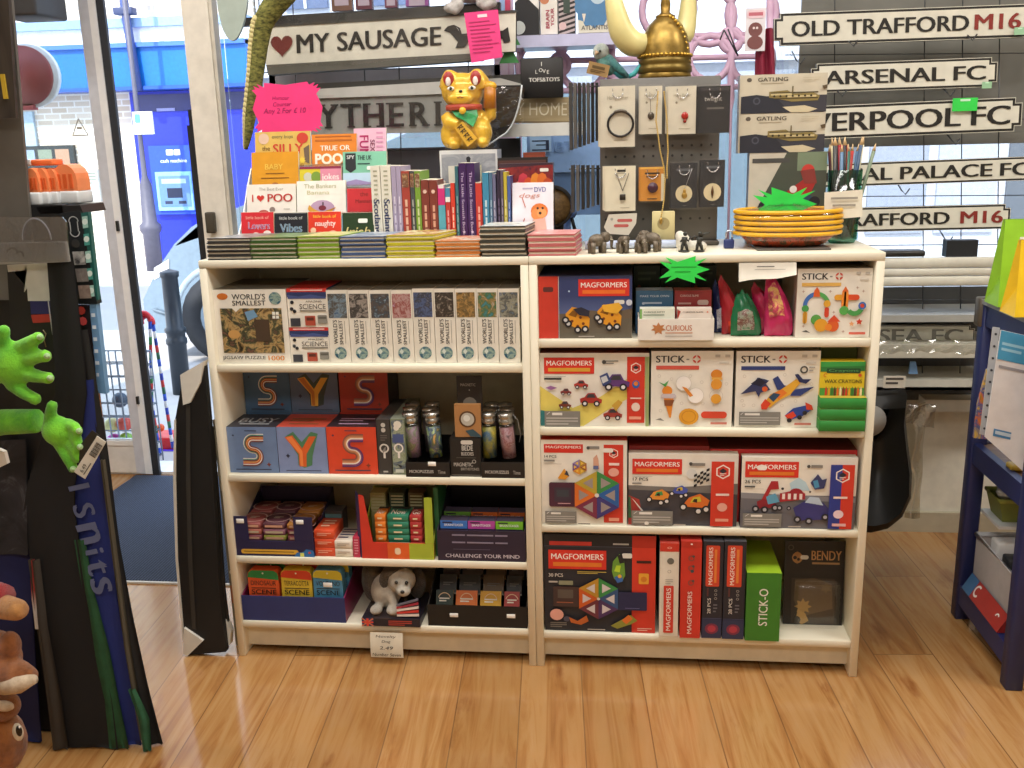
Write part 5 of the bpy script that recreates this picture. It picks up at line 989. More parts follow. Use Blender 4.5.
mb = MB(); mb.sheet(lambda u, v: V((a.x+(b.x-a.x)*u, -.003-.01*v*v, a.z-(.028+.014*(1-u))*v+.002*math.sin(u*7)*v)), 10, 4, M('dcd6c8', .7)); g = mb.face((a.x+.02, -.0065, a.z-.004), (b.x-a.x-.03, 0, 0), (0, -.004, -.02), (0, -1, -.2)); g.L(.2, .15, .6, .3, 1, '5a5650', .7); g.L(.15, .5, .85, .6, 1, '8a857c', .5)
thing(mb, 'paper_note', 'curled white handwritten paper note taped under the bookcase top', 'note')
# ================================================================ ON TOP OF THE BOOKCASES
ZS = ZT+.0006
PAGE = M('e4ddc8', .7)
ORD = ['bottom', 'second from bottom', 'third from bottom', 'fourth from bottom', 'fifth from bottom', 'sixth from bottom', 'seventh from bottom']
def stack(l, r, n, y, d, th, col, nm, skew=0., cover=None):
    A, Bq = P(l, 250, y), P(r, 250, y); z = ZS
    for k in range(n):
        dx, dy = rnd.uniform(-.002, .002), rnd.uniform(-.003, .003); mb = MB(); x0, x1, y0, y1 = A.x+dx, Bq.x+dx, y+dy, y+d+dy
        if k == n-1 and cover: cv = cover
        else: cv = M(col, .4)
        t = th/3.2
        mb.box(x0, x1, y0, y1, z, z+t, M(col, .4)); mb.box(x0+.0015, x1-.002, y0+.0015, y1-.002, z+t, z+th-t, PAGE); mb.box(x0, x1, y0, y1, z+th-t, z+th-.0004, M(col, .4), top=cv)
        if skew:
            for i in range(len(mb.v)): vx, vy, vz = mb.v[i]; mb.v[i] = (vx+skew*(vy-y), vy, vz)
        thing(mb, 'small_book', 'thin %s book lying flat, %s of its stack along the front edge' % (nm, 'top' if k == n-1 else ORD[k]), 'book', group='small books in flat stacks'); z += th
    return z
stack(207, 250, 5, .006, .12, .0105, '3a3836', 'black-covered', .35, ART(['3a3836', '8a8a88', 'c8c4bc'], 30, 2))
stack(251, 296, 5, .006, .12, .0105, '3c5a26', 'dark green', .3, ART(['4a6a30', '8aa070', '3a3a30'], 30, 3))
stack(297.5, 339, 5, .006, .12, .0108, '7fa02a', 'bright green', .25, ART(['7fa02a', 'c8d090', 'e8e0c0'], 30, 4))
stack(340.5, 385, 5, .006, .12, .0104, '4a5f86', 'slate blue', .2, ART(['d8d8d0', '8a9ab0', '4a5f86'], 30, 5))
stack(387, 434, 5, .004, .13, .0108, 'c4bd2c', 'yellow', .25, ART(['d8c84a', 'a05a3a', 'e8e0b0', '6a7a3a'], 25, 6))
stack(435.5, 480, 4, .006, .12, .0098, 'd07f38', 'orange', .12, ART(['d8b890', 'c8602c', 'e8dcc8', '8a5a3a'], 30, 7))
stack(480.5, 526, 6, .004, .12, .0118, '43423a', 'charcoal', .1, ART(['8ab0c8', 'd8d4c8', '5a7a90'], 25, 8))
stack(528, 575.5, 4, .006, .12, .0125, 'c06a6a', 'pink', .08, ART(['e8b8b4', 'd88a8a', 'f0e0d8'], 30, 9))
# tiered white stand of gift books
def fbook(l, r, t, b, y, col, fr, nm, th=.008, mat=None):
    mid = (t+b)/2; x0, x1 = P(l, mid, y).x, P(r, mid, y).x; z1, z0 = P((l+r)/2, t, y).z, P((l+r)/2, b, y).z
    lean = .18; mb = MB(); H = z1-z0; dy = H*lean
    mb.add([(x0, y, z0), (x1, y, z0), (x1, y+dy, z1), (x0, y+dy, z1), (x0, y+th, z0), (x1, y+th, z0), (x1, y+dy+th, z1), (x0, y+dy+th, z1)], [(0, 1, 2, 3), (7, 6, 5, 4)], mat or M(col, .35)); mb.add([(x0, y, z0), (x1, y, z0), (x1, y+dy, z1), (x0, y+dy, z1), (x0, y+th, z0), (x1, y+th, z0), (x1, y+dy+th, z1), (x0, y+dy+th, z1)], [(0, 4, 5, 1), (1, 5, 6, 2), (2, 6, 7, 3), (3, 7, 4, 0)], PAGE)
    g = mb.face((x0, y+dy, z1), (x1-x0, 0, 0), (0, -dy, -H), (0, -1, .18))
    if fr: fr(g)
    return thing(mb, 'gift_book', nm, 'book', group='gift books on the tiered stand')
ys = [.135, .178, .221, .262]
xa, xb = P(239, 230, .13).x, P(374, 230, .13).x
st = root('book_stand', 'white tiered acrylic stand holding small gift books', 'book stand', ((xa+xb)/2, .22, ZS))
steps = [(y, P(300, v, y).z-.002) for y, v in zip(ys, (236.5, 214, 187, 166))]
WHT = M('f0efec', .25)
for i, (y, z) in enumerate(steps):
    mb = MB(); mb.box(xa, xb, y-.004, y+.038 if i < 3 else .335, z-.003, z, WHT); mb.box(xa, xb, y-.007, y-.004, z-.003, z+.006, CLEAR(.3)); part(mb, 'tier', st)
mb = MB(); pr = [(xa-.001, .125, ZS), (xa-.001, .125, steps[0][1])]+[(xa-.001, y-.004, z) for y, z in steps[1:]]+[(xa-.001, .335, steps[3][1]), (xa-.001, .335, ZS)]
for sgx in (-.004, xb-xa+.0015): mb = MB(); mb.prism([(p[0]+sgx, p[1], p[2]) for p in pr], (.003, 0, 0), WHT); part(mb, 'side_panel', st)
def f(c): c.T('little book of', .5, .22, 'e8b0a0', w=.7, bold=0); c.T('Lovers', .55, .55, 'e8d8e0', w=.66, h=.3, bold=.03); c.T('Lovers', .55, .55, '8a4a8a', w=.66, h=.3, bold=-.005); c.D(.45, .92, .09, 'f0e0d8', e=1.6); c.D(.8, .88, .12, 'f0e0d8', e=1.4)
fbook(240.5, 273, 212.5, 236.5, ys[0], 'cf2f38', f, 'small red gift book with purple-white lettering, front tier at the left')
def f(c): c.T('little book of', .5, .22, 'c8c8c8', w=.7, bold=0); c.T('Vibes', .5, .64, 'b8ccd8', w=.66, h=.36, bold=.03); c.T('Vibes', .5, .64, '5a7a9a', w=.66, h=.36, bold=-.005); c.R(.02, .02, .98, .05, '6a6a70')
fbook(273.8, 307, 213, 236.5, ys[0], '22242c', f, 'small black gift book with pale blue lettering, front tier')
def f(c): c.T('little book of', .5, .18, 'f0c040', w=.7, bold=0); c.T('naughty', .52, .5, 'f0d8d8', w=.62, h=.3, bold=.02); c.R(.08, .78, .14, .98, 'f0e8e0'); c.D(.15, .75, .12, 'f0c8a8'); c.D(.35, .9, .1, 'e8b090', e=2); c.D(.75, .88, .12, 'e8c0a8', e=1.6)
fbook(307.8, 340.5, 212, 236.5, ys[0], 'd83a28', f, 'small red gift book with white cartoon lettering, third on the front tier')
def f(c): c.T('Irish', .5, .78, 'd8c888', w=.78, h=.36, sk=.25, bold=.0); c.RR(.5, .25, .8, .43, 'e8e8e4', .3)
fbook(342, 373.5, 213, 236.5, ys[0], '243a22', f, 'small dark green gift book with gold script and a price sticker, front tier')
def f(c): c.T('The Best Ever', .5, .16, 'a8a49c', w=.5, bold=0); c.T('I', .12, .46, 'c0392c', h=.24); c.heart(.28, .46, .13, 'c8332c'); c.T('POO', .68, .46, 'b83a34', w=.5, h=.27, bold=.03); c.D(.34, .95, .09, 'b84a40', e=2); c.D(.52, .86, .1, '8a7a74'); c.L(.75, .83, .88, .88, 1, 'a8a49c')
fbook(246, 295, 184.5, 214, ys[1], 'ece7dd', f, 'white gift book with red heart lettering, second tier at the left')
def f(c): c.T('The Bankers', .48, .16, 'b0b088', w=.66, h=.13, bold=0); c.T('Banana', .44, .35, 'c8c49a', w=.46, h=.12, bold=0); c.D(.52, .84, .26, 'b89ab8', e=1.5); c.P([(.25, .72), (.35, .85), (.5, .95), (.75, .88), (.8, .8), (.7, .95), (.5, 1), (.3, 1), (.22, .85)], 'd8a040'); c.D(.52, .82, .08, '7a2a3a', e=1.5); c.R(.52, .64, .55, .74, '4a3a4a')
fbook(296, 345, 181, 214, ys[1], 'f0ece4', f, 'white gift book with a banana picture, middle of the second tier')
def f(c): c.T('the', .62, .22, '8a2a28', w=.3, bold=0); c.T('Manners', .62, .5, '7a2220', w=.62, bold=0)
fbook(346.5, 374, 188.5, 214, ys[1], 'c8333a', f, 'plain red gift book with dark red lettering, second tier at the right')
def f(c): c.T('BABY', .48, .42, 'e8c050', w=.38, h=.16, bold=.02); c.L(.3, .6, .7, .64, 1, '8a5a14', .7); c.L(.2, .73, .8, .77, 1, '8a5a14', .7); c.D(.5, 1.0, .13, 'a86a34')
fbook(250.5, 297.5, 152, 187, ys[2], 'd9982a', f, 'plain amber gift book, third tier at the left')
def f(c): c.R(0, 0, 1, .12, '8a2a4a'); c.D(.2, .5, .22, 'c8c8b8'); c.D(.4, .5, .26, '7a9a3a'); c.R(.5, .12, 1, 1, 'd88aa0'); c.T('jokes', .74, .55, 'f4e8e4', w=.4, h=.4, bold=.02); c.D(.18, .85, .12, '7a9a3a')
fbook(299, 341, 166.5, 187, ys[2], 'd8c83a', f, 'small yellow and pink gift book, middle of the third tier')
def f(c): c.R(0, .55, 1, 1, 'b8d4e8'); c.P([(.06, .04), (.3, .04), (.3, .45), (.18, .55), (.06, .45)], '24282c'); c.T('SPY', .18, .14, 'e8e8e8', w=.17); c.T('THE UK', .5, .16, '1f3a38', w=.32, h=.12, bold=.03); c.L(.34, .3, .62, .34, 1, '2a4a48', .8); c.P([(0, .8), (.3, .72), (.6, .8), (1, .7), (1, .85), (0, .9)], '9a8ab8'); c.RR(.55, .38, .8, .48, 'f0f0ec', .3)
fbook(342, 386, 151.5, 190, ys[2], '7fc0a4', f, 'teal gift book with a black badge, third tier at the right')
def f(c): c.D(.16, .2, .16, 'd8b8a0'); c.T('every boys', .5, .16, '6a6a4a', w=.38, bold=0); c.D(.86, .2, .16, 'c83f2c', e=1.1); c.T('the', .2, .48, '7a5a2a', w=.14); c.T('SILLY', .6, .5, 'c8412c', w=.54, h=.28, bold=.02); c.P([(.88, .5), (.98, .4), (.98, .95), (.9, .9)], '6a5a4a'); c.star(.85, .85, .12, .06, 7, 'e8d04a')
fbook(254, 309.5, 131.5, 166, ys[3], 'd5b25c', f, 'tan gift book with red lettering, back tier at the left')
def f(c): c.L(.08, .06, .88, .1, 1, 'a85a1a', .8); c.L(.08, .16, .9, .24, 1, 'b8661f', .7); c.T('TRUE OR', .52, .42, 'f4ead8', w=.66, h=.16, bold=.03); c.T('POO', .38, .75, 'f4ead8', w=.6, h=.3, bold=.04); c.P([(.6, .98), (.7, .85), (.8, .98)], '6a3a1a')
fbook(311, 356, 134, 167, ys[3], 'df8430', f, 'orange gift book with bold white lettering, back tier')
def f(c): c.T('FUN!', .32, .5, 'a8235e', w=.62, h=.28, rot=-90, bold=.03); c.T('SEX', .58, .45, '7a2a4a', w=.3, h=.14, rot=-90, bold=.02); c.L(.7, .1, .9, .8, 6, 'd090b0', .4)
mb = None
fbook(353, 385.5, 128, 167, ys[3]+.03, 'e3b4c8', f, 'pale pink gift book with magenta sideways lettering, back tier at the right')
# pink price star over the stand
def lines(*a): return a
bigstar('price_star', 252.5, 322.5, 82, 134, .3, M('f0387f', .6), 18, 'large bright pink price star standing above the gift books', [('Humour', .42, .3, .24, '9a1a5a'), ('Counter', .43, .42, .26, '9a1a5a'), ('Any 2 For £ 10', .46, .56, .6, '9a1a5a')], inner=.88, seed=3, ex=.28)
# upright books between the stand and the shelf end
UB = [(372, 381.5, 166, 'e6e2d4', 'white Scotland guide', 'Scotland', '26305c'), (382, 392, 166, 'e6e2d4', 'white Scotland guide', 'Scotland', '26305c'), (392.5, 397.3, 166, 'a89cb8', 'pale lilac', '', 'd8d0e0'), (397.5, 402, 166, 'a89cb8', 'pale lilac', '', 'd8d0e0'),
      (402.5, 410.5, 171, 'a8443a', 'brick red', 'Scottish', 'e0b8a0'), (411, 415.3, 171, '4a4f50', 'dark grey', '', 'b0b0a8'), (415.6, 421.2, 171, '7aa03a', 'leaf green', '', 'd0d8a8'), (421.8, 429.6, 180, '7d3a30', 'maroon', 'Tea', 'd8a890'), (430, 438, 180, '7d3a30', 'maroon', 'Tea', 'd8a890'),
      (438.5, 445.5, 185, '58a8bc', 'turquoise with a pink top', '', ''), (446, 450.8, 188, 'b83a34', 'red', '', 'e0a0a0'), (451.2, 455.4, 183, 'd0402f', 'bright red', 'Burns', 'f0c8b8'), (455.8, 459, 166, '3a6a74', 'dark teal', '', '8ab0b0'),
      (459.5, 467, 163, '3d1f56', 'deep purple', 'The Little Scottish Book', 'c8b8d8'), (467.4, 475.5, 163, '3d1f56', 'deep purple', 'The Little Scottish Book', 'c8b8d8'), (476, 482.5, 182.5, 'c03c34', 'scarlet', '', 'e8b0a0'), (483, 489.3, 172.5, '3f86a8', 'sky blue', 'Isle', 'c8e0e8'), (489.7, 492.8, 172.5, '50708c', 'steel blue', '', 'a8c0d0'), (493.1, 496.4, 174, '6a6a88', 'dull violet', '', 'b8b8c8'),
      (497.3, 500.7, 170, '2e2438', 'blackish purple', '', '6a5a7a'), (501, 503.8, 170, '5a5060', 'dark grey-purple', '', '9a90a0'), (504.1, 507.5, 172, 'b8a83a', 'mustard', '', 'e0d8a0'), (507.8, 511, 176, '4a5f98', 'royal blue', '', 'a8b8e0')]
seen = {}
for i, (l, r, t, col, nm, tx, tc) in enumerate(UB):
    y = .14; b = 236; mid = (t+b)/2; x0, x1 = P(l, mid, y).x, P(r, mid, y).x-.0004; z1 = P((l+r)/2, t, y).z
    mb = MB(); d = .095 if 430 < r < 500 else .12
    mb.box(x0, x1, y, y+d, ZS, z1, M(col, .4), top=PAGE); g = mb.front(x0, x1, y, ZS, z1)
    if nm.startswith('white Scot'):
        g.L(.3, .05, .7, .42, 7, 'a8a890', .35); g.T(tx, .5, .585, tc, w=.4, h=.62, rot=-90, bold=.03); g.D(.5, .93, .03, '8aa0b8', 8)
    elif nm.startswith('turq'):
        g.R(0, 0, 1, .3, 'c8327a'); g.R(.1, -.0, .9, .05, 'e8e0e0')
    elif tx and len(tx) > 8:
        g.T(tx, .5, .46, tc, w=.72, h=.34, rot=-90, bold=.01); g.star(.5, .78, .02, .01, 5, 'd8c8e0')
    else:
        if 'brick' in nm or 'dark grey' == nm or 'leaf' in nm: g.R(.08, .03, .92, .2, ART(['c8a878', '6a3a2a', 'd8c8a8'], 80, i))
        if nm in ('red',): g.R(0, 0, 1, .14, '4a88a8'); g.R(0, .14, 1, .22, 'e8e8e4')
        if nm == 'scarlet': g.L(.1, 0.0, .9, .02, 1, 'e8e0c8')
        if tc: g.L(.35, .35, .65, .9, 5, tc, .8)
        if nm == 'maroon': g.D(.5, .16, .03, 'e0c0b0', 6); g.T(tx, .5, .78, 'd8a890', w=.2, h=.5, rot=-90)
    k = seen[nm] = seen.get(nm, 0)+1
    two = sum(1 for q in UB if q[4] == nm)
    lab = '%s book standing spine outwards on the left bookcase' % nm if two == 1 else '%s book standing spine outwards, %s of the pair' % (nm, 'left' if k == 1 else 'right')
    thing(mb, 'upright_book', lab, 'book', group='upright books on the left bookcase')
for i, (l, r, t, col, nm) in enumerate(((438, 446, 181, 'd8d0c8', 'pale'), (476, 482, 165, 'd8d4b8', 'cream striped'), (449.5, 459, 166, 'd0ccc0', 'ivory'))):
    y = .237; x0, x1 = P(l, 200, y).x, P(r, 200, y).x; mb = MB(); mb.box(x0, x1, y+.0005, y+.012, ZS, P(l, t, y).z, M(col)); thing(mb, 'upright_book', '%s book slipped behind the upright books' % nm, 'book')
# leaning gift book with a dog face, colourful tin behind
def f(c): c.L(.25, .1, .5, .14, 1, 'b0a8c0', .8); c.T('DVD', .68, .14, '6a72a8', w=.28, h=.1); c.T('dogs', .42, .27, 'c88a7a', w=.5, h=.12, sk=.2, bold=0); c.D(.66, .58, .16, 'd8752c', e=1.1); c.D(.6, .64, .12, 'e08a48'); c.D(.72, .62, .1, 'e89a58'); c.D(.62, .52, .025, '3a2414', 8); c.D(.74, .52, .025, '3a2414', 8); c.D(.68, .62, .03, '2a1a14', 8); c.P([(.5, .75), (.8, .72), (.84, .95), (.46, .98)], 'dcb0a0'); c.line(.24, .3, .32, .5, .02, 'b86a5a'); c.line(.3, .72, .22, .92, .02, 'b86a5a'); c.D(.28, .86, .04, 'c87a6a')
fbook(512, 553, 183, 232, .13, 'e4dee6', f, 'white book with an orange dog face leaning at the end of the row', .012)
x0, x1 = P(499, 178, .2).x, P(553, 178, .2).x; mb = MB(); z1 = P(520, 163.5, .2).z; mb.box(x0, x1, .2, .25, ZS, z1, M('3a2430')); g = mb.front(x0, x1, .2, ZS, z1); g.P([(.0, .05), (1, .02), (1, .6), (0, .6)], ART(['5a2030', '8a2a2a', '2a2038'], 50, 2)); 
for u, v, c_ in ((.12, .22, 'd8b040'), (.2, .3, 'e0c860'), (.45, .2, 'c83a4a'), (.55, .25, 'd8542c'), (.68, .2, 'e88a30'), (.8, .2, 'e0702c'), (.9, .26, 'c8502c'), (.35, .3, 'd88a8a')): g.D(u, v, .09, c_, 8, e=.7)
g.RR(.76, .06, .92, .1, 'f0ece4', .3); thing(mb, 'book', 'dark book with bright orange and red cover behind the dog book', 'book')
a, b = P(497, 162, .28), P(548, 158, .28); mb = MB(); mb.box(a.x, b.x, .262, .282, ZS, a.z+.01, M('2b2422')); g = mb.front(a.x, b.x, .262, ZS, a.z+.01); g.R(.03, .03, .97, .09, '5a3a34'); thing(mb, 'framed_picture', 'black-rimmed frame behind the colourful book', 'frame')
a, b = P(524, 200, .3), P(545, 152, .3); mb = MB(); mb.box(a.x, b.x, .3, .33, ZS, b.z, M('8a3f2c')); g = mb.front(a.x, b.x, .3, ZS, b.z); g.R(.08, .03, .92, .3, '9a4a34'); thing(mb, 'book', 'rust brown book standing behind the black-rimmed frame', 'book')
# white pictured box that carries the lucky cat
x0, x1 = P(439.5, 170, .245).x, P(497, 170, .245).x; ZC = P(468, 150, .245).z
mb = MB(); mb.box(x0, x1, .255, .345, ZS, ZC, M('d5d5d6', .4)); g = mb.front(x0, x1, .255, ZS, ZC); g.R(.03, .04, .97, 1, ART(['c8c8cc', '8f929a', 'b8babe'], 12, 2)); g.R(.47, .1, .53, .22, '24242c'); g.D(.5, .09, .025, '24242c', 8)
for k in range(9): g.R(.16+.075*k, .25, .2+.075*k, .28, '3a3a44')
thing(mb, 'picture_box', 'grey-white pictured box under the gold lucky cat', 'box')
cx = P(468, 120, .3).x; zc = ZC+.0008
def cz(v): return P(468, v, .29).z
k = (cz(75)-cz(149))/74.     # metres per pixel at the cat
cat = root('lucky_cat', 'gold waving lucky cat figurine with red collar and green bib in clear wrap', 'figurine', (cx, .3, zc))
GOLD = M('e3b43c', .22, .15, .15, 50)
def cp(u, v, y=.3): return V((P(u, v, .29).x, y, zc+(149-v)*k))
mb = MB(); mb.ell(cp(466, 128), (.055, .042, .053), 'e0a92c'); mb.ell(cp(462, 90), (.056, .044, .046), 'e0a92c'); mb.ell(cp(466, 112), (.044, .036, .04), 'e0a92c')
mb.ell(cp(456, 143, .27), (.018, .026, .014), 'e0a92c'); mb.ell(cp(484, 142, .27), (.018, .026, .014), 'e0a92c'); mb.ell(cp(483, 132, .28), (.026, .03, .034), 'e0a92c'); mb.ell(cp(450, 134, .285), (.024, .03, .034), 'e0a92c')
mb.tube([cp(448, 116, .28), cp(452, 122, .262), cp(461, 124, .256)], [.02, .018, .014], 'e0a92c'); mb.tube([cp(482, 118, .3), cp(491, 115, .29), cp(491, 104, .29)], [.018, .016, .016], 'e0a92c'); mb.ell(cp(462, 98, .262), (.035, .018, .018), 'e0a92c')
for a, b in ((451, 449), (477, 477)): mb.tube([cp(a, 86, .3), cp(a, 78, .295), cp(b, 72, .29), cp(b, 68.5, .29)], [.034, .03, .018, .009], 'e0a92c')
mb.mats = [GOLD]; plush(part(mb, 'body', cat), .0045, 4)
mb = MB(); mb.tube([cp(490, 108, .288), cp(490, 86, .286)], [.0165, .0155], M('c07a24', .3), 12); mb.ell(cp(490, 86, .286), (.018, .016, .012), M('e0a92c', .25)); part(mb, 'waving_paw', cat)
for a in (450, 477): mb = MB(); mb.ell(cp(a, 78, .266), (.014, .006, .018), M('a82f2c', .3), 12); mb.ell(cp(a, 81, .2605), (.007, .003, .011), M('f0e4dc', .3), 10); part(mb, 'ear_lining', cat)
mb = MB(); mb.lathe(cp(464, 106.5, .292), [(.046, -.007), (.0475, 0), (.046, .007), (.043, .007), (.043, -.007)], M('b8442c', .4), 28, sy=.92); COL = part(mb, 'red_collar', cat)
mb = MB(); c = cp(466, 110, .254); mb.prism([c+V((-.036, .012, .004)), c+V((-.02, -.003, -.014)), c+V((0, -.004, -.024)), c+V((.022, -.003, -.04)), c+V((.034, .006, -.014)), c+V((.03, .012, .006)), c+V((0, -.002, -.002))], (0, .012, 0), M('1f9a52', .35, 0, .3, 90)); part(mb, 'green_bib', cat)
mb = MB(); mb.ell(cp(465, 110, .248), .009, M('e8b83a', .2), 10); part(mb, 'bell', COL)
mb = MB(); c0, c1 = cp(461, 124, .248), cp(475, 142, .245); d = (c1-c0); n = V((-d.z, 0, d.x)).normalized()*.016; mb.prism([c0-n*.8, c0+n*.8, c1+n, c1-n], (0, .006, 0), M('d8a83a', .3)); g = mb.face(c0-n*.8+V((0, -.0006, 0)), n*1.6, d, (0, -1, 0))
for i in range(4): g.R(.2, .06+.23*i, .8, .1+.23*i, '1c1612'); g.line(.5, .04+.23*i, .3, .2+.23*i, .03, '1c1612'); g.line(.35, .12+.23*i, .8, .22+.23*i, .03, '1c1612'); g.R(.66, .06+.23*i, .74, .22+.23*i, '1c1612')
part(mb, 'coin_tablet', cat)
mb = MB()
for a in (453, 474): mb.ell(cp(a, 88, .257), (.0095, .004, .0055), M('f4efe0', .2), 10); mb.ell(cp(a, 88, .2535), (.004, .003, .0046), M('16241a', .2), 8)
mb.ell(cp(463, 91, .252), (.005, .004, .004), M('2a2014', .3), 8); q = cp(463, 96, .243); mb.tube([q+V((-.008, .002, -.002)), q+V((-.004, 0, -.004)), q, q+V((.004, 0, -.004)), q+V((.008, .002, -.002))], .0012, M('8a3a1c'), 5)
part(mb, 'face_paint', cat)
mb = MB()
def wr(u, v):
    a = u*2*math.pi; e = .8; rx, ry = .07, .05; w = 1+.05*math.sin(a*7+v*5); cx2 = cx+.006
    return V((cx2+abs(math.cos(a))**.7*math.copysign(1, math.cos(a))*rx*w*(1-.12*v), .298+abs(math.sin(a))**.8*math.copysign(1, math.sin(a))*ry*w, zc+.001+v*(cz(70)-cz(149))*1.02))
mb.sheet(wr, 28, 8, CLEAR(.07)); part(mb, 'clear_wrap', cat)
# wooden slice with dark bark behind the dog book
a = P(553, 206, .3); rd = a.z-P(553, 227, .3).z
wd = root('wood_slice', 'round brown wood slice with dark rim propped behind the dog book', 'ornament', (a.x, .3, a.z-rd))
mb = MB(); mb.lathe((a.x, .29, a.z), [(0, .0), (rd*.86, 0), (rd*.86, .012), (0, .012)], WOOD('9a7a4a', '6a5030', (60, 60, 60)), 30, ax='y'); part(mb, 'face', wd)
mb = MB(); mb.lathe((a.x, .288, a.z), [(rd*.86, 0.004), (rd*.88, 0), (rd, 0), (rd, .016), (rd*.86, .016)], M('2c2620', .8, bump=.3), 30, ax='y', cap=False); part(mb, 'rim', wd)
b = P(578, 245, .31); mb = MB(); mb.tube([(a.x+rd*.9, .29, a.z-.03), (b.x, .3, ZS+.004)], .005, M('1c1a18', .5), 6); mb.tube([(b.x-.02, .28, ZS+.004), (b.x+.006, .33, ZS+.004)], .005, M('1c1a18', .5), 6); part(mb, 'stand', wd)
mb = MB(); mb.box(a.x-rd*.5, a.x+rd*.5, .288, .31, ZS, a.z-rd*.86, M('1c1a18', .5)); part(mb, 'foot', wd)
# ---- jewellery spinner
xl_, xr_ = P(600, 155, .2).x, P(719, 155, .2).x; ZJ = P(655, 77.5, .2).z
GRYM = M('5f5b55', .5)
js = root('jewellery_display', 'grey pegboard jewellery display standing on the right bookcase', 'display stand', ((xl_+xr_)/2, .27, ZS))
mb = MB(); mb.rbox(xl_, xr_, .2, .335, ZS+.012, ZJ, GRYM, .002, 1); g = mb.front(xl_, xr_, .2, ZS+.012, ZJ)
for i in range(12):
    for v in (.41, .47, .72, .86): g.D(.05+.08*i, v, .008, '2a2826', 8)
PEG = part(mb, 'pegboard', js); mb = MB(); mb.rbox(xl_-.005, xr_+.005, .19, .34, ZS, ZS+.012, M('55514b', .5), .003, 1); part(mb, 'base', js)
def hook(x, z, y0=.2, y1=.165):
    mb = MB(); mb.tube([(x-.012, y0, z), (x-.012, y1+.005, z), (x-.012, y1, z+.006)], .0012, M('c8c8c8', .25, .9), 5); mb.tube([(x+.012, y0, z), (x+.012, y1+.005, z), (x+.012, y1, z+.006)], .0012, M('c8c8c8', .25, .9), 5); mb.tube(arc((x, y1, z-.004), .012, 180, 360, 8), .0012, M('c8c8c8', .25, .9), 5); part(mb, 'hook', PEG)
CD, DK = 'd6cfbb', '26272b'
def card(l, r, t, b, y, col, lab, fr, n=3, bag=True):
    mid = (t+b)/2; x0, x1 = P(l, mid, y).x, P(r, mid, y).x; z1, z0 = P((l+r)/2, t, y).z, P((l+r)/2, b, y).z
    rt = root('carded_jewellery', lab, 'jewellery', ((x0+x1)/2, y, z0), 'carded jewellery on hooks'); mb = MB()
    for k in range(n): mb.box(x0-.003*k, x1-.003*k, y+.006*k, y+.006*k+.0012, z0+.001*k, z1, M(col, .45))
    g = mb.front(x0, x1, y, z0, z1); fr(g); part(mb, 'card', rt); hook((x0+x1)/2, z1-.012, .2, y-.004)
    if bag: mb = MB(); mb.box(x0-.004, x1+.004, y-.005, y-.0045, z0-.004, z1+.004, CLEAR(.03)); part(mb, 'clear_sleeve', rt)
    return rt, g, y
SIL = M('5a5248', .3, .6); GLD = M('b8934a', .3, .7)
def hd(c): c.T('Harry Potter', .5, .2, '9a8f74', w=.6, h=.08, bold=0); c.D(.3, .34, .025, '8a7f68', 8); c.L(.4, .88, .8, .9, 1, 'b0a68c', .7)
rt, g, y = card(600.5, 635, 86, 147, .165, CD, 'cream card with a black cord bracelet, upper row at the left', hd)
mb = MB(); q = g.pt(.58, .62, .004); mb.tube([q+V((.03*math.cos(a*.3), -.001, .029*math.sin(a*.3))) for a in range(21)], .0028, M('1e1a18', .4), 8, closed=True); mb.tube(arc(q+V((0, -.001, 0)), .03, 60, 120, 6), .0038, SIL, 8); part(mb, 'bracelet', rt)
rt, g, y = card(640, 662, 86, 134, .17, CD, 'cream card with a dark charm pendant, upper row second', hd, 2)
mb = MB(); q = g.pt(.5, .62, .003); mb.ell(q, (.008, .003, .009), SIL, 10); mb.tube([g.pt(.44, .12, .003), q], .0006, SIL, 4); part(mb, 'pendant', rt)
rt, g, y = card(668, 696, 86, 134, .17, CD, 'cream card with a red bead pendant, upper row third', hd, 3)
mb = MB(); q = g.pt(.6, .62, .004); mb.ell(q, (.0085, .004, .009), M('a83028', .2), 10); mb.ell(q+V((0, 0, -.012)), (.004, .003, .005), M('8a2820', .2), 8); part(mb, 'pendant', rt)
def f(c): c.T('twilight', .45, .28, 'c0beb6', w=.56, h=.13, bold=0); c.L(.25, .45, .8, .5, 1, '6a6862', .8); c.R(.05, .03, .95, .1, '36363a')
card(699, 730, 86, 133, .165, '1e1e22', 'dark grey card with pale lettering, upper row at the right', f, 3)
def hd2(c): c.RR(.4, .08, .68, .13, '2a2824', .3); c.L(.4, .15, .68, .17, 1, '9a8f74', .7); c.L(.5, .92, .8, .94, 1, 'b0a68c', .7)
rt, g, y = card(605, 635.5, 166, 211, .165, 'e2dac0', 'cream card with a silver locket on a chain, lower row at the left', hd2)
mb = MB(); q = g.pt(.58, .68, .004); mb.tube([g.pt(.38, .16, .003), q+V((0, 0, .014))], .0008, SIL, 4); mb.tube([g.pt(.78, .16, .003), q+V((0, 0, .014))], .0008, SIL, 4); mb.rbox(q.x-.007, q.x+.007, q.y-.003, q.y+.002, q.z-.008, q.z+.006, M('3a342c', .4, .5), .001, 1); part(mb, 'locket', rt)
def f(c): c.R(0, 0, 1, .06, 'e8b04a'); c.R(.2, .16, .8, .21, '3a2a18'); c.R(.25, .26, .75, .3, '5a3a18'); c.R(.3, .92, .7, .95, '3a2a18'); c.R(.86, .2, 1, 1, 'd8ceb0')
rt, g, y = card(640, 664.5, 167, 201, .168, 'd08a2e', 'orange card with a round purple badge, lower row second', f, 2)
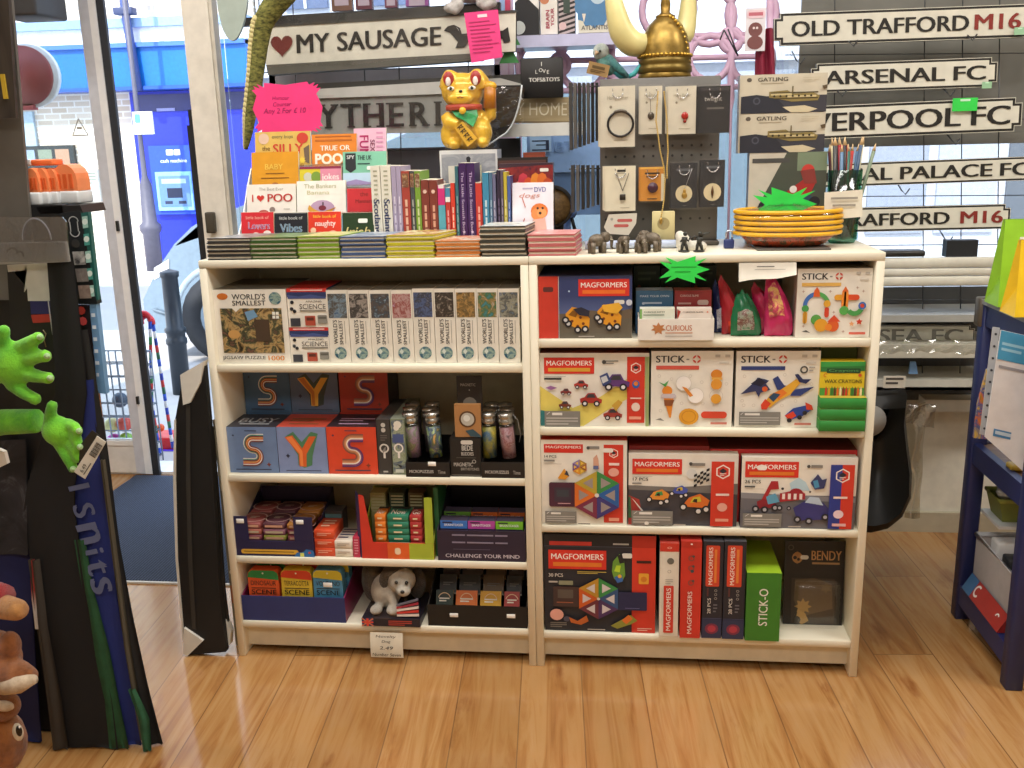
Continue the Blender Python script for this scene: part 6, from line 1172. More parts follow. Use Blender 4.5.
mb = MB(); q = g.pt(.52, .6, .003); mb.lathe(q, [(0, -.003), (.0105, -.003), (.0125, 0), (.0125, .003)], M('4a2a3a', .3), 18, ax='y'); mb.lathe(q+V((0, -.001, 0)), [(0, -.003), (.006, -.003), (.007, 0)], M('a86a5a', .3), 14, ax='y'); part(mb, 'badge', rt)
def f(c): c.L(.2, .12, .8, .2, 1, '5a5c60', .7); c.D(.5, .68, .19, 'd8c8a0'); c.L(.45, .94, .6, .955, 1, '8a8a80')
rt, g, y = card(671, 697, 163, 208, .165, DK, 'charcoal card with gold pendant on a cream disc, lower row third', f, 2)
mb = MB(); q = g.pt(.52, .68, .003); mb.ell(q+V((0, 0, -.004)), (.007, .003, .008), GLD, 10); mb.ell(q+V((0, 0, .006)), (.004, .003, .006), GLD, 8); mb.tube([g.pt(.8, .12, .003), q+V((0, 0, .01))], .0006, M('c8c8c8', .3, .8), 4); part(mb, 'pendant', rt)
rt, g, y = card(700.5, 724.5, 160, 207, .165, DK, 'charcoal card with slim brown pendant on a cream disc, lower row at the right', f, 2)
mb = MB(); q = g.pt(.5, .68, .003); mb.tube([q+V((0, 0, -.014)), q, q+V((0, 0, .014))], [.001, .0035, .001], M('5a3a1c', .4, .4), 8); part(mb, 'pendant', rt)
# card bundles seen edge-on at the spinner's left side
for (l, r, t, b, nm, n) in ((571, 597, 83, 150, 'upper', 7), (573, 598, 165, 212, 'lower', 6)):
    for i in range(n):
        y = .2+.02*i; u = l+(r-l)*i/(n-1); p0 = P(u, (t+b)/2, y); z1, z0 = P(u, t, y).z, P(u, b-1.5*i, y).z; mb = MB(); mb.box(p0.x-.0035, p0.x+.0035, y-.02, y-.018, z0, z1, M(['3a3836', '6a6762', '2a2826'][i % 3], .4)); mb.box(p0.x+.002, p0.x+.0035, y-.018, y+.045, z0, z1, M('3a3836', .4)); mb.box(p0.x-.005, p0.x-.0045, y-.024, y+.05, z0-.006, z1+.01, CLEAR(.12))
        thing(mb, 'carded_jewellery', 'dark card seen edge-on, %s bundle left of the jewellery display, %s from left' % (nm, ordn[i]), 'jewellery', group='edge-on jewellery cards')
    hk = MB(); hk.tube([(P(l, t+4, .27).x-.01, .27, P(l, t+4, .27).z), (xl_, .27, P(l, t+4, .27).z)], .0015, M('c8c8c8', .25, .9), 5); part(hk, 'side_hook', js)
# gold chain necklace hung over the front
nk = root('chain_necklace', 'long gold bead chain hanging down the front of the jewellery display', 'necklace', P(665, 200, .155))
mb = MB(); top = P(661, 92, .152)
for pts in (((658, 92), (656, 120), (660, 150), (664, 168), (665, 180)), ((664, 92), (667, 120), (668, 150), (667, 168), (667, 180)), ((665, 180), (664, 200), (661, 218))):
    w = [P(u, v, .152) for u, v in pts]
    for a, b in zip(w, w[1:]):
        n_ = max(2, int((b-a).length/.0045))
        for i in range(n_): mb.ell(a.lerp(b, i/n_), .0022, M('d0b060', .3, .6), 6)
part(mb, 'chain', nk); mb = MB(); mb.ell(P(661, 221, .152), (.004, .003, .009), GLD, 8); part(mb, 'drop', nk)
mb = MB(); a, b = P(652, 232, .158), P(675, 211, .158); mb.rbox(a.x, b.x, .158, .17, ZS+.013, b.z, M('cdbf8a', .5), .002, 1); g = mb.front(a.x, b.x, .158, ZS+.013, b.z); g.D(.5, .4, .2, 'a8986a'); thing(mb, 'gift_tag', 'pale gold card box behind the bronze animals, under the chain', 'card')
a, b = P(604, 232, .165), P(637, 213, .165); mb = MB(); mb.prism([(a.x, .16, a.z+.012), (a.x+.01, .16, a.z-.004), (b.x-.02, .16, a.z-.008), (b.x-.002, .16, a.z+.02), (b.x, .16, b.z), (a.x+.012, .16, b.z-.002)], (0, .002, 0), M('d0c8b8', .3)); g = mb.front(a.x, b.x, .16, a.z, b.z); g.RR(.4, .3, .86, .46, 'b85a54', .5); g.RR(.3, .58, .75, .74, 'b85a54', .5); g.D(.24, .3, .08, '9a9a90', 8)
mb2 = thing(mb, 'carded_clips', 'pale sleeved card with two red clips below the lower row', 'jewellery')
# horned helmet
hc = P(665, 40, .27); HX = hc.x
def hz(v, u=664): return P(u, v, .27).z
HZ = ZJ+.0006; HR = (P(692, 60, .27).x-P(639, 60, .27).x)/2; HH = hz(16)-HZ
hm = root('horned_helmet', 'gold hammered helmet with two cream horns on the jewellery display', 'helmet', (HX, .268, HZ))
ry = .066/HR
BRZ = M('94783a', .36, .7, .25, 60)
mb = MB(); mb.lathe((HX, .268, HZ), [(HR*1.0, 0), (HR*1.02, .004), (HR*.97, .012), (HR*.95, .02), (HR*.96, HH*.3), (HR*.93, HH*.5), (HR*.84, HH*.68), (HR*.66, HH*.84), (HR*.42, HH*.95), (HR*.24, HH*.985), (0, HH)], BRZ, 32, sy=ry); bmo = part(mb, 'dome', hm)
mb = MB(); mb.lathe((HX, .268, HZ), [(HR*.99, .012), (HR*1.03, .014), (HR*1.03, .026), (HR*.97, .03), (HR*1.0, .034), (HR*1.0, .044), (HR*.95, .047)], M('75602c', .38, .7), 32, sy=ry, cap=False); BRIM = part(mb, 'brim_band', hm)
mb = MB()
for i in range(40):
    a = 2*math.pi*i/40; mb.ell((HX+HR*1.0*math.cos(a), .268+HR*1.0*math.sin(a)*ry, HZ+.052), .0042, M('c8a040', .25, .7), 6)
for i in range(12): t = i/11; mb.ell((HX+HR*(.15+.75*math.sin(t*1.5)), .268-.066*(.65-.3*t), HZ+HH*(.95-.8*t**1.5)), .0042, M('c8a040', .25, .7), 6)
part(mb, 'rivets', BRIM)
mb = MB(); z = HZ+HH*.97; mb.lathe((HX, .268, z), [(.022, -.004), (.024, .004), (.016, .008), (.011, .012), (.012, .03), (.009, .05), (.004, .075), (0, .08)], M('8a6c30', .35, .7), 16); part(mb, 'top_spike', hm)
HRN = M('ddd292', .35)
def horn(pts, rad, nm):
    P_ = []; R_ = []
    for i in range(len(pts)-1):
        for s_ in range(4): P_.append(V(pts[i]).lerp(V(pts[i+1]), s_/4)); R_.append(rad[i]+(rad[i+1]-rad[i])*s_/4)
    P_.append(V(pts[-1])); R_.append(rad[-1])
    for _ in range(3): P_ = [P_[0]]+[(P_[i-1]+P_[i]*2+P_[i+1])/4 for i in range(1, len(P_)-1)]+[P_[-1]]
    mb = MB(); mb.tube(P_, R_, HRN, 16); part(mb, nm, hm)
horn([P(648, 44, .262), P(632, 45, .24), P(621, 32, .23), P(616, 12, .225), P(611, -12, .23), P(606, -40, .24)], [.024, .031, .03, .024, .017, .006], 'horn')
horn([P(676, 40, .275), P(685, 34, .285), P(688, 14, .29), P(689, -10, .29), P(690, -40, .29)], [.025, .026, .022, .016, .005], 'horn')
# teal bird plush with tail, cardboard tag
bd_ = root('plush_bird', 'teal and white plush budgerigar with long blue tail beside the helmet', 'plush toy', P(605, 77, .255))
mb = MB(); a = P(601, 52, .25); mb.ell(P(601, 52, .25), (.021, .02, .021)); mb.mats = [FUR('d0d8d0', '8a9a98', 60)]; plush(part(mb, 'head', bd_), .004, 2)
mb = MB(); mb.tube([P(602, 56, .255), P(606, 64, .255), P(614, 72, .26)], [.018, .024, .014], 'x'); mb.mats = [FUR('6fa8a0', '3a6a68', 60)]; plush(part(mb, 'body', bd_), .004, 2)
mb = MB(); mb.tube([P(608, 58, .245), P(618, 68, .245), P(628, 77, .245)], [.011, .01, .005], FUR('5a9c98', '2f6a78', 80), 8); part(mb, 'wing', bd_)
mb = MB(); mb.tube([P(628, 77, .25), P(634, 74, .25), P(643, 62, .25)], [.005, .006, .004], M('4fb0b0', .7), 8); mb.tube([P(614, 70, .255), P(622, 76, .255), P(628, 77, .255)], [.009, .008, .004], M('3f9aa0', .7), 8); part(mb, 'tail', bd_)
mb = MB(); mb.ell(P(600, 51, .229), .003, M('101010', .2), 8); part(mb, 'eye', bd_); mb = MB(); mb.tube([P(597, 52, .232), P(595, 55, .228)], [.006, .001], M('b89a7a', .4), 8); part(mb, 'beak', bd_)
mb = MB(); a = P(598, 70, .23); R_ = Matrix.Rotation(.25, 3, 'Y'); pts = [a+R_@V((x, 0, z)) for x, z in ((-.026, -.013), (.026, -.013), (.026, .016), (-.026, .016))]; mb.prism(pts, (0, .003, 0), M('9a7a4a', .6)); g = mb.face(pts[3]+V((0, -.0005, 0)), pts[2]-pts[3], pts[0]-pts[3], (0, -1, 0)); g.L(.2, .25, .8, .5, 1, '5a4420', .9); g.L(.15, .6, .85, .85, 2, '5a4420', .5); part(mb, 'swing_tag', bd_)
# three boxed metal models in a column
def f(c): c.D(.11, .13, .055, '5a5248', 12, e=1.2); c.T('GATLING', .38, .13, '4a443a', w=.34, h=.1, bold=.02); c.L(.24, .22, .5, .25, 1, 'a89c84', .7); c.R(.02, .56, 1, 1, '3c3c44'); c.P([(.02, .56), (.2, .52), (.42, .6), (.55, .9), (.6, 1), (.02, 1)], '2a2c36'); c.ring(.2, .68, .1, .06, '4a4c58', 10); c.P([(.5, .85), (.75, .82), (.9, .92), (.8, 1), (.6, 1)], 'c8bc9c'); c.P([(.34, .45), (.55, .42), (.62, .52), (.85, .5), (.92, .58), (.9, .7), (.6, .72), (.45, .64), (.34, .6)], '8a7a48'); c.R(.36, .47, .9, .5, '4a4028'); c.R(.4, .62, .9, .645, '4a4028'); c.R(.36, .5, .6, .55, 'c8b888'); c.R(.55, .56, .88, .61, 'c8b888'); [c.D(.4+.07*i_, .57, .03, '3a3220', 8) for i_ in range(7)]; c.R(.6, .32, .615, .5, '6a5c38'); c.P([(.94, .33), (1, .3), (1, .4), (.96, .42)], '5a4a34'); c.L(.72, .1, .92, .2, 2, 'c0b69c', .4)
mxl, mxr = P(737, 110, .22).x, P(826, 110, .22).x; zz0 = P(780, 215, .22).z
mb = MB(); x0, x1 = P(748.5, 185, .21).x, P(826, 185, .21).x; z1 = P(786, 152.5, .21).z; mb.box(x0, x1, .21, .25, ZS, z1, M('c8c2b2', .4), side=M('8a8a90')); g = mb.front(x0, x1, .21, ZS, z1)
h_ = (z1-zz0)/(z1-ZS); g.P([(.48, 0), (1, 0), (1, 1), (.1, 1), (.12, .6)], '4a4f44'); g.R(.62, 0, 1, .2, '7a8a70'); g.L(.04, .06, .52, .12, 1, '4a4a48', .8); g.P([(.5, .42), (.7, .3), (.86, .34), (.78, .5), (.6, .56)], 'a82f2c'); g.D(.76, .2, .07, 'c84038'); g.P([(.66, .2), (.84, .18), (.88, .34), (.72, .34)], '8a3a34'); g.D(.58, .4, .04, 'e8e0d8'); g.P([(.6, .5), (.8, .46), (.9, .56), (.7, .62)], '2f4a5a'); g.D(.86, .54, .06, '24242a'); g.D(.6, .56, .05, '24242a')
for i in range(4):
    for j in range(3):
        if (i+j) % 2: g.P([(.14+.06*i, .5+.05*j-.02*i), (.2+.06*i, .48+.05*j-.02*i), (.2+.06*i, .53+.05*j-.02*i), (.14+.06*i, .55+.05*j-.02*i)], '26262a')
thing(mb, 'boxed_model', 'boxed racing bike kit with red and green cover, bottom of the column by the plates', 'model kit'); o = z1+.0006
zm = P(782, 113, .21).z; zt_ = P(782, 74, .21).z; x0, x1 = P(739, 110, .21).x, P(826, 110, .21).x
for nm, a, b in (('lower', o, zm), ('upper', zm+.0006, zt_)):
    rt = root('boxed_model', 'cream boxed brass gun model kit, %s of the pair above the bike kit' % nm, 'model kit', ((x0+x1)/2, .23, a), 'boxed metal models')
    mb = MB(); mb.box(x0, x1, .21, .25, a, b, M('c9c1ac', .4), side=M('8a8a98')); f(mb.front(x0, x1, .21, a, b)); part(mb, 'carton', rt)
    mb = MB(); mb.box(x0-.006, x0-.001, .2, .25, a, b-.002, CLEAR(.2)); part(mb, 'clear_wrap', rt)
# stack of oval yellow-rimmed baskets in clear wrap
PC = V((P(788, 240, .12).x, .14, 0)); RX = (P(841, 228, .12).x-P(735, 228, .12).x)/2; RY = .085
mb = MB(); x0, x1 = P(757, 246, .06).x, P(831, 246, .06).x; mb.rbox(x0, x1, .055, .2, ZS, ZS+.004, M('55504a', .4), .001, 1); thing(mb, 'tray', 'thin dark card tray under the stacked baskets', 'tray')
zb = ZS+.005; 
YR = M('e6ae1f', .3)
def basket(z, lab, first=False):
    rt = root('oval_basket', lab, 'basket', (PC.x, PC.y, z), 'stacked oval baskets')
    mb = MB(); mb.lathe((0, 0, 0), [(RX*.62, .0), (RX*.7, .002), (RX*.96, .028), (RX*.93, .028), (RX*.68, .005), (0, .004)], ART(['b83a24', '7a3a24', 'c8502c', '4a4a30', 'a04030'], 40, 3), 40, sy=RY/RX); lpart(mb, 'bowl', rt)
    mb = MB(); mb.tube([(RX*math.cos(a*math.pi/24), RY*math.sin(a*math.pi/24), .03) for a in range(48)], .0052, YR, 8, closed=True); lpart(mb, 'rim', rt); return rt
b0 = basket(zb, 'oval basket with yellow rim, red woven sides showing, bottom of the stack')
for i, nm in enumerate(('second from bottom', 'middle', 'second from top', 'top')): copytree(b0, b0.location+V((rnd.uniform(-.002, .002), 0, .0125*(i+1))), label='oval basket with yellow rim, %s of the stack of five' % nm)
zt5 = zb+.0125*4+.036
mb = MB()
def wr(u, v):
    a = u*2*math.pi; k_ = 1.02+.03*math.sin(a*9+v*4)
    return V((PC.x+RX*k_*math.cos(a)*(1 if v < .8 else (1-v)*5*.9+.1), PC.y+RY*k_*math.sin(a)*(1 if v < .8 else (1-v)*5*.9+.1), zb+.016+v*(zt5-zb-.008)+.004*math.sin(a*6)*v))
mb.sheet(wr, 40, 8, CLEAR(.2)); thing(mb, 'clear_wrap', 'crumpled clear wrap around the stacked yellow-rimmed baskets', 'wrapping')
bigstar('price_star', 752, 817, 187, 222, .15, STG, 11, 'bright green price star standing behind the stacked baskets', [('', .5, .5, .5, '1fa83a'), ('', .45, .68, .4, '1fa83a')], inner=.55, seed=5)
# pencil pot
pc = P(846, 236, .2); pr_ = .042
pt_ = root('pencil_pot', 'green glass pot of pencils at the right end of the bookcase top', 'pot', (pc.x, .22, ZS))
zp = P(842, 170, .2).z
mb = MB(); mb.lathe((pc.x-.006, .22, ZS), [(0, 0), (pr_*.7, 0), (pr_*.85, .01), (pr_*.95, zp-ZS), (pr_*.9, zp-ZS), (pr_*.78, .012), (0, .006)], CLEAR(.12, '8fc8b0'), 24); part(mb, 'glass', pt_)
pcs = ['c8362c', '3a6a4a', '2a2a2c', '3a7a6a', 'd8cca0', '4a6a8a', 'a83038', '5a7a9a', 'e0d8b8', '6a3a3a', '2c4a6a', 'c03a30', '3a3a3a', '7a8a70']
for i, c_ in enumerate(pcs):
    a = i*2.4; rr = pr_*.75*math.sqrt((i+.5)/len(pcs)); bx_, by_ = pc.x-.006+rr*math.cos(a)*.6, .22+rr*math.sin(a)*.6
    tx_, ty_ = pc.x-.006+rr*math.cos(a)*1.7+(i-7)*.0022, .22+rr*math.sin(a)*1.5; zt_ = P(845, 137+(i*7 % 14), .2).z
    rt = root('pencil', '%s pencil in the green pot, %s' % ({'c8362c': 'bright red', '3a6a4a': 'green', '2a2a2c': 'black', '3a7a6a': 'teal', 'd8cca0': 'pale wood', '4a6a8a': 'blue', 'a83038': 'crimson', '5a7a9a': 'light blue', 'e0d8b8': 'cream', '6a3a3a': 'maroon', '2c4a6a': 'navy', 'c03a30': 'tomato red', '3a3a3a': 'dark grey', '7a8a70': 'sage'}[c_], 'pointing up'), 'pencil', (bx_, by_, ZS+.01), 'pencils in the green pot')
    A, T_ = V((bx_, by_, ZS+.014)), V((tx_, ty_, zt_)); mb = MB(); mb.tube([A, A.lerp(T_, .92)], .0044 if i % 3 else .0062, M(c_, .35), 6); part(mb, 'shaft', rt)
    mb = MB(); mb.tube([A.lerp(T_, .92), T_], [.0044 if i % 3 else .0062, .0005], M('d8b888', .5), 6); part(mb, 'tip', rt)
a, b = P(824, 220, .12), P(864, 191, .12); mb = MB(); mb.prism([(a.x, .12, a.z), (b.x, .12, a.z+.006), (b.x-.002, .125, b.z+.003), (a.x-.001, .125, b.z-.002)], (0, .0012, 0), M('ddd6c2', .7)); g = mb.front(a.x, b.x, .119, a.z, b.z); g.L(.15, .2, .85, .35, 1, '9a958a', .5); g.L(.2, .45, .8, .6, 1, '9a958a', .5); thing(mb, 'paper_note', 'small cream paper note taped to the pencil pot', 'note')
# navy padlock tag
a = P(729, 232, .12); tg = root('padlock', 'small navy padlock standing left of the stacked baskets', 'padlock', (a.x, .12, ZS))
mb = MB(); mb.rbox(a.x-.012, a.x+.012, .11, .122, ZS, ZS+.022, M('2a356a', .35), .003); part(mb, 'body', tg); mb = MB(); mb.tube([(a.x-.007, .116, ZS+.02)]+arc((a.x, .116, ZS+.035), .007, 180, 0, 8)+[(a.x+.007, .116, ZS+.02)], .0024, M('c8ccd8', .25, .8), 6); part(mb, 'shackle', tg)
# bronze elephants and dark figures
def elephant(u, v, y, s, rz, lab):
    p = P(u, v, y); rt = root('elephant_figurine', lab, 'figurine', (p.x, y, ZS), 'bronze elephant figurines', rz); BZ = M('6f6455', .45, .3, .35, 160, .2)
    mb = MB(); mb.ell((0, 0, .03*s), (.022*s, .014*s, .015*s), BZ, 12); mb.ell((.024*s, 0, .037*s), (.011*s, .01*s, .012*s), BZ, 12); mb.tube([(.033*s, 0, .036*s), (.039*s, 0, .026*s), (.038*s, 0, .012*s), (.043*s, 0, .008*s)], [.006*s, .0045*s, .003*s, .002*s], BZ, 8); mb.tube([(-.02*s, 0, .035*s), (-.025*s, 0, .02*s)], .0012*s, BZ, 5)
    for x, yy in ((.014, .008), (.014, -.008), (-.014, .008), (-.014, -.008)): mb.tube([(x*s, yy*s, .026*s), (x*s, yy*s, 0)], [.0068*s, .0055*s], BZ, 8)
    o = lpart(mb, 'body', rt)
    for yy in (-1, 1):
        mb = MB(); mb.ell((.021*s, yy*.011*s, .036*s), (.008*s, .0022*s, .011*s), BZ, 10); lpart(mb, 'ear', rt); mb = MB(); mb.tube([(.033*s, yy*.004*s, .031*s), (.041*s, yy*.005*s, .029*s)], [.0016*s, .0006*s], M('d8d0b8', .4), 6); lpart(mb, 'tusk', rt)
elephant(597, 250, .05, 1., .5, 'bronze elephant figurine, leftmost on the shelf edge')
elephant(622.5, 250, .05, .86, -1.3, 'bronze elephant figurine facing forward, second from the left')
elephant(641, 250, .05, .9, -1.35, 'bronze elephant figurine facing forward, third from the left')
elephant(652, 250, .075, 1., 2.6, 'bronze elephant figurine turned sideways, rightmost of the four')
for i, (u, lab) in enumerate(((684, 'dark cast figure crouching before the white rock, left of two'), (699, 'dark cast figure with raised arm before the white rock, right of two'))):
    p = P(u, 250, .05); rt = root('cast_figurine', lab, 'figurine', (p.x, .05, ZS), 'dark cast figurines'); DKM = M('3a3a36', .4, .4, .3, 150)
    mb = MB(); mb.ell((0, 0, .002), (.014, .011, .003), DKM, 12); mb.tube([(-.006, 0, .002), (-.004, 0, .014), (0, 0, .022)], [.003, .004, .005], DKM, 8); mb.tube([(.008, 0, .002), (.005, 0, .013), (0, 0, .022)], [.003, .004, .005], DKM, 8); mb.tube([(0, 0, .02), (.001, -.002, .034)], [.006, .007], DKM, 8); mb.ell((.002, -.003, .042), .0052, DKM, 10)
    if i == 0: mb.tube([(0, 0, .033), (.01, -.004, .026), (.014, -.004, .036)], [.003, .0025, .002], DKM, 6); mb.tube([(0, 0, .033), (-.009, -.003, .024)], [.003, .002], DKM, 6)
    else: mb.tube([(0, 0, .033), (.012, -.002, .042), (.024, -.002, .044)], [.003, .0025, .0015], DKM, 6); mb.tube([(0, 0, .033), (-.011, -.003, .036), (-.018, -.002, .03)], [.003, .0025, .002], DKM, 6)
    lpart(mb, 'body', rt)
a = P(690, 246, .085); mb = MB(); mb.ell((a.x-.016, .09, ZS+.018), (.018, .012, .024), 'x'); mb.ell((a.x+.016, .092, ZS+.009), (.026, .014, .014), 'x'); mb.ell((a.x-.024, .09, ZS+.033), (.012, .009, .014), 'x'); mb.mats = [M('d4cfc2', .6, 0, .2, 80, .3)]; plush(thing(mb, 'white_rock', 'rough white rock-shaped ornament behind the dark cast figures', 'ornament', (a.x, .09, ZS)), .004, 2)
a, b = P(585, 242, .14), P(735, 238, .14); mb = MB(); mb.tube([(a.x, .14, ZS+.0105), (a.x+.16, .142, ZS+.0105), (b.x-.13, .14, ZS+.0105)], .0098, M('b8c4dc', .2), 12); thing(mb, 'clear_tube', 'pale blue plastic tube lying behind the animal figurines', 'tube')
# ================================================================ THE SHOP WINDOW BEHIND
INK = M('24221f', .45); SIGNW = M('dcd8c8', .4); REDI = M('8a2f28', .45)
def street_sign(name, label, tl, tr, bl, br, y, texts, border=True, notch=True, th=.018, ins=.09, mat=None, extra=None):
    A, Bq, Cc, D = P(*tl, y), P(*tr, y), P(*bl, y), P(*br, y); U = Bq-A; W = Cc-A
    rt = root(name, label, 'sign', Cc.lerp(D, .5)); q = W.length/U.length; n = .2
    def shp(e):
        if not notch: return [(e*q, e), (1-e*q, e), (1-e*q, 1-e), (e*q, 1-e)]
        k = n; a = e; return [(a*q+k*q, a), (1-a*q-k*q, a), (1-a*q-k*q, k*.8+a), (1-a*q, k*.8+a), (1-a*q, 1-k*.8-a), (1-a*q-k*q, 1-k*.8-a), (1-a*q-k*q, 1-a), (a*q+k*q, 1-a), (a*q+k*q, 1-k*.8-a), (a*q, 1-k*.8-a), (a*q, k*.8+a), (a*q+k*q, k*.8+a)]
    def pt(u, v, dy=0): p = A+U*u+W*v; p.y += dy; return p
    mb = MB(); mb.prism([pt(u, v) for u, v in shp(0)], (0, th, 0), mat or SIGNW, M('2c2a27', .5)); 
    g = mb.face(A, U, W, (0, -1, 0))
    if border: g.P(shp(.02), INK); g.P(shp(ins), mat or SIGNW)
    bo = part(mb, 'board', rt)
    for tx, u, v, w, h, c in texts:
        ws = tx.split(' '); gw = [glyph(t)[2] for t in ws]; tot = sum(gw)+.34*(len(ws)-1); x = u-w/2
        for t, g_ in zip(ws, gw):
            ww = g_/tot*w; mb = MB(); g = mb.face(A, U, W, (0, -1, 0)); g.k = .0025; g.T(t, x+ww/2, v, c, w=ww, h=h, bold=.03); part(mb, 'lettering', bo, 'red raised lettering' if c is REDI else None); x += ww+.34/tot*w
    if extra: extra(rt, A, U, W, pt)
    return rt
SY = .76
s1 = street_sign('street_sign', 'topmost white street-style sign with black letters and red postcode', (774, 13.5), (1036, 3.5), (774, 46), (1036, 32), SY, [('OLD TRAFFORD', .41, .5, .68, .47, INK), ('M16', .86, .49, .17, .47, REDI)])
s2 = street_sign('street_sign', 'shorter white street-style sign, second from the top', (811, 64), (998, 57), (811, 93), (998, 87.5), SY, [('ARSENAL FC', .505, .5, .86, .48, INK)])
s3 = street_sign('street_sign', 'largest white street-style sign with bold black letters and a green tag', (775, 108), (1023, 97), (775, 141), (1023, 137), SY, [('LIVERPOOL FC', .5, .5, .9, .56, INK)])
s4 = street_sign('street_sign', 'long white street-style sign, fourth from the top', (775, 166), (1042, 156), (775, 189), (1042, 188), SY, [('CRYSTAL PALACE FC', .5, .5, .91, .54, INK)])
s5 = street_sign('street_sign', 'lowest of the right-hand hanging signs, with red postcode at its end', (765, 210), (1011, 204), (765, 234), (1011, 233), SY, [('OLD TRAFFORD', .415, .5, .68, .5, INK), ('M16', .885, .49, .165, .5, REDI)])
a = P(795, 300, SY)
s6 = street_sign('street_sign', 'white street-style sign lying low behind the bookcase, partly in clear plastic', (800, 325), (975, 325), (800, 346), (975, 346), .8, [('CHELSEA FC', .5, .5, .86, .62, M('8a8882', .5))], ins=.06, mat=M('dedcd0', .4))
def tagon(u, v, w, h, nm, c='35d850'):
    p = P(u, v, SY-.012); mb = MB(); mb.box(p.x-w/2, p.x+w/2, SY-.012, SY-.0105, p.z-h/2, p.z+h/2, M(c, .5)); g = mb.front(p.x-w/2, p.x+w/2, SY-.012, p.z-h/2, p.z+h/2); g.R(.3, .08, .7, .25, 'c8f0d0'); thing(mb, 'price_tag', nm, 'price tag')
tagon(965, 104.5, .068, .036, 'bright green price tag on the largest hanging sign')
tagon(987, 85, .026, .018, 'small pale green tag on the corner of the second sign', '9cc8a0'); tagon(1006, 232, .028, .02, 'small pale green tag at the end of the lowest hanging sign', '9cd0a0'); tagon(1020, 31, .03, .02, 'small pale green tag under the topmost sign', '9cc8a0')
# left-hand signs
s7 = street_sign('novelty_sign', 'white novelty sign with red heart and sausage dog, upper left', (264, 25), (516, 10), (266, 65), (518, 51), .72, [('MY SAUSAGE', .42, .52, .575, .46, INK)], border=False, notch=False, th=.03, extra=None)
def dog(rt):
    pass
A, Bq, Cc, D = P(264, 25, .72), P(516, 10, .72), P(266, 65, .72), P(518, 51, .72); U, W = Bq-A, Cc-A
mb = MB(); g = mb.face(A, U, W, (0, -1, 0)); g.k = .003; g.R(-.002, 0, 1.002, .06, '3a3833'); g.heart(.07, .52, .3, M('6e2a26', .4)); part(mb, 'red_heart', s7)
mb = MB(); g = mb.face(A, U, W, (0, -1, 0)); g.k = .003; g.P([(.72, .4), (.735, .3), (.76, .27), (.785, .36), (.79, .5), (.95, .48), (.97, .4), (.98, .75), (.955, .78), (.95, .68), (.82, .68), (.80, .84), (.765, .84), (.775, .7), (.757, .55), (.745, .46)], INK); part(mb, 'dog_silhouette', s7)
mb = MB(); a, b = P(268, 74, .71), P(500, 60, .71); mb.prism([P(266, 65, .71), P(480, 53, .71), P(482, 60, .71), P(268, 75, .71)], (0, .05, 0), M('5a5850', .5)); part(mb, 'lower_edge', s7)
mb = MB(); mb.sheet(lambda u, v: P(262+u*236, 17+v*52-u*14, .706)+V((0, -.004*math.sin(u*21+v*6), .004*math.sin(u*13))), 30, 5, CLEAR(.1)); part(mb, 'clear_wrap', s7)
s8 = street_sign('house_sign', 'long grey sign with black serif letters, partly behind the pink star', (268, 98), (486, 92), (270, 136), (488, 132), .74, [], border=False, notch=False, th=.03, mat=M('94948e', .45))
A, Bq, Cc, D = P(268, 98, .74), P(486, 92, .74), P(270, 136, .74), P(488, 132, .74); U, W = Bq-A, Cc-A
mb = MB(); g = mb.face(A, U, W, (0, -1, 0)); g.k = .003
for i, ch in enumerate('SLYTHERIN'):
    u = .07+.105*i-(.02 if ch in 'IN' else 0); g.T(ch, u, .52, INK, h=.62, bold=.03)
    ser = {'L': [(-.5, 1), (-.5, -1)], 'Y': [(-.5, -1), (.5, -1), (0, 1)], 'T': [(0, 1)], 'H': [(-.5, -1), (.5, -1), (-.5, 1), (.5, 1)], 'E': [(-.5, -1), (-.5, 1)], 'R': [(-.5, -1), (-.5, 1), (.5, 1)], 'I': [(0, -1), (0, 1)], 'N': [(-.5, -1), (.5, -1), (-.5, 1)], 'S': []}[ch]
    for sx, sv in ser: g.R(u+sx*.06-.018, .52+sv*.29-.02, u+sx*.06+.018, .52+sv*.29+.02, INK)
part(mb, 'lettering', s8)
mb = MB(); mb.prism([P(300, 90, .73), P(500, 78, .73), P(522, 84, .73), P(522, 91, .73), P(300, 99, .73)], (0, .05, 0), M('b8b6b0', .35)); mb.prism([P(300, 84, .735), P(522, 74, .735), P(522, 84, .735), P(300, 90, .735)], (0, .04, 0), M('3a3936', .4)); part(mb, 'upper_rail', s8)
mb = MB(); mb.sheet(lambda u, v: P(300+u*190, 96+v*44-u*4, .73)+V((0, -.003*math.sin(u*17+v*5), 0)), 24, 4, CLEAR(.09)); part(mb, 'clear_wrap', s8)
# black round-ended plaque in clear wrap
YQ = .57
c = P(497, 90, .7); d = P(528, 90, .7); rr = d.x-c.x
pq = root('black_plaque', 'black round-ended plaque in clear wrap behind the lucky cat', 'plaque', P(500, 145, YQ))
pts = [P(470, 86, YQ), P(522, 85, YQ)]+[P(522-12*(1-math.cos(t))*.9-3*t, 86+50*math.sin(t*.78), YQ) for t in (.3, .6, .9, 1.2, 1.6, 1.9)]+[P(487, 146, YQ), P(470, 146, YQ)]
mb = MB(); mb.prism(pts, (0, .02, 0), M('1b1b1c', .3)); part(mb, 'plate', pq)
mb = MB(); mb.tube([p+V((0, -.004, 0)) for p in pts[1:-1]], .0026, M('d0d4d6', .3), 6); mb.sheet(lambda u, v: P(472+u*52, 87+v*46-u*v*10, .555)+V((0, -.004*math.sin(u*9+v*13), 0)), 10, 8, CLEAR(.12)); part(mb, 'clear_wrap', pq)
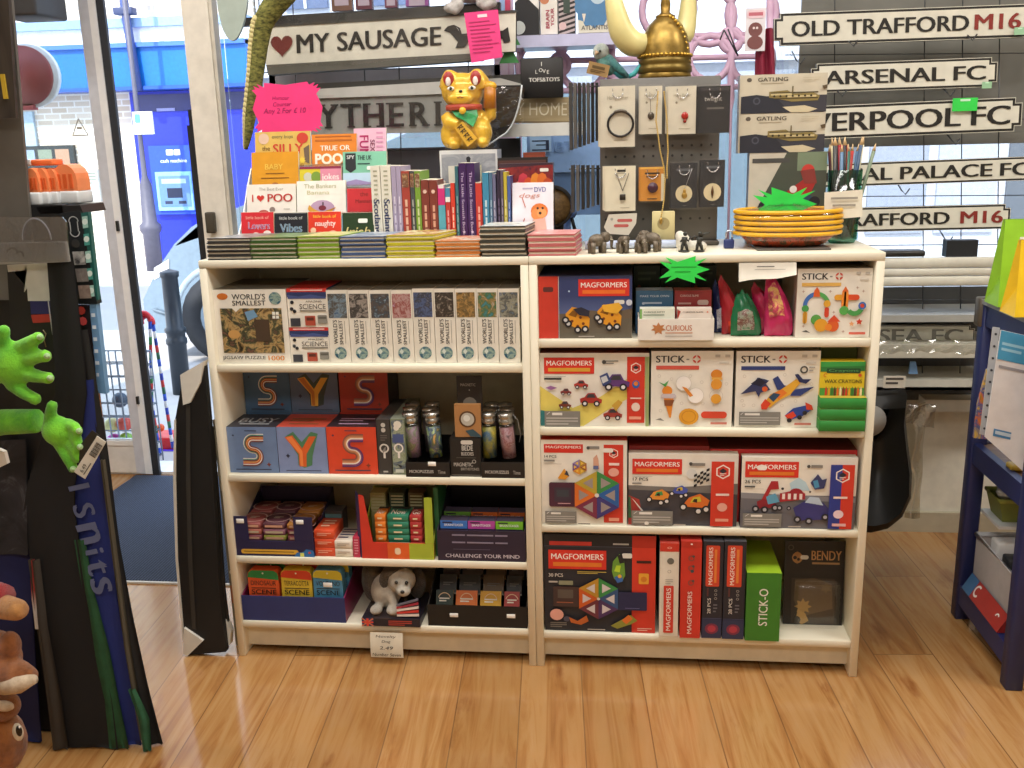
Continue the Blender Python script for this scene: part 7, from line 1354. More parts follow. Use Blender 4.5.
mb = MB(); a, b = P(470, 190, .72), P(520, 138, .72); mb.box(a.x, b.x, .72, .74, a.z, b.z, M('1d1c1e', .5)); thing(mb, 'dark_board', 'black upright board behind the lucky cat and its box', 'board', (a.x, .73, a.z))
# magenta note
a = [P(464, 13, .66), P(498, 9.5, .66), P(502.5, 57, .66), P(471.5, 63, .66)]
mb = MB(); mb.prism(a, (0, .001, 0), M('ef3f86', .6)); g = mb.face(a[0]+V((0, -.0005, 0)), a[1]-a[0], a[3]-a[0], (0, -1, 0)); g.RR(.38, .06, .66, .12, 'e8d8e0')
R8 = random.Random(8)
for i in range(9): w = R8.uniform(.55, .8) if i < 8 else .5; g.R(.1, .19+.075*i, .1+w, .21+.075*i, 'b82a66')
thing(mb, 'pink_note', 'magenta handwritten note hanging over the end of the sausage dog sign', 'note')
# letter board and home sign
x0, x1 = P(520.5, 78, .6).x, P(563, 78, .6).x; z0, z1 = P(541, 98, .6).z, P(541, 57.5, .6).z
hs_z = None
mb = MB(); mb.rbox(x0, x1, .6, .615, z0, z1, M('1d1a19', .6), .003, 1); g = mb.front(x0, x1, .6, z0, z1); LT = M('d8d4cc', .4); g.T('I', .5, .16, LT, h=.1); g.T('L', .38, .35, LT, h=.09); g.T('O', .48, .31, LT, h=.09); g.T('V', .56, .34, LT, h=.09); g.T('E', .65, .36, LT, h=.09); g.T('TOFS&TOYS', .56, .545, LT, w=.72, h=.1, bold=.03)
thing(mb, 'letter_board', 'black felt letter board with small white letters', 'sign', (x0, .6, z0))
a = [P(500, 97, .63), P(574, 97, .63), P(574, 122, .63), P(500, 123, .63)]
mb = MB(); mb.prism(a, (0, .016, 0), WOOD('a89672', '8f7d5a', (4, 30, 30))); g = mb.face(a[0], a[1]-a[0], a[3]-a[0], (0, -1, 0)); g.T('MY HOME', .5, .46, M('cfc6ac', .5), w=.82, h=.5, bold=-.005); g.R(0, .93, 1, 1, '6a5a40'); thing(mb, 'home_sign', 'tan wooden sign with outlined capital letters under the letter board', 'sign', a[3])
# window cabinet ledges that carry them
def rail(name, label, l, r, t, b, y, d, col, cat='shelf', rough=.4, r2=None):
    A, Bq = P(l, (t+b)/2, y), P(r, (t+b)/2, y); z1, z0 = P((l+r)/2, t, y).z, P((l+r)/2, b, y).z
    mb = MB(); mb.box(A.x, Bq.x, y, y+d, z0, z1, M(col, rough) if isinstance(col, str) else col); return thing(mb, name, label, cat, ((A.x+Bq.x)/2, y+d/2, z0))
rail('display_shelf', 'pale ledge carrying the tan wooden sign in the window', 500, 585, 123, 136, .62, .1, 'd5d3cc')
rail('display_shelf', 'lavender glass shelf holding boxed games at the top of the window', 512, 620, 34, 46, .78, .14, M('c8c8e6', .15))
rail('sign_board', 'blue poster board behind the left end of the jewellery display', 527, 605, 132, 172, .82, .012, '86a8d8', 'poster')
A, Bq = P(527, 150, .818), P(605, 150, .818); 
mb = MB(); a, b = P(530, 152, .81), P(551, 135, .81); mb.box(a.x, b.x, .81, .814, a.z, b.z, M('9cbde0')); g = mb.front(a.x, b.x, .81, a.z, b.z); g.R(.1, .3, .9, .38, '26324a'); g.R(.1, .85, .9, .93, '26324a'); g.R(.75, .3, .9, .93, '26324a'); g.R(.3, .55, .9, .62, '26324a'); thing(mb, 'poster', 'small blue poster with dark reversed lettering in the window', 'poster', (a.x, .81, a.z))
mb = MB(); a, b = P(554, 154, .81), P(575, 139, .81); g = mb.front(a.x, b.x, .816, a.z, b.z); g.T('BT', .5, .5, '6a8ab8', w=.9, h=.7); part(mb, 'poster_lettering', bpy.data.objects['poster'])
rail('sign_board', 'slate blue board low in the window behind the wood slice', 540, 600, 172, 215, .83, .012, '5d7ba6', 'poster')
for u, v, c_, r_, nm in ((561, 203, '6f93d8', .028, 'blue fluffy'), (577, 182, 'd84a8a', .02, 'pink'), (553, 177, '3a3034', .016, 'black')):
    pass
a = P(562, 205, .45); mb = MB(); mb.ell((a.x, .45, a.z), (.03, .02, .022)); mb.ell((a.x+.02, .45, a.z-.02), (.022, .018, .02)); mb.ell((a.x-.01, .45, a.z+.012), (.014, .013, .013)); mb.tube([(a.x+.012, .45, a.z-.02), (a.x+.012, .45, ZT-.2)], .012, 'x'); mb.mats = [FUR('7fa0dc', '4a6ab0', 40)]; plush(thing(mb, 'plush_toy', 'small blue fluffy toy behind the wood slice', 'plush toy', (a.x, .45, ZT-.2)), .004, 2)
# boxed games on the lavender shelf
zl = P(560, 34, .8).z+.0006
for l, r, c_, fr, nm in ((515, 539, 'e6e2dc', lambda c: (c.P([(0, .35), (.3, .2), (.6, .3), (1, .5), (1, 1), (0, 1)], '17161a'), c.D(.7, .12, .07, 'd86aa8', e=1.3), c.D(.15, .85, .14, 'c8ccc8')), 'white and black boxed game with a pink blob, leftmost on the lavender shelf'),
        (540.5, 557.5, 'e2dcd4', lambda c: (c.D(.5, .15, .16, '5a3a30'), c.D(.25, .3, .1, 'c8805a'), c.T('BRAIN', .42, .7, 'a8304a', w=.36, h=.22, rot=90, bold=.03), c.T('YOUR', .7, .66, 'a8304a', w=.36, h=.2, rot=90, bold=.03)), 'white boxed game with red sideways lettering on the lavender shelf'),
        (558.5, 575, '2a2426', lambda c: ([c.P([(0, .1*i), (0, .1*i+.05), (1, .1*i-.1+.05), (1, .1*i-.1)], 'b8a8a8') for i in range(1, 11)], c.R(.3, .0, .7, .6, '3a4a40'), c.D(.25, .85, .08, 'd8b8b8')), 'black diagonally striped boxed game on the lavender shelf'),
        (578, 611, 'd4cfbc', lambda c: (c.star(.5, .42, .5, .44, 14, '4f80ac', e=.9), c.D(.6, .28, .16, 'b8ccd8'), c.D(.6, .2, .08, 'e0e0d8'), c.P([(.12, .62), (.24, .62), (.18, .8)], 'e0d8c8'), c.T('ATLANTIS', .5, .9, '5a5a58', w=.8, h=.09)), 'cream boxed game with a blue splash, rightmost on the lavender shelf')):
    x0, x1 = P(l, 15, .8).x, P(r, 15, .8).x; mb = MB(); mb.box(x0, x1, .8, .86, zl, zl+.14, M(c_)); fr(mb.front(x0, x1, .8, zl, zl+.14)); thing(mb, 'boxed_game', nm, 'board game', group='boxed games in the window')
# pink ornamental openwork screen
PK = M('d9b4cf', .5)
mb = MB(); a, b = P(795, 152, .92), P(1060, -30, .92); mb.box(a.x, b.x, .92, .93, P(900, 146, .92).z, b.z, M('77766f', .4, scale=5, var=.2)); mb.box(a.x, a.x+.02, .92, .93, .561, a.z, M('77766f', .4)); thing(mb, 'grey_backing_panel', 'dull grey backing panel behind the upper hanging signs', 'panel', (a.x, .925, .561))
mb = MB(); a, b = P(300, 92, .93), P(500, 66, .93); mb.box(a.x-.1, b.x, .93, .94, P(400, 92, .93).z, P(400, 68, .93).z, M('8b8a92', .4)); mb.box(a.x-.1, b.x, .93, .94, P(400, 192, .93).z, P(400, 148, .93).z, M('6f6f78', .4)); mb.box(a.x-.1, a.x-.08, .93, .94, .561, P(400, 68, .93).z, M('6f6f78', .4)); thing(mb, 'grey_backing_panel', 'grey two-band backing panel behind the long lettered house sign', 'panel', (a.x, .935, .561))
sc_ = root('ornamental_screen', 'lilac-pink ornamental openwork screen standing in the shop window', 'screen', P(650, 150, .94))
mb = MB()
for u in (509, 520, 612, 690, 731, 770): mb.tube([V((P(u, 170, .94).x, .94, .561)), P(u, 110, .94), P(u, 100, .94), P(u, -30, .94)], [.004, .004, .011, .011], PK, 8)
for v in (62, 92, 40): mb.tube([P(505, v, .94), P(775, v-6, .94)], .009, PK, 8)
for (u, v, r) in ((541, 66, 22), (583, 64, 22), (560, 64, 8), (625, 60, 20), (710, 18, 22), (752, 14, 22), (710, 58, 19), (752, 60, 19), (668, 10, 24), (731, 40, 9)):
    c = P(u, v, .94); R_ = r/FPX*3.16; mb.tube([c+V((R_*math.cos(2*math.pi*i/20), 0, R_*math.sin(2*math.pi*i/20)*1.05)) for i in range(20)], .011, PK, 8, closed=True)
part(mb, 'openwork', sc_)
a, b = P(498, 200, .93), P(512, -20, .93); mb = MB(); mb.box(a.x, b.x, .93, .95, a.z, b.z, M('e4cfe4', .4)); part(mb, 'upright', sc_)
for u, c_, nm in ((502.5, 'a8c4ec', 'pale blue'), (508, 'd8486e', 'rose pink')):
    a = P(u, 20, .9); mb = MB(); mb.box(a.x-.008, a.x+.008, .9, .91, P(u, 45, .9).z, P(u, -20, .9).z, M(c_, .4)); thing(mb, 'ribbon_strip', nm+' upright strip in the window beside the magenta note', 'strip', (a.x, .9, P(u, 45, .9).z))
# clear box fronts, gingerbread card, red cape
a, b = P(745, 62, .6), P(765, 12, .6)
gb = root('gingerbread_card', 'white card with two brown gingerbread figures hung in the window', 'decoration', P(755, 52, .7))
mb = MB(); c0 = P(755, 40, .7); mb.box(c0.x-.028, c0.x+.028, .7, .702, c0.z-.03, c0.z+.085, M('e4dde2', .4)); g = mb.front(c0.x-.028, c0.x+.028, .7, c0.z-.03, c0.z+.085); g.D(.5, .5, .17, '7a4a48'); g.D(.5, .8, .16, '7a4a48', e=1.2); g.D(.42, .46, .03, 'e8d8d8', 8); g.D(.58, .46, .03, 'e8d8d8', 8); g.RR(.05, .05, .95, .24, 'e8c8d0', .4); g.L(.15, .1, .85, .2, 1, 'c06a78', .8); part(mb, 'card', gb)
a, b = P(762, 78, .72), P(776, 28, .72); mb = MB(); mb.sheet(lambda u, v: V((a.x-.02+(b.x-a.x+.02)*u*(1.1-.2*v), .72+.012*math.sin(u*12+v*2), a.z-.03+(b.z-a.z+.03)*v)), 14, 6, M('8a1f3a', .7)); thing(mb, 'red_cloth', 'crimson cloth hanging at the left end of the topmost sign', 'cloth', (a.x, .72, a.z-.03))
mb = MB(); a, b = P(771, 110, .8), P(800, 20, .8); mb.sheet(lambda u, v: V((a.x+(b.x-a.x)*u, .8+.01*math.sin(u*6+v*3), a.z+(b.z-a.z)*v)), 6, 8, CLEAR(.22, 'e8eef0')); thing(mb, 'clear_sheet', 'crumpled clear plastic sheet beside the topmost sign', 'wrapping', (a.x, .8, a.z))
# black trellis card
mb = MB(); a = P(731, 55, .7); tri = [P(724, 30, .7), P(728, 29, .7), P(738, 56, .7), P(720, 40, .7)]; 
for p, q in ((tri[0], tri[2]), (tri[1], tri[2]), (tri[3], tri[0])): mb.tube([p, q], .0022, M('2a2a30', .5), 5)
thing(mb, 'paper_pennant', 'black-edged triangular pennant hanging before the pink screen', 'pennant', tri[2])
# wire grid the signs hang on
wg = root('wire_grid', 'grey wire grid panel behind the hanging street-style signs', 'grid panel', P(900, 345, .83))
WGM = M('55575a', .35, .6)
mb = MB()
for u in (835, 925, 963, 1000, 1040): mb.tube([V((P(u, 345, .83).x, .83, .56)), P(u, -25, .83)], .0016, WGM, 6)
for v in (300, 245, 196, 120, 54, -20): mb.tube([P(785, v+1, .83), P(1045, v-1, .83)], .0015, WGM, 6)
part(mb, 'wires', wg)
mb = MB()
for u, v in ((853, 42), (972, 36), (842, 92), (950, 92), (800, 60), (955, 140), (838, 238), (948, 238), (905, 190)):
    p = P(u, v, SY); mb.tube([p+V((-.012, .07, .03)), p+V((-.012, -.006, .0)), p+V((0, -.008, -.012)), p+V((.012, -.004, .004))], .0022, WGM, 5)
part(mb, 'hanging_hooks', wg)
lw = root('wire_grid', 'dark wire grid panel behind the sausage dog sign', 'grid panel', P(370, 110, .83))
mb = MB()
for u in (258, 292, 362, 397, 467): mb.tube([V((P(u, 200, .83).x, .83, .56)), P(u, -20, .83)], .0018, WGM, 6)
for v in (-10, 70, 152, 184): mb.tube([P(255, v+3, .83), P(480, v-4, .83)], .0018, WGM, 6)
part(mb, 'wires', lw)
mb = MB(); a = [P(240, 18, .8), P(500, 2, .8), P(500, 12, .8), P(240, 26, .8)]; mb.prism(a, (0, .03, 0), M('2b2a28', .5)); thing(mb, 'dark_rail', 'dark display rail running above the sausage dog sign', 'rail', a[3])
# items along that rail
for u, c_, nm, w in ((365, '5a2a36', 'dark red boxed gift', 16), (392, '6a3a4a', 'maroon boxed gift', 12), (343, '6a4a3c', 'brown boxed gift', 20), (418, '8a4a8a', 'purple framed box', 22)):
    p = P(u, 9, .815); q = P(u, -20, .815); w_ = w/FPX*3.0; zb = P(u, 26-(u-240)*16/260., .8).z+.029; mb = MB(); mb.box(p.x-w_/2, p.x+w_/2, .803, .825, P(u, 18-(u-240)*16/260.-.5, .8).z+.002, q.z, M(c_, .5)); g = mb.front(p.x-w_/2, p.x+w_/2, .803, p.z, q.z); g.R(.15, .3, .85, .9, 'a89aa8'); thing(mb, 'gift_box', nm+' standing on the dark rail above the sausage dog sign', 'box')
pl = root('plush_cat', 'white plush toy paws resting on top of the sausage dog sign', 'plush toy', P(475, 14, .7))
mb = MB(); 
for u, v in ((455, 10), (459, 5), (449, 8), (486, 6), (492, 3), (481, 3)): mb.ell(P(u, v, .7), (.016, .02, .014))
mb.ell(P(472, -18, .74), (.085, .05, .06)); mb.tube([P(456, 4, .71), P(462, -14, .74)], .018, 'x'); mb.tube([P(487, 0, .71), P(480, -14, .74)], .018, 'x'); mb.mats = [FUR('ddd8d4', 'aaa49e', 40)]; plush(part(mb, 'body', pl), .006, 3)
# green tree-shaped cards near the round plaque
for i, (u, v, nm) in enumerate(((510, 38, 'upper'), (509, 56, 'lower'))):
    p = P(u, v, .74); mb = MB(); mb.prism([p+V((-.03, 0, -.02)), p+V((.03, 0, -.02)), p+V((0, 0, .035))], (0, .003, 0), M('3f8a4c', .4)); thing(mb, 'tree_card', 'green tree-shaped card beside the magenta note, %s one' % nm, 'decoration')
# slatted drawers and ledges at lower right
def ledge(l, r, t, b, y, d, col, nm, lab, cat='ledge'): return rail(nm, lab, l, r, t, b, y, d, col, cat)
sb = root('slatted_board', 'cream board of three horizontal slats under the lowest hanging sign', 'board', P(935, 286, .7))
for i, (t, b) in enumerate(((258, 268), (268.6, 276), (276.6, 286))):
    A, Bq = P(868, 270, .7), P(1010, 270, .7); mb = MB(); mb.rbox(A.x, Bq.x, .7, .72, P(935, b, .7).z, P(935, t, .7).z, M('dcd8ca', .4), .002, 1); part(mb, 'slat', sb)
a = P(900, 254, .71); mb = MB(); mb.rbox(P(882, 252, .71).x, P(925, 252, .71).x, .7, .76, P(900, 257.4, .7).z+.0005, P(900, 251, .7).z, M('2a2826', .4), .006, 2); thing(mb, 'tape_gun', 'black slim tool lying on top of the slatted board', 'tool')
a, b = P(946, 257.4, .72), P(979, 240, .72); mb = MB(); mb.box(a.x, b.x, .722, .76, P(960, 257, .72).z, b.z, M('25262a', .4)); thing(mb, 'card_reader', 'small black boxes beyond the wire grid above the slatted board', 'box')
ledge(868, 1010, 315, 322, .72, .2, 'a8a8a2', 'window_ledge', 'grey window ledge below the slatted board')
ledge(866, 1005, 345, 358, .72, .22, 'dedacd', 'window_ledge', 'cream window ledge carrying the low sign')
ledge(866, 1000, 380, 387, .74, .2, 'cfccc0', 'window_ledge', 'thin cream window ledge under the low sign')
ledge(925, 1000, 400, 412, .86, .08, 'd2cdbf', 'window_ledge', 'cream moulded sill above the white panelling')
mb = MB(); a, b = P(866, 378, .93), P(1005, 300, .93); mb.box(a.x, b.x, .93, .94, P(930, 400, .93).z, P(930, 287, .93).z, M('4c4c4c', .4)); thing(mb, 'dark_backing', 'dark glassy backing between the window ledges', 'panel', (a.x, .935, P(930, 400, .93).z))
a = P(908, 376, .76); mb = MB(); p0, p1 = P(909, 374, .75), P(918, 362, .75); mb.prism([p0, P(918, 374, .75), P(916, 362, .75), P(911, 362, .75)], (0, .01, 0), M('7fa8d8', .3)); thing(mb, 'blue_card', 'small blue card standing on the thin ledge under the low sign', 'card')
mb = MB(); mb.sheet(lambda u, v: P(862+u*115, 344+v*12-4*math.sin(u*3), .70)+V((0, -.006*math.sin(u*29+v*8), .003*math.sin(u*41))), 40, 4, CLEAR(.25, 'f0f0ea')); thing(mb, 'clear_wrap', 'crumpled clear wrap over the low white sign', 'wrapping', P(920, 350, .7))
# black bag with pale disc
bg = root('black_bag', 'tall black bag with a pale grey disc print beside the right bookcase', 'bag', (P(885, 528, .5).x, .5, 0))
OL = [(850, 392), (905, 389), (903, 410), (906, 440), (910, 470), (909, 495), (900, 515), (885, 527), (868, 531), (845, 530), (835, 460)]
pts = [P(u, v, .5) for u, v in OL]
mb = MB(); cxx = sum(p.x for p in pts)/len(pts); czz = sum(p.z for p in pts)/len(pts)
lay = []
for y_, s_ in ((.455, .82), (.47, .96), (.5, 1.), (.53, .96), (.545, .82)): lay.append([(cxx+(p.x-cxx)*s_, y_, max(.004, czz+(p.z-czz)*s_)) for p in pts])
n = len(pts); mb.add([q for L_ in lay for q in L_], [(i*n+k_, i*n+(k_+1) % n, (i+1)*n+(k_+1) % n, (i+1)*n+k_) for i in range(4) for k_ in range(n)]+[tuple(range(n)), tuple(4*n+k_ for k_ in range(n))], M('171614', .5, 0, .2, 12), True); part(mb, 'shell', bg)
a = P(874, 421, .45); mb = MB(); mb.lathe((a.x-.012, .452, a.z), [(0, -.004), (.045, -.004), (.046, 0), (0, .0)], M('a7a6a2', .4), 28, ax='y'); g = mb.front(a.x-.06, a.x+.04, .448, a.z-.05, a.z+.05); g.D(.4, .52, .15, '1c1a18'); part(mb, 'disc_print', bg)
a, b = P(883, 388, .46), P(906, 376, .46); mb = MB(); mb.box(a.x, b.x, .46, .462, a.z, b.z, M('dcd8cc', .6)); g = mb.front(a.x, b.x, .46, a.z, b.z); g.L(.1, .15, .9, .85, 2, '4a4844', .5); part(mb, 'hanging_label', bg)
mb = MB(); mb.sheet(lambda u, v: P(904+u*22*(1-.3*v), 402+v*115, .58)+V((0, -.02*math.sin(u*3.1)-.006*math.sin(v*15+u*5), 0)), 8, 16, CLEAR(.2, 'cfcabd')); mb.sheet(lambda u, v: P(905+u*30, 405+v*18-6*u*math.sin(v*5), .55)+V((0, .01*math.sin(u*9+v*6), 0)), 8, 5, CLEAR(.22, 'e8e6e0')); thing(mb, 'clear_bag', 'empty clear plastic bag hanging behind the black bag', 'bag', P(912, 517, .58))
# green plush snake hanging from above
sn = root('plush_snake', 'long olive green plush snake hanging down beside the window post', 'plush toy', P(244, 155, .4))
path = [(300, -25), (285, -8), (272, 8), (263, 22), (259, 45), (257, 65), (254, 90), (250, 115), (248, 135), (245, 153)]; rads = [.034, .033, .03, .027, .024, .022, .02, .017, .012, .004]
pp_ = []; rr_ = []
for i in range(len(path)-1):
    for k_ in range(5): t = k_/5; pp_.append(P(path[i][0]*(1-t)+path[i+1][0]*t, path[i][1]*(1-t)+path[i+1][1]*t, .42)); rr_.append(rads[i]*(1-t)+rads[i+1]*t)
for _ in range(3): pp_ = [pp_[0]]+[(pp_[i-1]+pp_[i]*2+pp_[i+1])/4 for i in range(1, len(pp_)-1)]+[pp_[-1]]
def SNK():
    m, nt, b = newmat('snake_plush'); vec = coords(nt, scale=(30, 30, 70)); n1 = noise(nt, vec, 2.2, 4, .6)
    nt.links.new(ramp(nt, n1, [(.35, rgb('3c3d1c')), (.5, rgb('6e6d32')), (.65, rgb('8f8c4a'))]), b.inputs['Base Color']); b.inputs['Roughness'].default_value = .9; bumpnode(nt, b, noise(nt, vec, 10, 3), .5, .003); return m
mb = MB(); mb.tube(pp_, rr_, SNK(), 14); part(mb, 'body', sn)
mb = MB()
for i in range(14, len(pp_)-1): mb.ell(pp_[i]+V((-rr_[i]*.72, -rr_[i]*.5, 0)), (rr_[i]*.42, rr_[i]*.5, .011), M('cfc48c', .9, bump=.2), 8)
part(mb, 'belly_scales', sn)
# pale translucent hanging oval
a = P(231, 2, .7); ov = root('hanging_oval', 'pale grey-green translucent oval hanging by the door post', 'decoration', P(233, 41, .7))
mb = MB(); pts = [P(232+15.5*math.cos(t)*(1-.18*math.sin(t) if math.sin(t) > 0 else 1), -2+43*math.sin(t), .7) for t in [k_*math.pi/14 for k_ in range(28)]]; mb.prism(pts, (0, .012, 0), M('aebbb2', .25)); part(mb, 'plate', ov)
mb = MB(); mb.tube([P(231, -40, .706), P(231, -90, .706)], .002, M('d8d8d8', .4), 5); part(mb, 'cord', ov)
# ================================================================ RACK AT THE LEFT
RY0 = -.4
def wp(u, v, y=RY0): p = P(u, v, y); p.z = max(p.z, .004); return p
def strip(name, label, cat, pts, y, mat, wav=.006, thick=.004, fr=None, group=None, ph=0.):
    # pts: (left u, right u, v) rows from top to bottom
    rows = [(P(a, v, y), P(b, v, y)) for a, b, v in pts]
    def fn(u, v):
        t = v*(len(rows)-1); i = min(int(t), len(rows)-2); f_ = t-i
        A = rows[i][0].lerp(rows[i+1][0], f_); B_ = rows[i][1].lerp(rows[i+1][1], f_); p = A.lerp(B_, u)
        return V((p.x, y+wav*math.sin(u*7+v*3+ph), max(.004, p.z)))
    mb = MB(); mb.sheet(fn, 8, 24, mat); n0 = len(mb.v)
    mb.sheet(lambda u, v: fn(u, v)+V((0, thick, 0)), 8, 24, mat)
    b = fn(.5, 1.); o = thing(mb, name, label, cat, b, group); return o, fn
rk = root('display_rack', 'tall dark display rack at the left edge of the shop', 'rack', (-.3, -.3, 0))
WD = WOOD('3c342c', '241e1a', (40, 40, 4), .5)
def prismY(pts, y, d, mat): mb = MB(); mb.prism([wp(u, v, y) for u, v in pts], (0, d, 0), mat); return mb
part(prismY([(-60, -40), (6, -40), (12, 60), (16, 118), (-60, 118)], -.42, .008, WD), 'upper_board', rk)
part(prismY([(-60, -40), (8, -40), (29, 210), (36, 300), (-60, 300)], -.38, .008, M('5e5a54', .5)), 'post', rk)
part(prismY([(-60, 205), (62, 205), (100, 560), (122, 765), (-60, 765)], -.37, .02, M('141416', .6)), 'back_panel', rk)
mb = MB(); q = P(3, 85, -.425); mb.box(q.x-.004, q.x+.004, -.424, -.42, q.z-.025, q.z+.02, M('b89a2a', .5)); part(mb, 'yellow_sticker', rk, 'small yellow sticker')
# clear acrylic header and grey tray
ah = root('acrylic_holder', 'clear acrylic holder with round cut-outs on the left rack', 'holder', wp(30, 262, -.44))
mb = MB(); mb.prism([P(-40, 217, -.44), P(62, 217, -.44), P(66, 222, -.44), P(69, 262, -.44), P(-40, 262, -.44)], (0, .004, 0), CLEAR(.3, 'e0e2e6')); part(mb, 'front_sheet', ah)
mb = MB(); mb.prism([P(-40, 244, -.43), P(65, 242, -.43), P(68, 262, -.43), P(-40, 266, -.43)], (0, .01, 0), M('a5a3a0', .5)); g = mb.face(P(-10, 248, -.4325), P(40, 246, -.4325)-P(-10, 248, -.4325), P(-10, 262, -.4325)-P(-10, 248, -.4325), (0, -1, 0)); g.ring(.45, .5, .5, .36, '4a3a38', 14, 200, 340); g.ring(.6, .6, .34, .2, '3a3030', 12, 200, 380); part(mb, 'grey_card', ah)
mb = MB(); c = P(37, 240, -.436); pts = [c+V((.03*math.cos(t), 0, .042*math.sin(t))) for t in [k_*math.pi/12 for k_ in range(13)]]; mb.prism(pts, (0, .003, 0), CLEAR(.3, 'aab4cc')); mb.tube(pts, .0015, M('b8bcc8', .3), 5); part(mb, 'round_insert', ah)
# packed flags
fg = root('packed_flag', 'packed flag with white, blue and red bands in a black sleeve on the left rack', 'flag', wp(40, 500, -.41))
mb = prismY([(7, 270), (50, 262), (68, 392), (85, 500), (22, 500)], -.405, .006, M('17171a', .5)); g = None; part(mb, 'sleeve', fg)
mb = prismY([(25, 264), (48, 263), (50, 301), (28, 301)], -.408, .002, M('c8c6c2', .6)); mb.prism([P(7, 265, -.408), P(25, 264, -.408), P(27, 288, -.408), P(24, 292, -.408), P(27, 270, -.408), P(8, 272, -.408)], (0, .002, 0), M('c8c6c2', .6)); part(mb, 'white_band', fg)
part(prismY([(30, 301), (50, 301), (52, 314), (31, 314)], -.408, .002, M('23235c', .6)), 'blue_band', fg)
part(prismY([(31, 315), (52, 314), (53, 322), (33, 323)], -.408, .002, M('a83228', .6)), 'red_band', fg)
mb = MB(); c = P(45, 338, -.409); mb.tube([P(43, 330, -.409), P(46, 334, -.409), P(44, 340, -.409), P(46, 347, -.409)], .0012, M('8a7a58', .5), 5); mb.tube([P(48, 300, -.41), P(52, 330, -.41), P(60, 372, -.41)], .0012, M('9a9a94', .4), 5); part(mb, 'cord', fg)
# hanging fabrics
HG = 'scarves and banners on the left rack'
strip('hanging_banner', 'long black hanging banner, widest one in the middle of the left rack', 'banner', [(47, 72, 262), (56, 86, 390), (22, 72, 500), (34, 86, 600), (50, 112, 700), (58, 122, 775)], -.425, M('101012', .85), .003, group=HG)
o, fn = strip('hanging_scarf', 'royal blue hanging scarf with grey sideways letters on the left rack', 'scarf', [(60, 92, 380), (65, 97, 440), (70, 108, 500), (82, 116, 600), (100, 132, 690), (122, 146, 775)], -.408, M('1e2c72', .9, bump=.2), .003, group=HG)
A, Bq = P(68, 482, -.421), P(104, 482, -.421); Cc = P(86, 596, -.421)
for i, (ch, v) in enumerate((('I', .04), ('S', .24), ('n', .44), ('i', .6), ('t', .74), ('s', .9))): mb = MB(); g = mb.face(A, Bq-A, Cc-A, (0, -1, 0)); g.k = .002; g.T(ch, .3+.04*i, v, M('5c668a', .8), h=.6, rot=-78, bold=.03); part(mb, 'woven_letter', o, 'grey woven letter')
strip('hanging_scarf', 'dark green hanging scarf beside the blue lettered one', 'scarf', [(74, 84, 540), (82, 92, 590), (92, 108, 650), (104, 118, 700), (112, 134, 775)], -.424, M('1d4a2c', .9, var=.3, bump=.3), .002, group=HG)
strip('hanging_scarf', 'narrow dark green scarf end near the rack foot', 'scarf', [(128, 134, 690), (138, 148, 720), (146, 153, 775)], -.428, M('24553a', .9, var=.3, bump=.3), .003, group=HG)
strip('hanging_banner', 'narrow black banner at the right edge of the left rack', 'banner', [(70, 86, 330), (92, 106, 450), (108, 117, 540), (118, 132, 620), (133, 148, 690), (146, 163, 746)], -.402, M('141312', .85), .004, group=HG)
strip('hanging_banner', 'thin olive-grey banner edge running down the rack foot', 'banner', [(100, 104, 460), (112, 117, 560), (124, 130, 650), (140, 146, 740)], -.412, M('4a463a', .8), .002, group=HG)
strip('hanging_scarf', 'navy blue hanging banner at the far left of the rack', 'banner', [(-30, 24, 470), (-30, 28, 560), (-30, 34, 650), (-30, 44, 775)], -.413, M('161e52', .85), .003, group=HG)
o, fn = strip('hanging_banner', 'grey-brown banner strip between the navy and black ones', 'banner', [(28, 38, 560), (36, 46, 630), (46, 60, 700), (56, 72, 775)], -.436, M('38332d', .85), .004, group=HG)
strip('hanging_ribbon', 'red and white pointed ribbon end hanging on the left rack', 'ribbon', [(29, 33, 560), (31, 41, 600), (35, 45, 629)], -.432, GRAD(('d8d8d6', 'c8c8c8', 'a03030', '98282c'), .0, .14), .002)
strip('hanging_banner', 'black banner with pale stencilled shapes at the far left', 'banner', [(-30, 24, 440), (-30, 28, 555)], -.425, ART(['17171c', '17171c', '26262c', '5a5a60'], 12, 5, .8), .004)
# stacked packs at the rack's right side
tw = root('game_pack', 'tall black pack with paper-clip outline and small pictures on the left rack', 'pack', wp(72, 330, -.37))
mb = prismY([(60, 213), (80, 211), (97, 304), (74, 304)], -.375, .02, M('1c2226', .45)); A = P(61, 214, -.376); g = mb.face(A, P(80, 213, -.376)-A, P(76, 303, -.376)-A, (0, -1, 0)); g.k = .002; g.ring(.62, .09, .06, .05, 'b8bcbc', 12, 180, 360); g.ring(.6, .2, .06, .05, 'b8bcbc', 12, 0, 180); g.line(.42, .09, .4, .2, .01, 'b8bcbc'); g.line(.82, .09, .8, .2, .01, 'b8bcbc'); g.D(.55, .33, .05, '3a3a38', 10)
for i, c_ in enumerate((ART(['3a3a3c', '9a9a98', 'c8c8c4'], 60, 1), ART(['6a6460', '8a8480'], 60, 2), ART(['7a6a60', '9a8a80'], 60, 3))): g.R(.3, .42+.19*i, .92, .57+.19*i, c_)
part(mb, 'carton', tw)
tl = root('game_pack', 'narrow teal pack with pale ring pictures beside the black one', 'pack', wp(90, 302, -.36))
mb = prismY([(81, 213), (88, 212), (98, 300), (89, 303)], -.374, .012, M('1f5c58', .45)); A = P(81.5, 214, -.375); g = mb.face(A, P(88, 213, -.375)-A, P(90, 302, -.375)-A, (0, -1, 0)); g.k = .002
for i in range(5): g.R(.1, .03+.195*i, .95, .16+.195*i, '9cc8c0' if i % 2 == 0 else '4a9a90'); g.D(.5, .09+.195*i, .035, 'd8e8e4', 10)
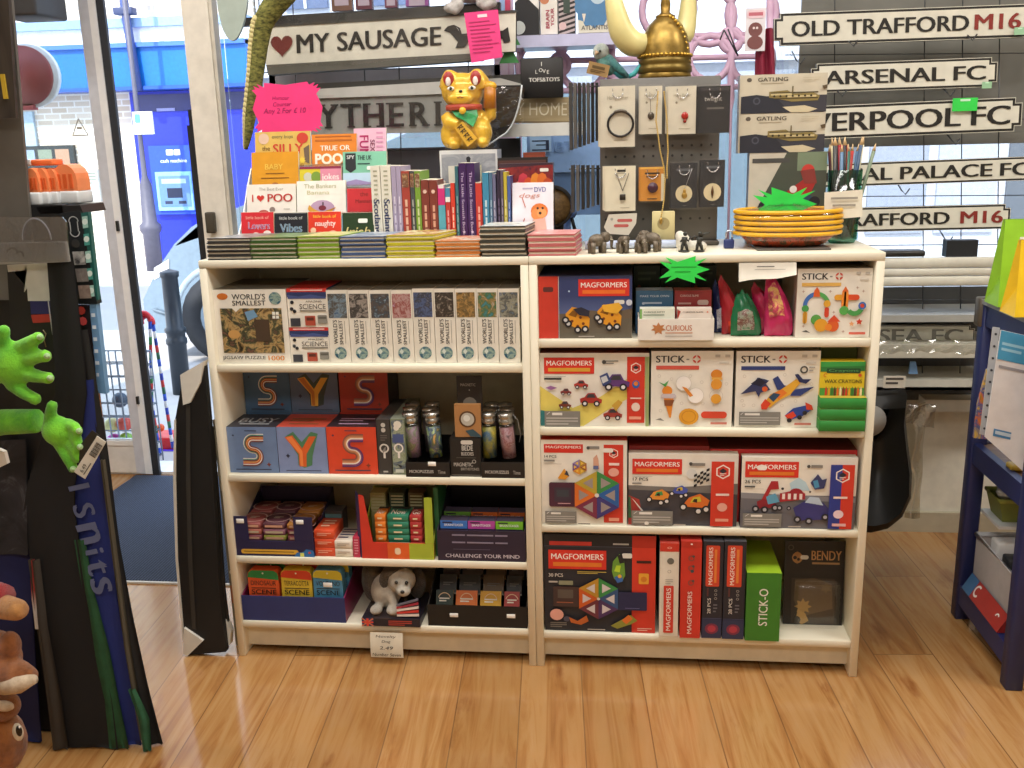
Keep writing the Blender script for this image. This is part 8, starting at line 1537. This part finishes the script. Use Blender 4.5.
part(mb, 'carton', tl)
for nm, lab, q, c_, fr in (('book', 'dark book spine with pale vertical lettering, standing under the black pack', [(76, 305), (89, 305), (97, 392), (85, 392)], '231f24', 1), ('book', 'pale blue book spine beside the dark lettered one', [(89.5, 304), (96, 304), (106, 394), (97.5, 393)], '6f9cc8', 0), ('book', 'orange-tan book spine below the dark lettered one', [(86, 393), (96, 393), (99, 418), (89, 418)], 'b8845a', 0), ('book', 'dark grey spine with red print low on the rack side', [(90, 419), (100, 419), (108, 480), (98, 480)], '4a464c', 2)):
    mb = prismY(q, -.372, .015, M(c_, .4)); A = P(*q[0], -.373); g = mb.face(A, P(*q[1], -.373)-A, P(*q[3], -.373)-A, (0, -1, 0)); g.k = .002
    if fr == 1: g.D(.4, .06, .05, 'a83a30', 8); g.D(.45, .18, .05, 'c84a4a', 8); g.T('DUEL MASTER', .5, .62, 'c8c0b0', w=.62, h=.42, rot=-90, bold=.02)
    elif fr == 0: g.L(.2, .1, .8, .9, 6, 'd8e4f0' if c_[0] == '6' else '8a5a34', .3)
    else: g.L(.2, .05, .8, .5, 4, 'a84a44', .4)
    thing(mb, nm, lab, 'book')
mb = prismY([(36, 207), (80, 205), (83, 213), (40, 214)], -.37, .09, M('1c1c1e', .4)); thing(mb, 'black_tray', 'black tray under the orange toys on the left rack', 'tray')
for i, (u, w, y, nm) in enumerate(((33, 15, -.36, 'leftmost'), (43, 13, -.35, 'second'), (52, 13, -.34, 'third'), (66, 26, -.33, 'rightmost, widest'))):
    zb = P(60, 206, -.33).z; zt = P(u, 168 if i < 3 else 164, y).z; c = P(u, 190, y); hw = w/2/FPX*1.9; rt = root('orange_toy', 'orange and white rounded plastic toy on the left rack, %s of the row' % nm, 'toy', (c.x, y, zb+.004), 'orange plastic toys')
    H = zt-zb; pts = [(c.x-hw, y, zb+.03), (c.x-hw, y, zt-.03)]+[(c.x-hw+hw*(1-math.cos(t)), y, zt-.03+.03*math.sin(t)) for t in (.4, .8, 1.2, 1.57, 1.95, 2.35, 2.75)]+[(c.x+hw, y, zt-.03), (c.x+hw, y, zb+.03)]
    mb = MB(); mb.prism(pts, (0, .05, 0), M('ea8a58', .35)); 
    for k_ in range(3): mb.box(c.x-hw*.6+hw*.5*k_, c.x-hw*.35+hw*.5*k_, y-.003, y, zb+.035, zt-.02, M('d8602c', .35))
    part(mb, 'dome', rt); mb = MB(); mb.rbox(c.x-hw*1.05, c.x+hw*1.05, y-.005, y+.055, zb+.004, zb+.03, M('d0d4d6', .35), .004); part(mb, 'white_base', rt)
mb = MB(); a, b = P(31, 166, -.34), P(52, 159, -.34); mb.rbox(a.x, b.x, -.34, -.3, a.z, b.z, M('ea7440', .35), .003); mb.rbox(a.x-.01, a.x, -.34, -.3, a.z, b.z, M('e8e4e0', .35), .002); thing(mb, 'orange_toy_disc', 'flat orange disc lying on the row of orange toys', 'toy')
# green plush hands
def phand(label, arm, palm, fingers, y, tips, nail=None):
    rt = root('plush_hand', label, 'plush toy', P(*palm[0], y)); mb = MB()
    mb.tube([P(u, v, y+dy) for u, v, r, dy in arm], [r for _, _, r, _ in arm], 'x', 12)
    c = P(*palm[0], y); mb.ell(c, palm[1])
    for pts, r0, r1 in fingers:
        w = [P(u, v, y-dy) for u, v, dy in pts]; n_ = len(w)
        mb.tube(w, [r0+(r1-r0)*i/(n_-1) for i in range(n_)], 'x', 10); mb.ell(w[-1], r1*1.12, 'x', 10); mb.ell(w[0], r0, 'x', 10)
    mb.mats = [FUR('7fd03a', '3f8f30', 14, .4)]; plush(part(mb, 'hand', rt), .0045, 3)
    for u, v, dy in tips: mb = MB(); mb.ell(P(u, v, y-dy-.005), (.006, .006, .006), FUR('b8dca0', '9cc888', 30), 10); part(mb, 'finger_pad', rt)
    return rt
phand('bright green plush monster hand with spread fingers, upper one at the left edge', [(-40, 372, .034, .02), (-10, 368, .034, .01), (8, 364, .032, 0)], ((12, 364), (.04, .028, .045)), [([(4, 350, 0), (3, 338, .01), (4, 331, .012)], .014, .011), ([(20, 348, 0), (31, 342, .01), (38, 338, .016)], .015, .011), ([(24, 360, 0), (36, 357, .012), (45, 356, .018)], .015, .0115), ([(22, 374, 0), (36, 376, .012), (48, 378, .018)], .015, .011), ([(12, 384, 0), (24, 393, .01), (35, 399, .014)], .014, .011)], -.56, [(40, 337, .02), (47, 356, .022), (50, 378, .022)])
h2 = phand('bright green plush monster hand reaching right, lower one holding a swing tag', [(-40, 428, .028, .03), (5, 422, .026, .02), (38, 421, .024, .01)], ((58, 431), (.032, .024, .03)), [([(50, 420, 0), (51, 411, .008), (52, 406, .01)], .0125, .01), ([(68, 424, 0), (75, 427, .012), (78, 431, .016)], .012, .009), ([(70, 433, 0), (77, 439, .012), (79, 446, .016)], .012, .009), ([(68, 440, 0), (75, 450, .012), (78, 458, .014)], .012, .009), ([(60, 444, 0), (67, 457, .01), (73, 468, .012)], .0125, .0095)], -.56, [(79, 431, .018), (80, 447, .018), (73, 469, .014)])
mb = MB(); q = [P(74, 472, -.585), P(97, 436, -.585), P(106, 442, -.585), P(85, 479, -.585)]; up = [P(80, 445, -.58), P(92, 430, -.58), P(100, 436, -.58), P(78, 470, -.58)]
mb.prism(up, (0, .001, 0), M('26241f', .5)); mb.prism(q, (0, .0012, 0), M('d8d6cc', .5)); g = mb.face(q[0]+V((0, -.0008, 0)), q[1]-q[0], q[3]-q[0], (0, -1, 0)); g.T('6.49', .2, .45, '2a2a28', w=.2, bold=0); g.L(.08, .7, .4, .85, 1, '6a6862', .6)
for i in range(14): g.R(.55+.026*i, .25, .55+.026*i+.012+.006*(i % 3 == 0), .8, '2c2c2a')
thing(mb, 'swing_tag', 'white barcode swing tag hanging from the lower green plush hand', 'tag')
# brown plush animals at the lower left
b1 = root('plush_animal', 'tan plush paw poking out under a red cloth at the left edge', 'plush toy', P(0, 620, -.62))
mb = MB(); mb.tube([P(-30, 600, -.6), P(0, 606, -.61), P(18, 610, -.63), P(24, 611, -.635)], [.03, .026, .022, .014], 'x', 10); mb.mats = [FUR('c08a50', '8a5a2c', 30)]; plush(part(mb, 'paw', b1), .005, 3)
mb = MB(); mb.tube([P(-40, 592, -.6), P(-5, 598, -.61), P(4, 600, -.615)], [.035, .032, .03], FUR('a82a2c', '701c1e', 40), 12); part(mb, 'red_sleeve', b1)
b2 = root('plush_animal', 'brown plush animal with cream muzzle pointing right, middle of the three', 'plush toy', P(0, 690, -.62))
mb = MB(); mb.ell(P(-8, 658, -.6), (.06, .05, .06)); mb.ell(P(10, 645, -.62), (.022, .022, .03)); mb.tube([P(0, 668, -.62), P(22, 675, -.64), P(34, 677, -.645)], [.034, .026, .015], 'x', 10); mb.mats = [FUR('a8683a', '6f3f1e', 30)]; plush(part(mb, 'head', b2), .005, 3)
mb = MB(); mb.tube([P(4, 686, -.645), P(20, 684, -.66), P(35, 679, -.66)], [.018, .018, .009], FUR('e0ccb0', 'b89a78', 40), 10); part(mb, 'cream_muzzle', b2)
b3 = root('plush_animal', 'brown plush head with a large dark eye at the bottom left corner', 'plush toy', P(0, 767, -.62))
mb = MB(); mb.ell(P(-6, 742, -.6), (.066, .06, .075)); mb.ell(P(4, 706, -.61), (.034, .03, .03)); mb.mats = [FUR('a06432', '6a3c1c', 30)]; plush(part(mb, 'head', b3), .005, 3)
mb = MB(); mb.ell(P(18, 732, -.655), (.011, .008, .02), FUR('e8dcc8', 'c8b89c', 40), 12); mb.ell(P(4, 706, -.64), (.022, .008, .012), FUR('e0ccb0', 'b89a78', 40), 12); part(mb, 'cream_patch', b3)
mb = MB(); mb.ell(P(19, 731, -.664), (.0065, .004, .012), M('0f0c0a', .1), 12); mb.ell(P(19.5, 727, -.668), (.002, .002, .003), M('f0f0f0', .2), 8); part(mb, 'eye', b3)
mb = MB(); mb.prism([P(-10, 446, -.5), P(4, 452, -.5), P(7, 464, -.5), P(-10, 472, -.5)], (0, .01, 0), M('d8d2c8', .8)); thing(mb, 'felt_piece', 'small off-white felt piece at the left edge under the green hands', 'fabric')

# ================================================================ BLUE TROLLEY AT THE RIGHT
XC, CB_ = 1.938, M('20295c', .45)
YB, YF, XR = .36, -.04, 2.6
zt = P(978, 302, YB).z; zm = PX(968, 440, XC).z; zl = PX(956, 582, XC).z
tr = root('shelf_trolley', 'dark blue open shelf trolley at the right edge', 'trolley', (2.25, .16, 0))
for x, y in ((XC, YB-.04), (XC, YF), (XR-.04, YB-.04), (XR-.04, YF)):
    mb = MB(); mb.rbox(x, x+.04, y, y+.04, 0, zt, CB_, .003, 1); part(mb, 'leg', tr)
for z, nm in ((zt, 'top_rail'), (zm, 'middle_rail'), (zl-.0, 'lower_rail')):
    mb = MB(); mb.box(XC+.004, XC+.024, YF+.04, YB-.04, z-.055, z, CB_); mb.box(XR-.024, XR-.004, YF+.04, YB-.04, z-.055, z, CB_); mb.box(XC+.04, XR-.04, YB-.03, YB-.01, z-.055, z, CB_); part(mb, nm, tr)
    if nm != 'top_rail': mb = MB(); mb.box(XC+.024, XR-.024, YF+.04, YB-.03, z-.02, z-.004, WOOD('8a6a48', '6a4c30')); part(mb, 'wooden_shelf', tr)
mb = MB(); mb.box(XC-.004, XR, YF-.005, YB+.004, zt, zt+.012, M('8f9194', .4)); part(mb, 'grey_top', tr)
mb = MB(); mb.rbox(XC-.008, XC+.034, YB-.03, YB+.008, zt-.06, zt+.014, M('6a6258', .4, .4), .003, 1); part(mb, 'corner_bracket', tr)
# gift bags on top
def gbag(lab, x, y, w, h, d, col, art, z0):
    rt = root('gift_bag', lab, 'gift bag', (x+w/2, y+d/2, z0), 'gift bags on the trolley')
    mb = MB(); mb.add([(x, y, z0), (x+w, y, z0), (x+w, y+d, z0), (x, y+d, z0), (x+.012, y+d*.42, z0+h), (x+w-.004, y+d*.42, z0+h), (x+w-.004, y+d*.58, z0+h), (x+.012, y+d*.58, z0+h), (x+.03, y+d*.5, z0+h*.5)], [(0, 3, 2, 1), (2, 3, 7, 6), (1, 2, 6, 5), (0, 8, 3), (0, 4, 8), (3, 8, 7), (4, 7, 8)], M(col, .35)); part(mb, 'side_gusset', rt)
    mb = MB(); mb.add([(x, y, z0), (x+w, y, z0), (x+w-.004, y+d*.42, z0+h), (x+.012, y+d*.42, z0+h)], [(0, 1, 2, 3)], M(col, .35)); g = mb.face((x+.012, y+d*.42, z0+h), (w-.016, 0, 0), (-.012, -d*.42, -h), (0, -1, .1)); g.R(.2, .2, .95, .9, art); part(mb, 'front_panel', rt)
gz = zt+.013
a = P(990, 305, .25); gbag('lime green gift bag with dark gusset on the trolley top', a.x, .2, .2, P(1012, 219, .25).z-gz, .09, '93c832', ART(['b8d850', 'e8e4d8', 'd8682c', '7ab028'], 20, 2), gz)
a = P(1007, 322, .1); gbag('yellow gift bag with orange print, nearest on the trolley top', a.x, .06, .2, P(1022, 240, .1).z-gz, .09, 'e8c022', ART(['e8c022', 'd8602c', 'f0d860', 'c83a20'], 20, 5), gz)
# leaflets in a clear holder on the middle shelf
q = [P(1001, 330, .02), P(1046, 340, .02), P(1034, 470, .04), P(985, 437, .04)]
zs = zm-.003
dq = zs-min(q[2].z, q[3].z); 
lf = root('leaflet', 'white leaflet with blue header standing on the trolley', 'leaflet', (q[3].x+.05, .05, zs))
mb = MB(); q[3].z = max(q[3].z, zs+.001); q[2].z = zs+.001
mb.prism(q, (0, .004, 0), M('e4e4e6', .4)); g = mb.face(q[0], q[1]-q[0], q[3]-q[0], (0, -1, 0)); g.k = .002; g.R(0, 0, 1, .26, '4aa0cc'); g.L(.06, .1, .7, .2, 2, '9cd0e8', .5); g.L(.06, .31, .9, .36, 1, '9a9aa0', .5); g.R(.16, .9, .6, .97, '4a86b8'); g.L(.2, .915, .56, .955, 1, 'c8dcec', .8); part(mb, 'printed_sheet', lf)
mb = MB(); a, b, c, d = P(993, 327, .05), P(1000, 328, .05), P(986, 436, .06), P(980, 434, .06)
mb.prism([a, b, c, d], (0, .004, 0), M('b9bcc0', .3)); g = mb.face(a, b-a, d-a, (0, -1, 0))
for i in range(9): g.D(.5, .06+.11*i, .012, '3a3c40', 8)
part(mb, 'punched_edge', lf)
mb = MB(); a = [P(987, 370, .14), P(991, 368, .14), P(992, 440, .14), P(974, 438, .14), P(978, 405, .14)]; 
for p in a: p.z = max(p.z, zs+.001)
mb.prism(a, (0, .01, 0), ART(['c8402c', 'e8c03a', '3a5a9a', 'e07a2c', '6a8a3a'], 25, 3)); thing(mb, 'picture_card', 'colourful picture card behind the leaflet on the trolley', 'card', (a[3].x, .14, zs))
mb = MB(); a = P(1010, 468, .06); mb.rbox(a.x+.02, a.x+.07, .1, .14, zs, zs+.015, M('c8a83a', .4), .005); thing(mb, 'small_packet', 'small yellow packet on the middle trolley shelf', 'packet')
# clear crate, red packet, green basket below
zc0 = zl-.003
cr = root('clear_crate', 'frosted white plastic crate on the lower trolley shelf', 'crate', (2.25, .15, zc0))
x0, x1, y0, y1 = XC+.032, XR-.08, .005, .312; zc1 = PX(969, 526, XC+.032).z; FR = M('d2d2d4', .35); FRC = FROST()
for nm, bxs in (('end_panel', [(x0, x0+.004, y0, y1)]), ('front_panel', [(x0, x1, y0, y0+.004)]), ('rear_panel', [(x0, x1, y1-.004, y1)])):
    mb = MB()
    for a in bxs: mb.box(a[0], a[1], a[2], a[3], zc0, zc1, FRC)
    part(mb, nm, cr)
mb = MB(); mb.box(x0, x1, y0, y1, zc0, zc0+.004, FR); part(mb, 'base', cr)
mb = MB(); mb.tube([(x0, y0, zc1), (x1, y0, zc1), (x1, y1, zc1), (x0, y1, zc1)], .008, M('c4c4c8', .3), 8, closed=True); part(mb, 'rim', cr)
for i, (y, c_, nm) in enumerate(((.06, '26305a', 'navy'), (.14, '2a2c30', 'black'), (.22, 'dcdcdc', 'white'))): mb = MB(); mb.rbox(x0+.02, x0+.2, y, y+.05, zc0+.006, zc1-.01+.012*i, M(c_, .4), .006); thing(mb, 'boxed_item', '%s boxed item inside the frosted crate' % nm, 'box', group='items in the frosted crate')
p = [PX(u, v, XC+.05) for u, v in ((970, 580), (982, 585), (1006, 622), (1003, 637))]
rp = root('red_packet', 'red packet with white curved emblem leaning against the frosted crate', 'packet', (XC+.05, .15, zc0))
mb = MB(); mb.add([(XC+.002, .30, zc0+.006), (XC+.002, .05, zc0+.006), (XC+.027, .05, zc0+.05), (XC+.027, .30, zc0+.05)], [(0, 1, 2, 3)], M('a82c28', .35)); g = mb.face((XC+.027, .30, zc0+.05), (0, -.25, 0), (-.025, 0, -.044), (-1, 0, .57)); g.R(0, 0, .22, 1, '3a6a9a'); g.ring(.3, .45, .34, .22, 'e8e4e0', 16, 40, 300, e=1.0); g.ring(.85, .5, .2, .12, 'e8e4e0', 12, 180, 330); part(mb, 'front', rp)
mb = MB(); mb.add([(XC+.003, .30, zc0+.005), (XC+.003, .05, zc0+.005), (XC+.028, .05, zc0+.05), (XC+.028, .30, zc0+.05), (XC+.029, .3, zc0+.005), (XC+.029, .05, zc0+.005)], [(3, 2, 5, 4), (0, 1, 5, 4), (0, 3, 4), (1, 2, 5)], M('8a2420', .4)); part(mb, 'back', rp)
mb = MB(); zg = max(P(1000, 519, .25).z, zc1+.02)
mb.box(XC+.042, XR-.042, .2, .328, zg-.009, zg-.001, M('cfd2d4', .4)); thing(mb, 'white_shelf', 'thin white shelf under the green basket in the trolley', 'shelf')
gb_ = root('green_basket', 'olive green plastic basket inside the trolley', 'basket', (2.2, .22, zg))
gx0 = XC+.046; mb = MB(); z0 = zg; mb.add([(gx0+.015, .23, z0), (2.4, .23, z0), (2.4, .31, z0), (gx0+.015, .31, z0), (gx0, .22, z0+.06), (2.42, .22, z0+.06), (2.42, .318, z0+.06), (gx0, .318, z0+.06)], [(3, 2, 1, 0), (0, 1, 5, 4), (1, 2, 6, 5), (2, 3, 7, 6), (3, 0, 4, 7)], M('75803a', .45))
mb.tube([(gx0, .22, z0+.06), (2.42, .22, z0+.06), (2.42, .318, z0+.06), (gx0, .318, z0+.06)], .006, M('8a9440', .4), 8, closed=True); part(mb, 'body', gb_)
mb = MB()
for i in range(8): mb.box(gx0+.06+.018*i, gx0+.07+.018*i, .223, .227, z0+.02, z0+.035, M('3a401c', .6))
part(mb, 'vent_slots', gb_)
def wrapf(u, v): a_ = u*6.283; r_ = math.sin(v*3.14159)**.7; return V((gx0+.1+.085*r_*math.cos(a_)*(1+.12*math.sin(a_*5+v*9)), .268+.04*r_*math.sin(a_), z0+.02+.09*v+.008*math.sin(a_*7+v*11)))
mb = MB(); mb.sheet(wrapf, 26, 12, M('c4c8cc', .15, .5)); thing(mb, 'wrapped_parcel', 'crumpled silvery clear-wrapped parcel in the green basket', 'parcel', (gx0+.1, .268, z0+.03))

# ================================================================ LIGHT
def area(nm, loc, rot, sx, sy, e, col):
    l = bpy.data.lights.new(nm, 'AREA'); l.shape = 'RECTANGLE'; l.size = sx; l.size_y = sy; l.energy = e; l.color = col
    o = bpy.data.objects.new(nm, l); C.objects.link(o); o.location = loc; o.rotation_euler = rot; return o
WARM = (1, .965, .91)
area('ceiling_lamp', (.8, -.85, 2.66), (0, 0, 0), 1.8, .35, 38, WARM); area('ceiling_lamp', (.9, -2.6, 2.66), (0, 0, 0), 1.8, .6, 36, WARM)
area('ceiling_lamp', (-1.0, -.3, 2.66), (0, 0, 0), .9, .4, 30, WARM); area('ceiling_lamp', (2.7, -.5, 2.66), (0, 0, 0), 1.0, .4, 30, WARM); area('ceiling_lamp', (.9, .1, 2.66), (0, 0, 0), 1.8, .2, 12, WARM)
sun = bpy.data.lights.new('sun', 'SUN'); sun.energy = 6; sun.angle = .02; sun.color = (1, .96, .9); so = bpy.data.objects.new('sun', sun); C.objects.link(so)
so.rotation_euler = V((.25, .75, -.75)).to_track_quat('-Z', 'Y').to_euler()
w = bpy.data.worlds.new('sky'); bpy.context.scene.world = w; w.use_nodes = True; nt = w.node_tree; bgn = nt.nodes['Background']
tc = nt.nodes.new('ShaderNodeTexCoord'); sx = nt.nodes.new('ShaderNodeSeparateXYZ'); nt.links.new(tc.outputs['Generated'], sx.inputs[0])
nt.links.new(ramp(nt, sx.outputs[2], [(.0, (.75, .8, .85)), (.5, (.62, .76, 1.))]), bgn.inputs['Color']); bgn.inputs['Strength'].default_value = 3.6
sc = bpy.context.scene; sc.view_settings.view_transform = 'Standard'; sc.view_settings.look = 'None'; sc.view_settings.exposure = -0.14
cy = sc.cycles; cy.max_bounces = 8; cy.transparent_max_bounces = 24; cy.diffuse_bounces = 4; cy.glossy_bounces = 3; cy.caustics_reflective = False; cy.caustics_refractive = False
for o in bpy.data.objects:
    if '_b' in o.keys(): del o['_b']
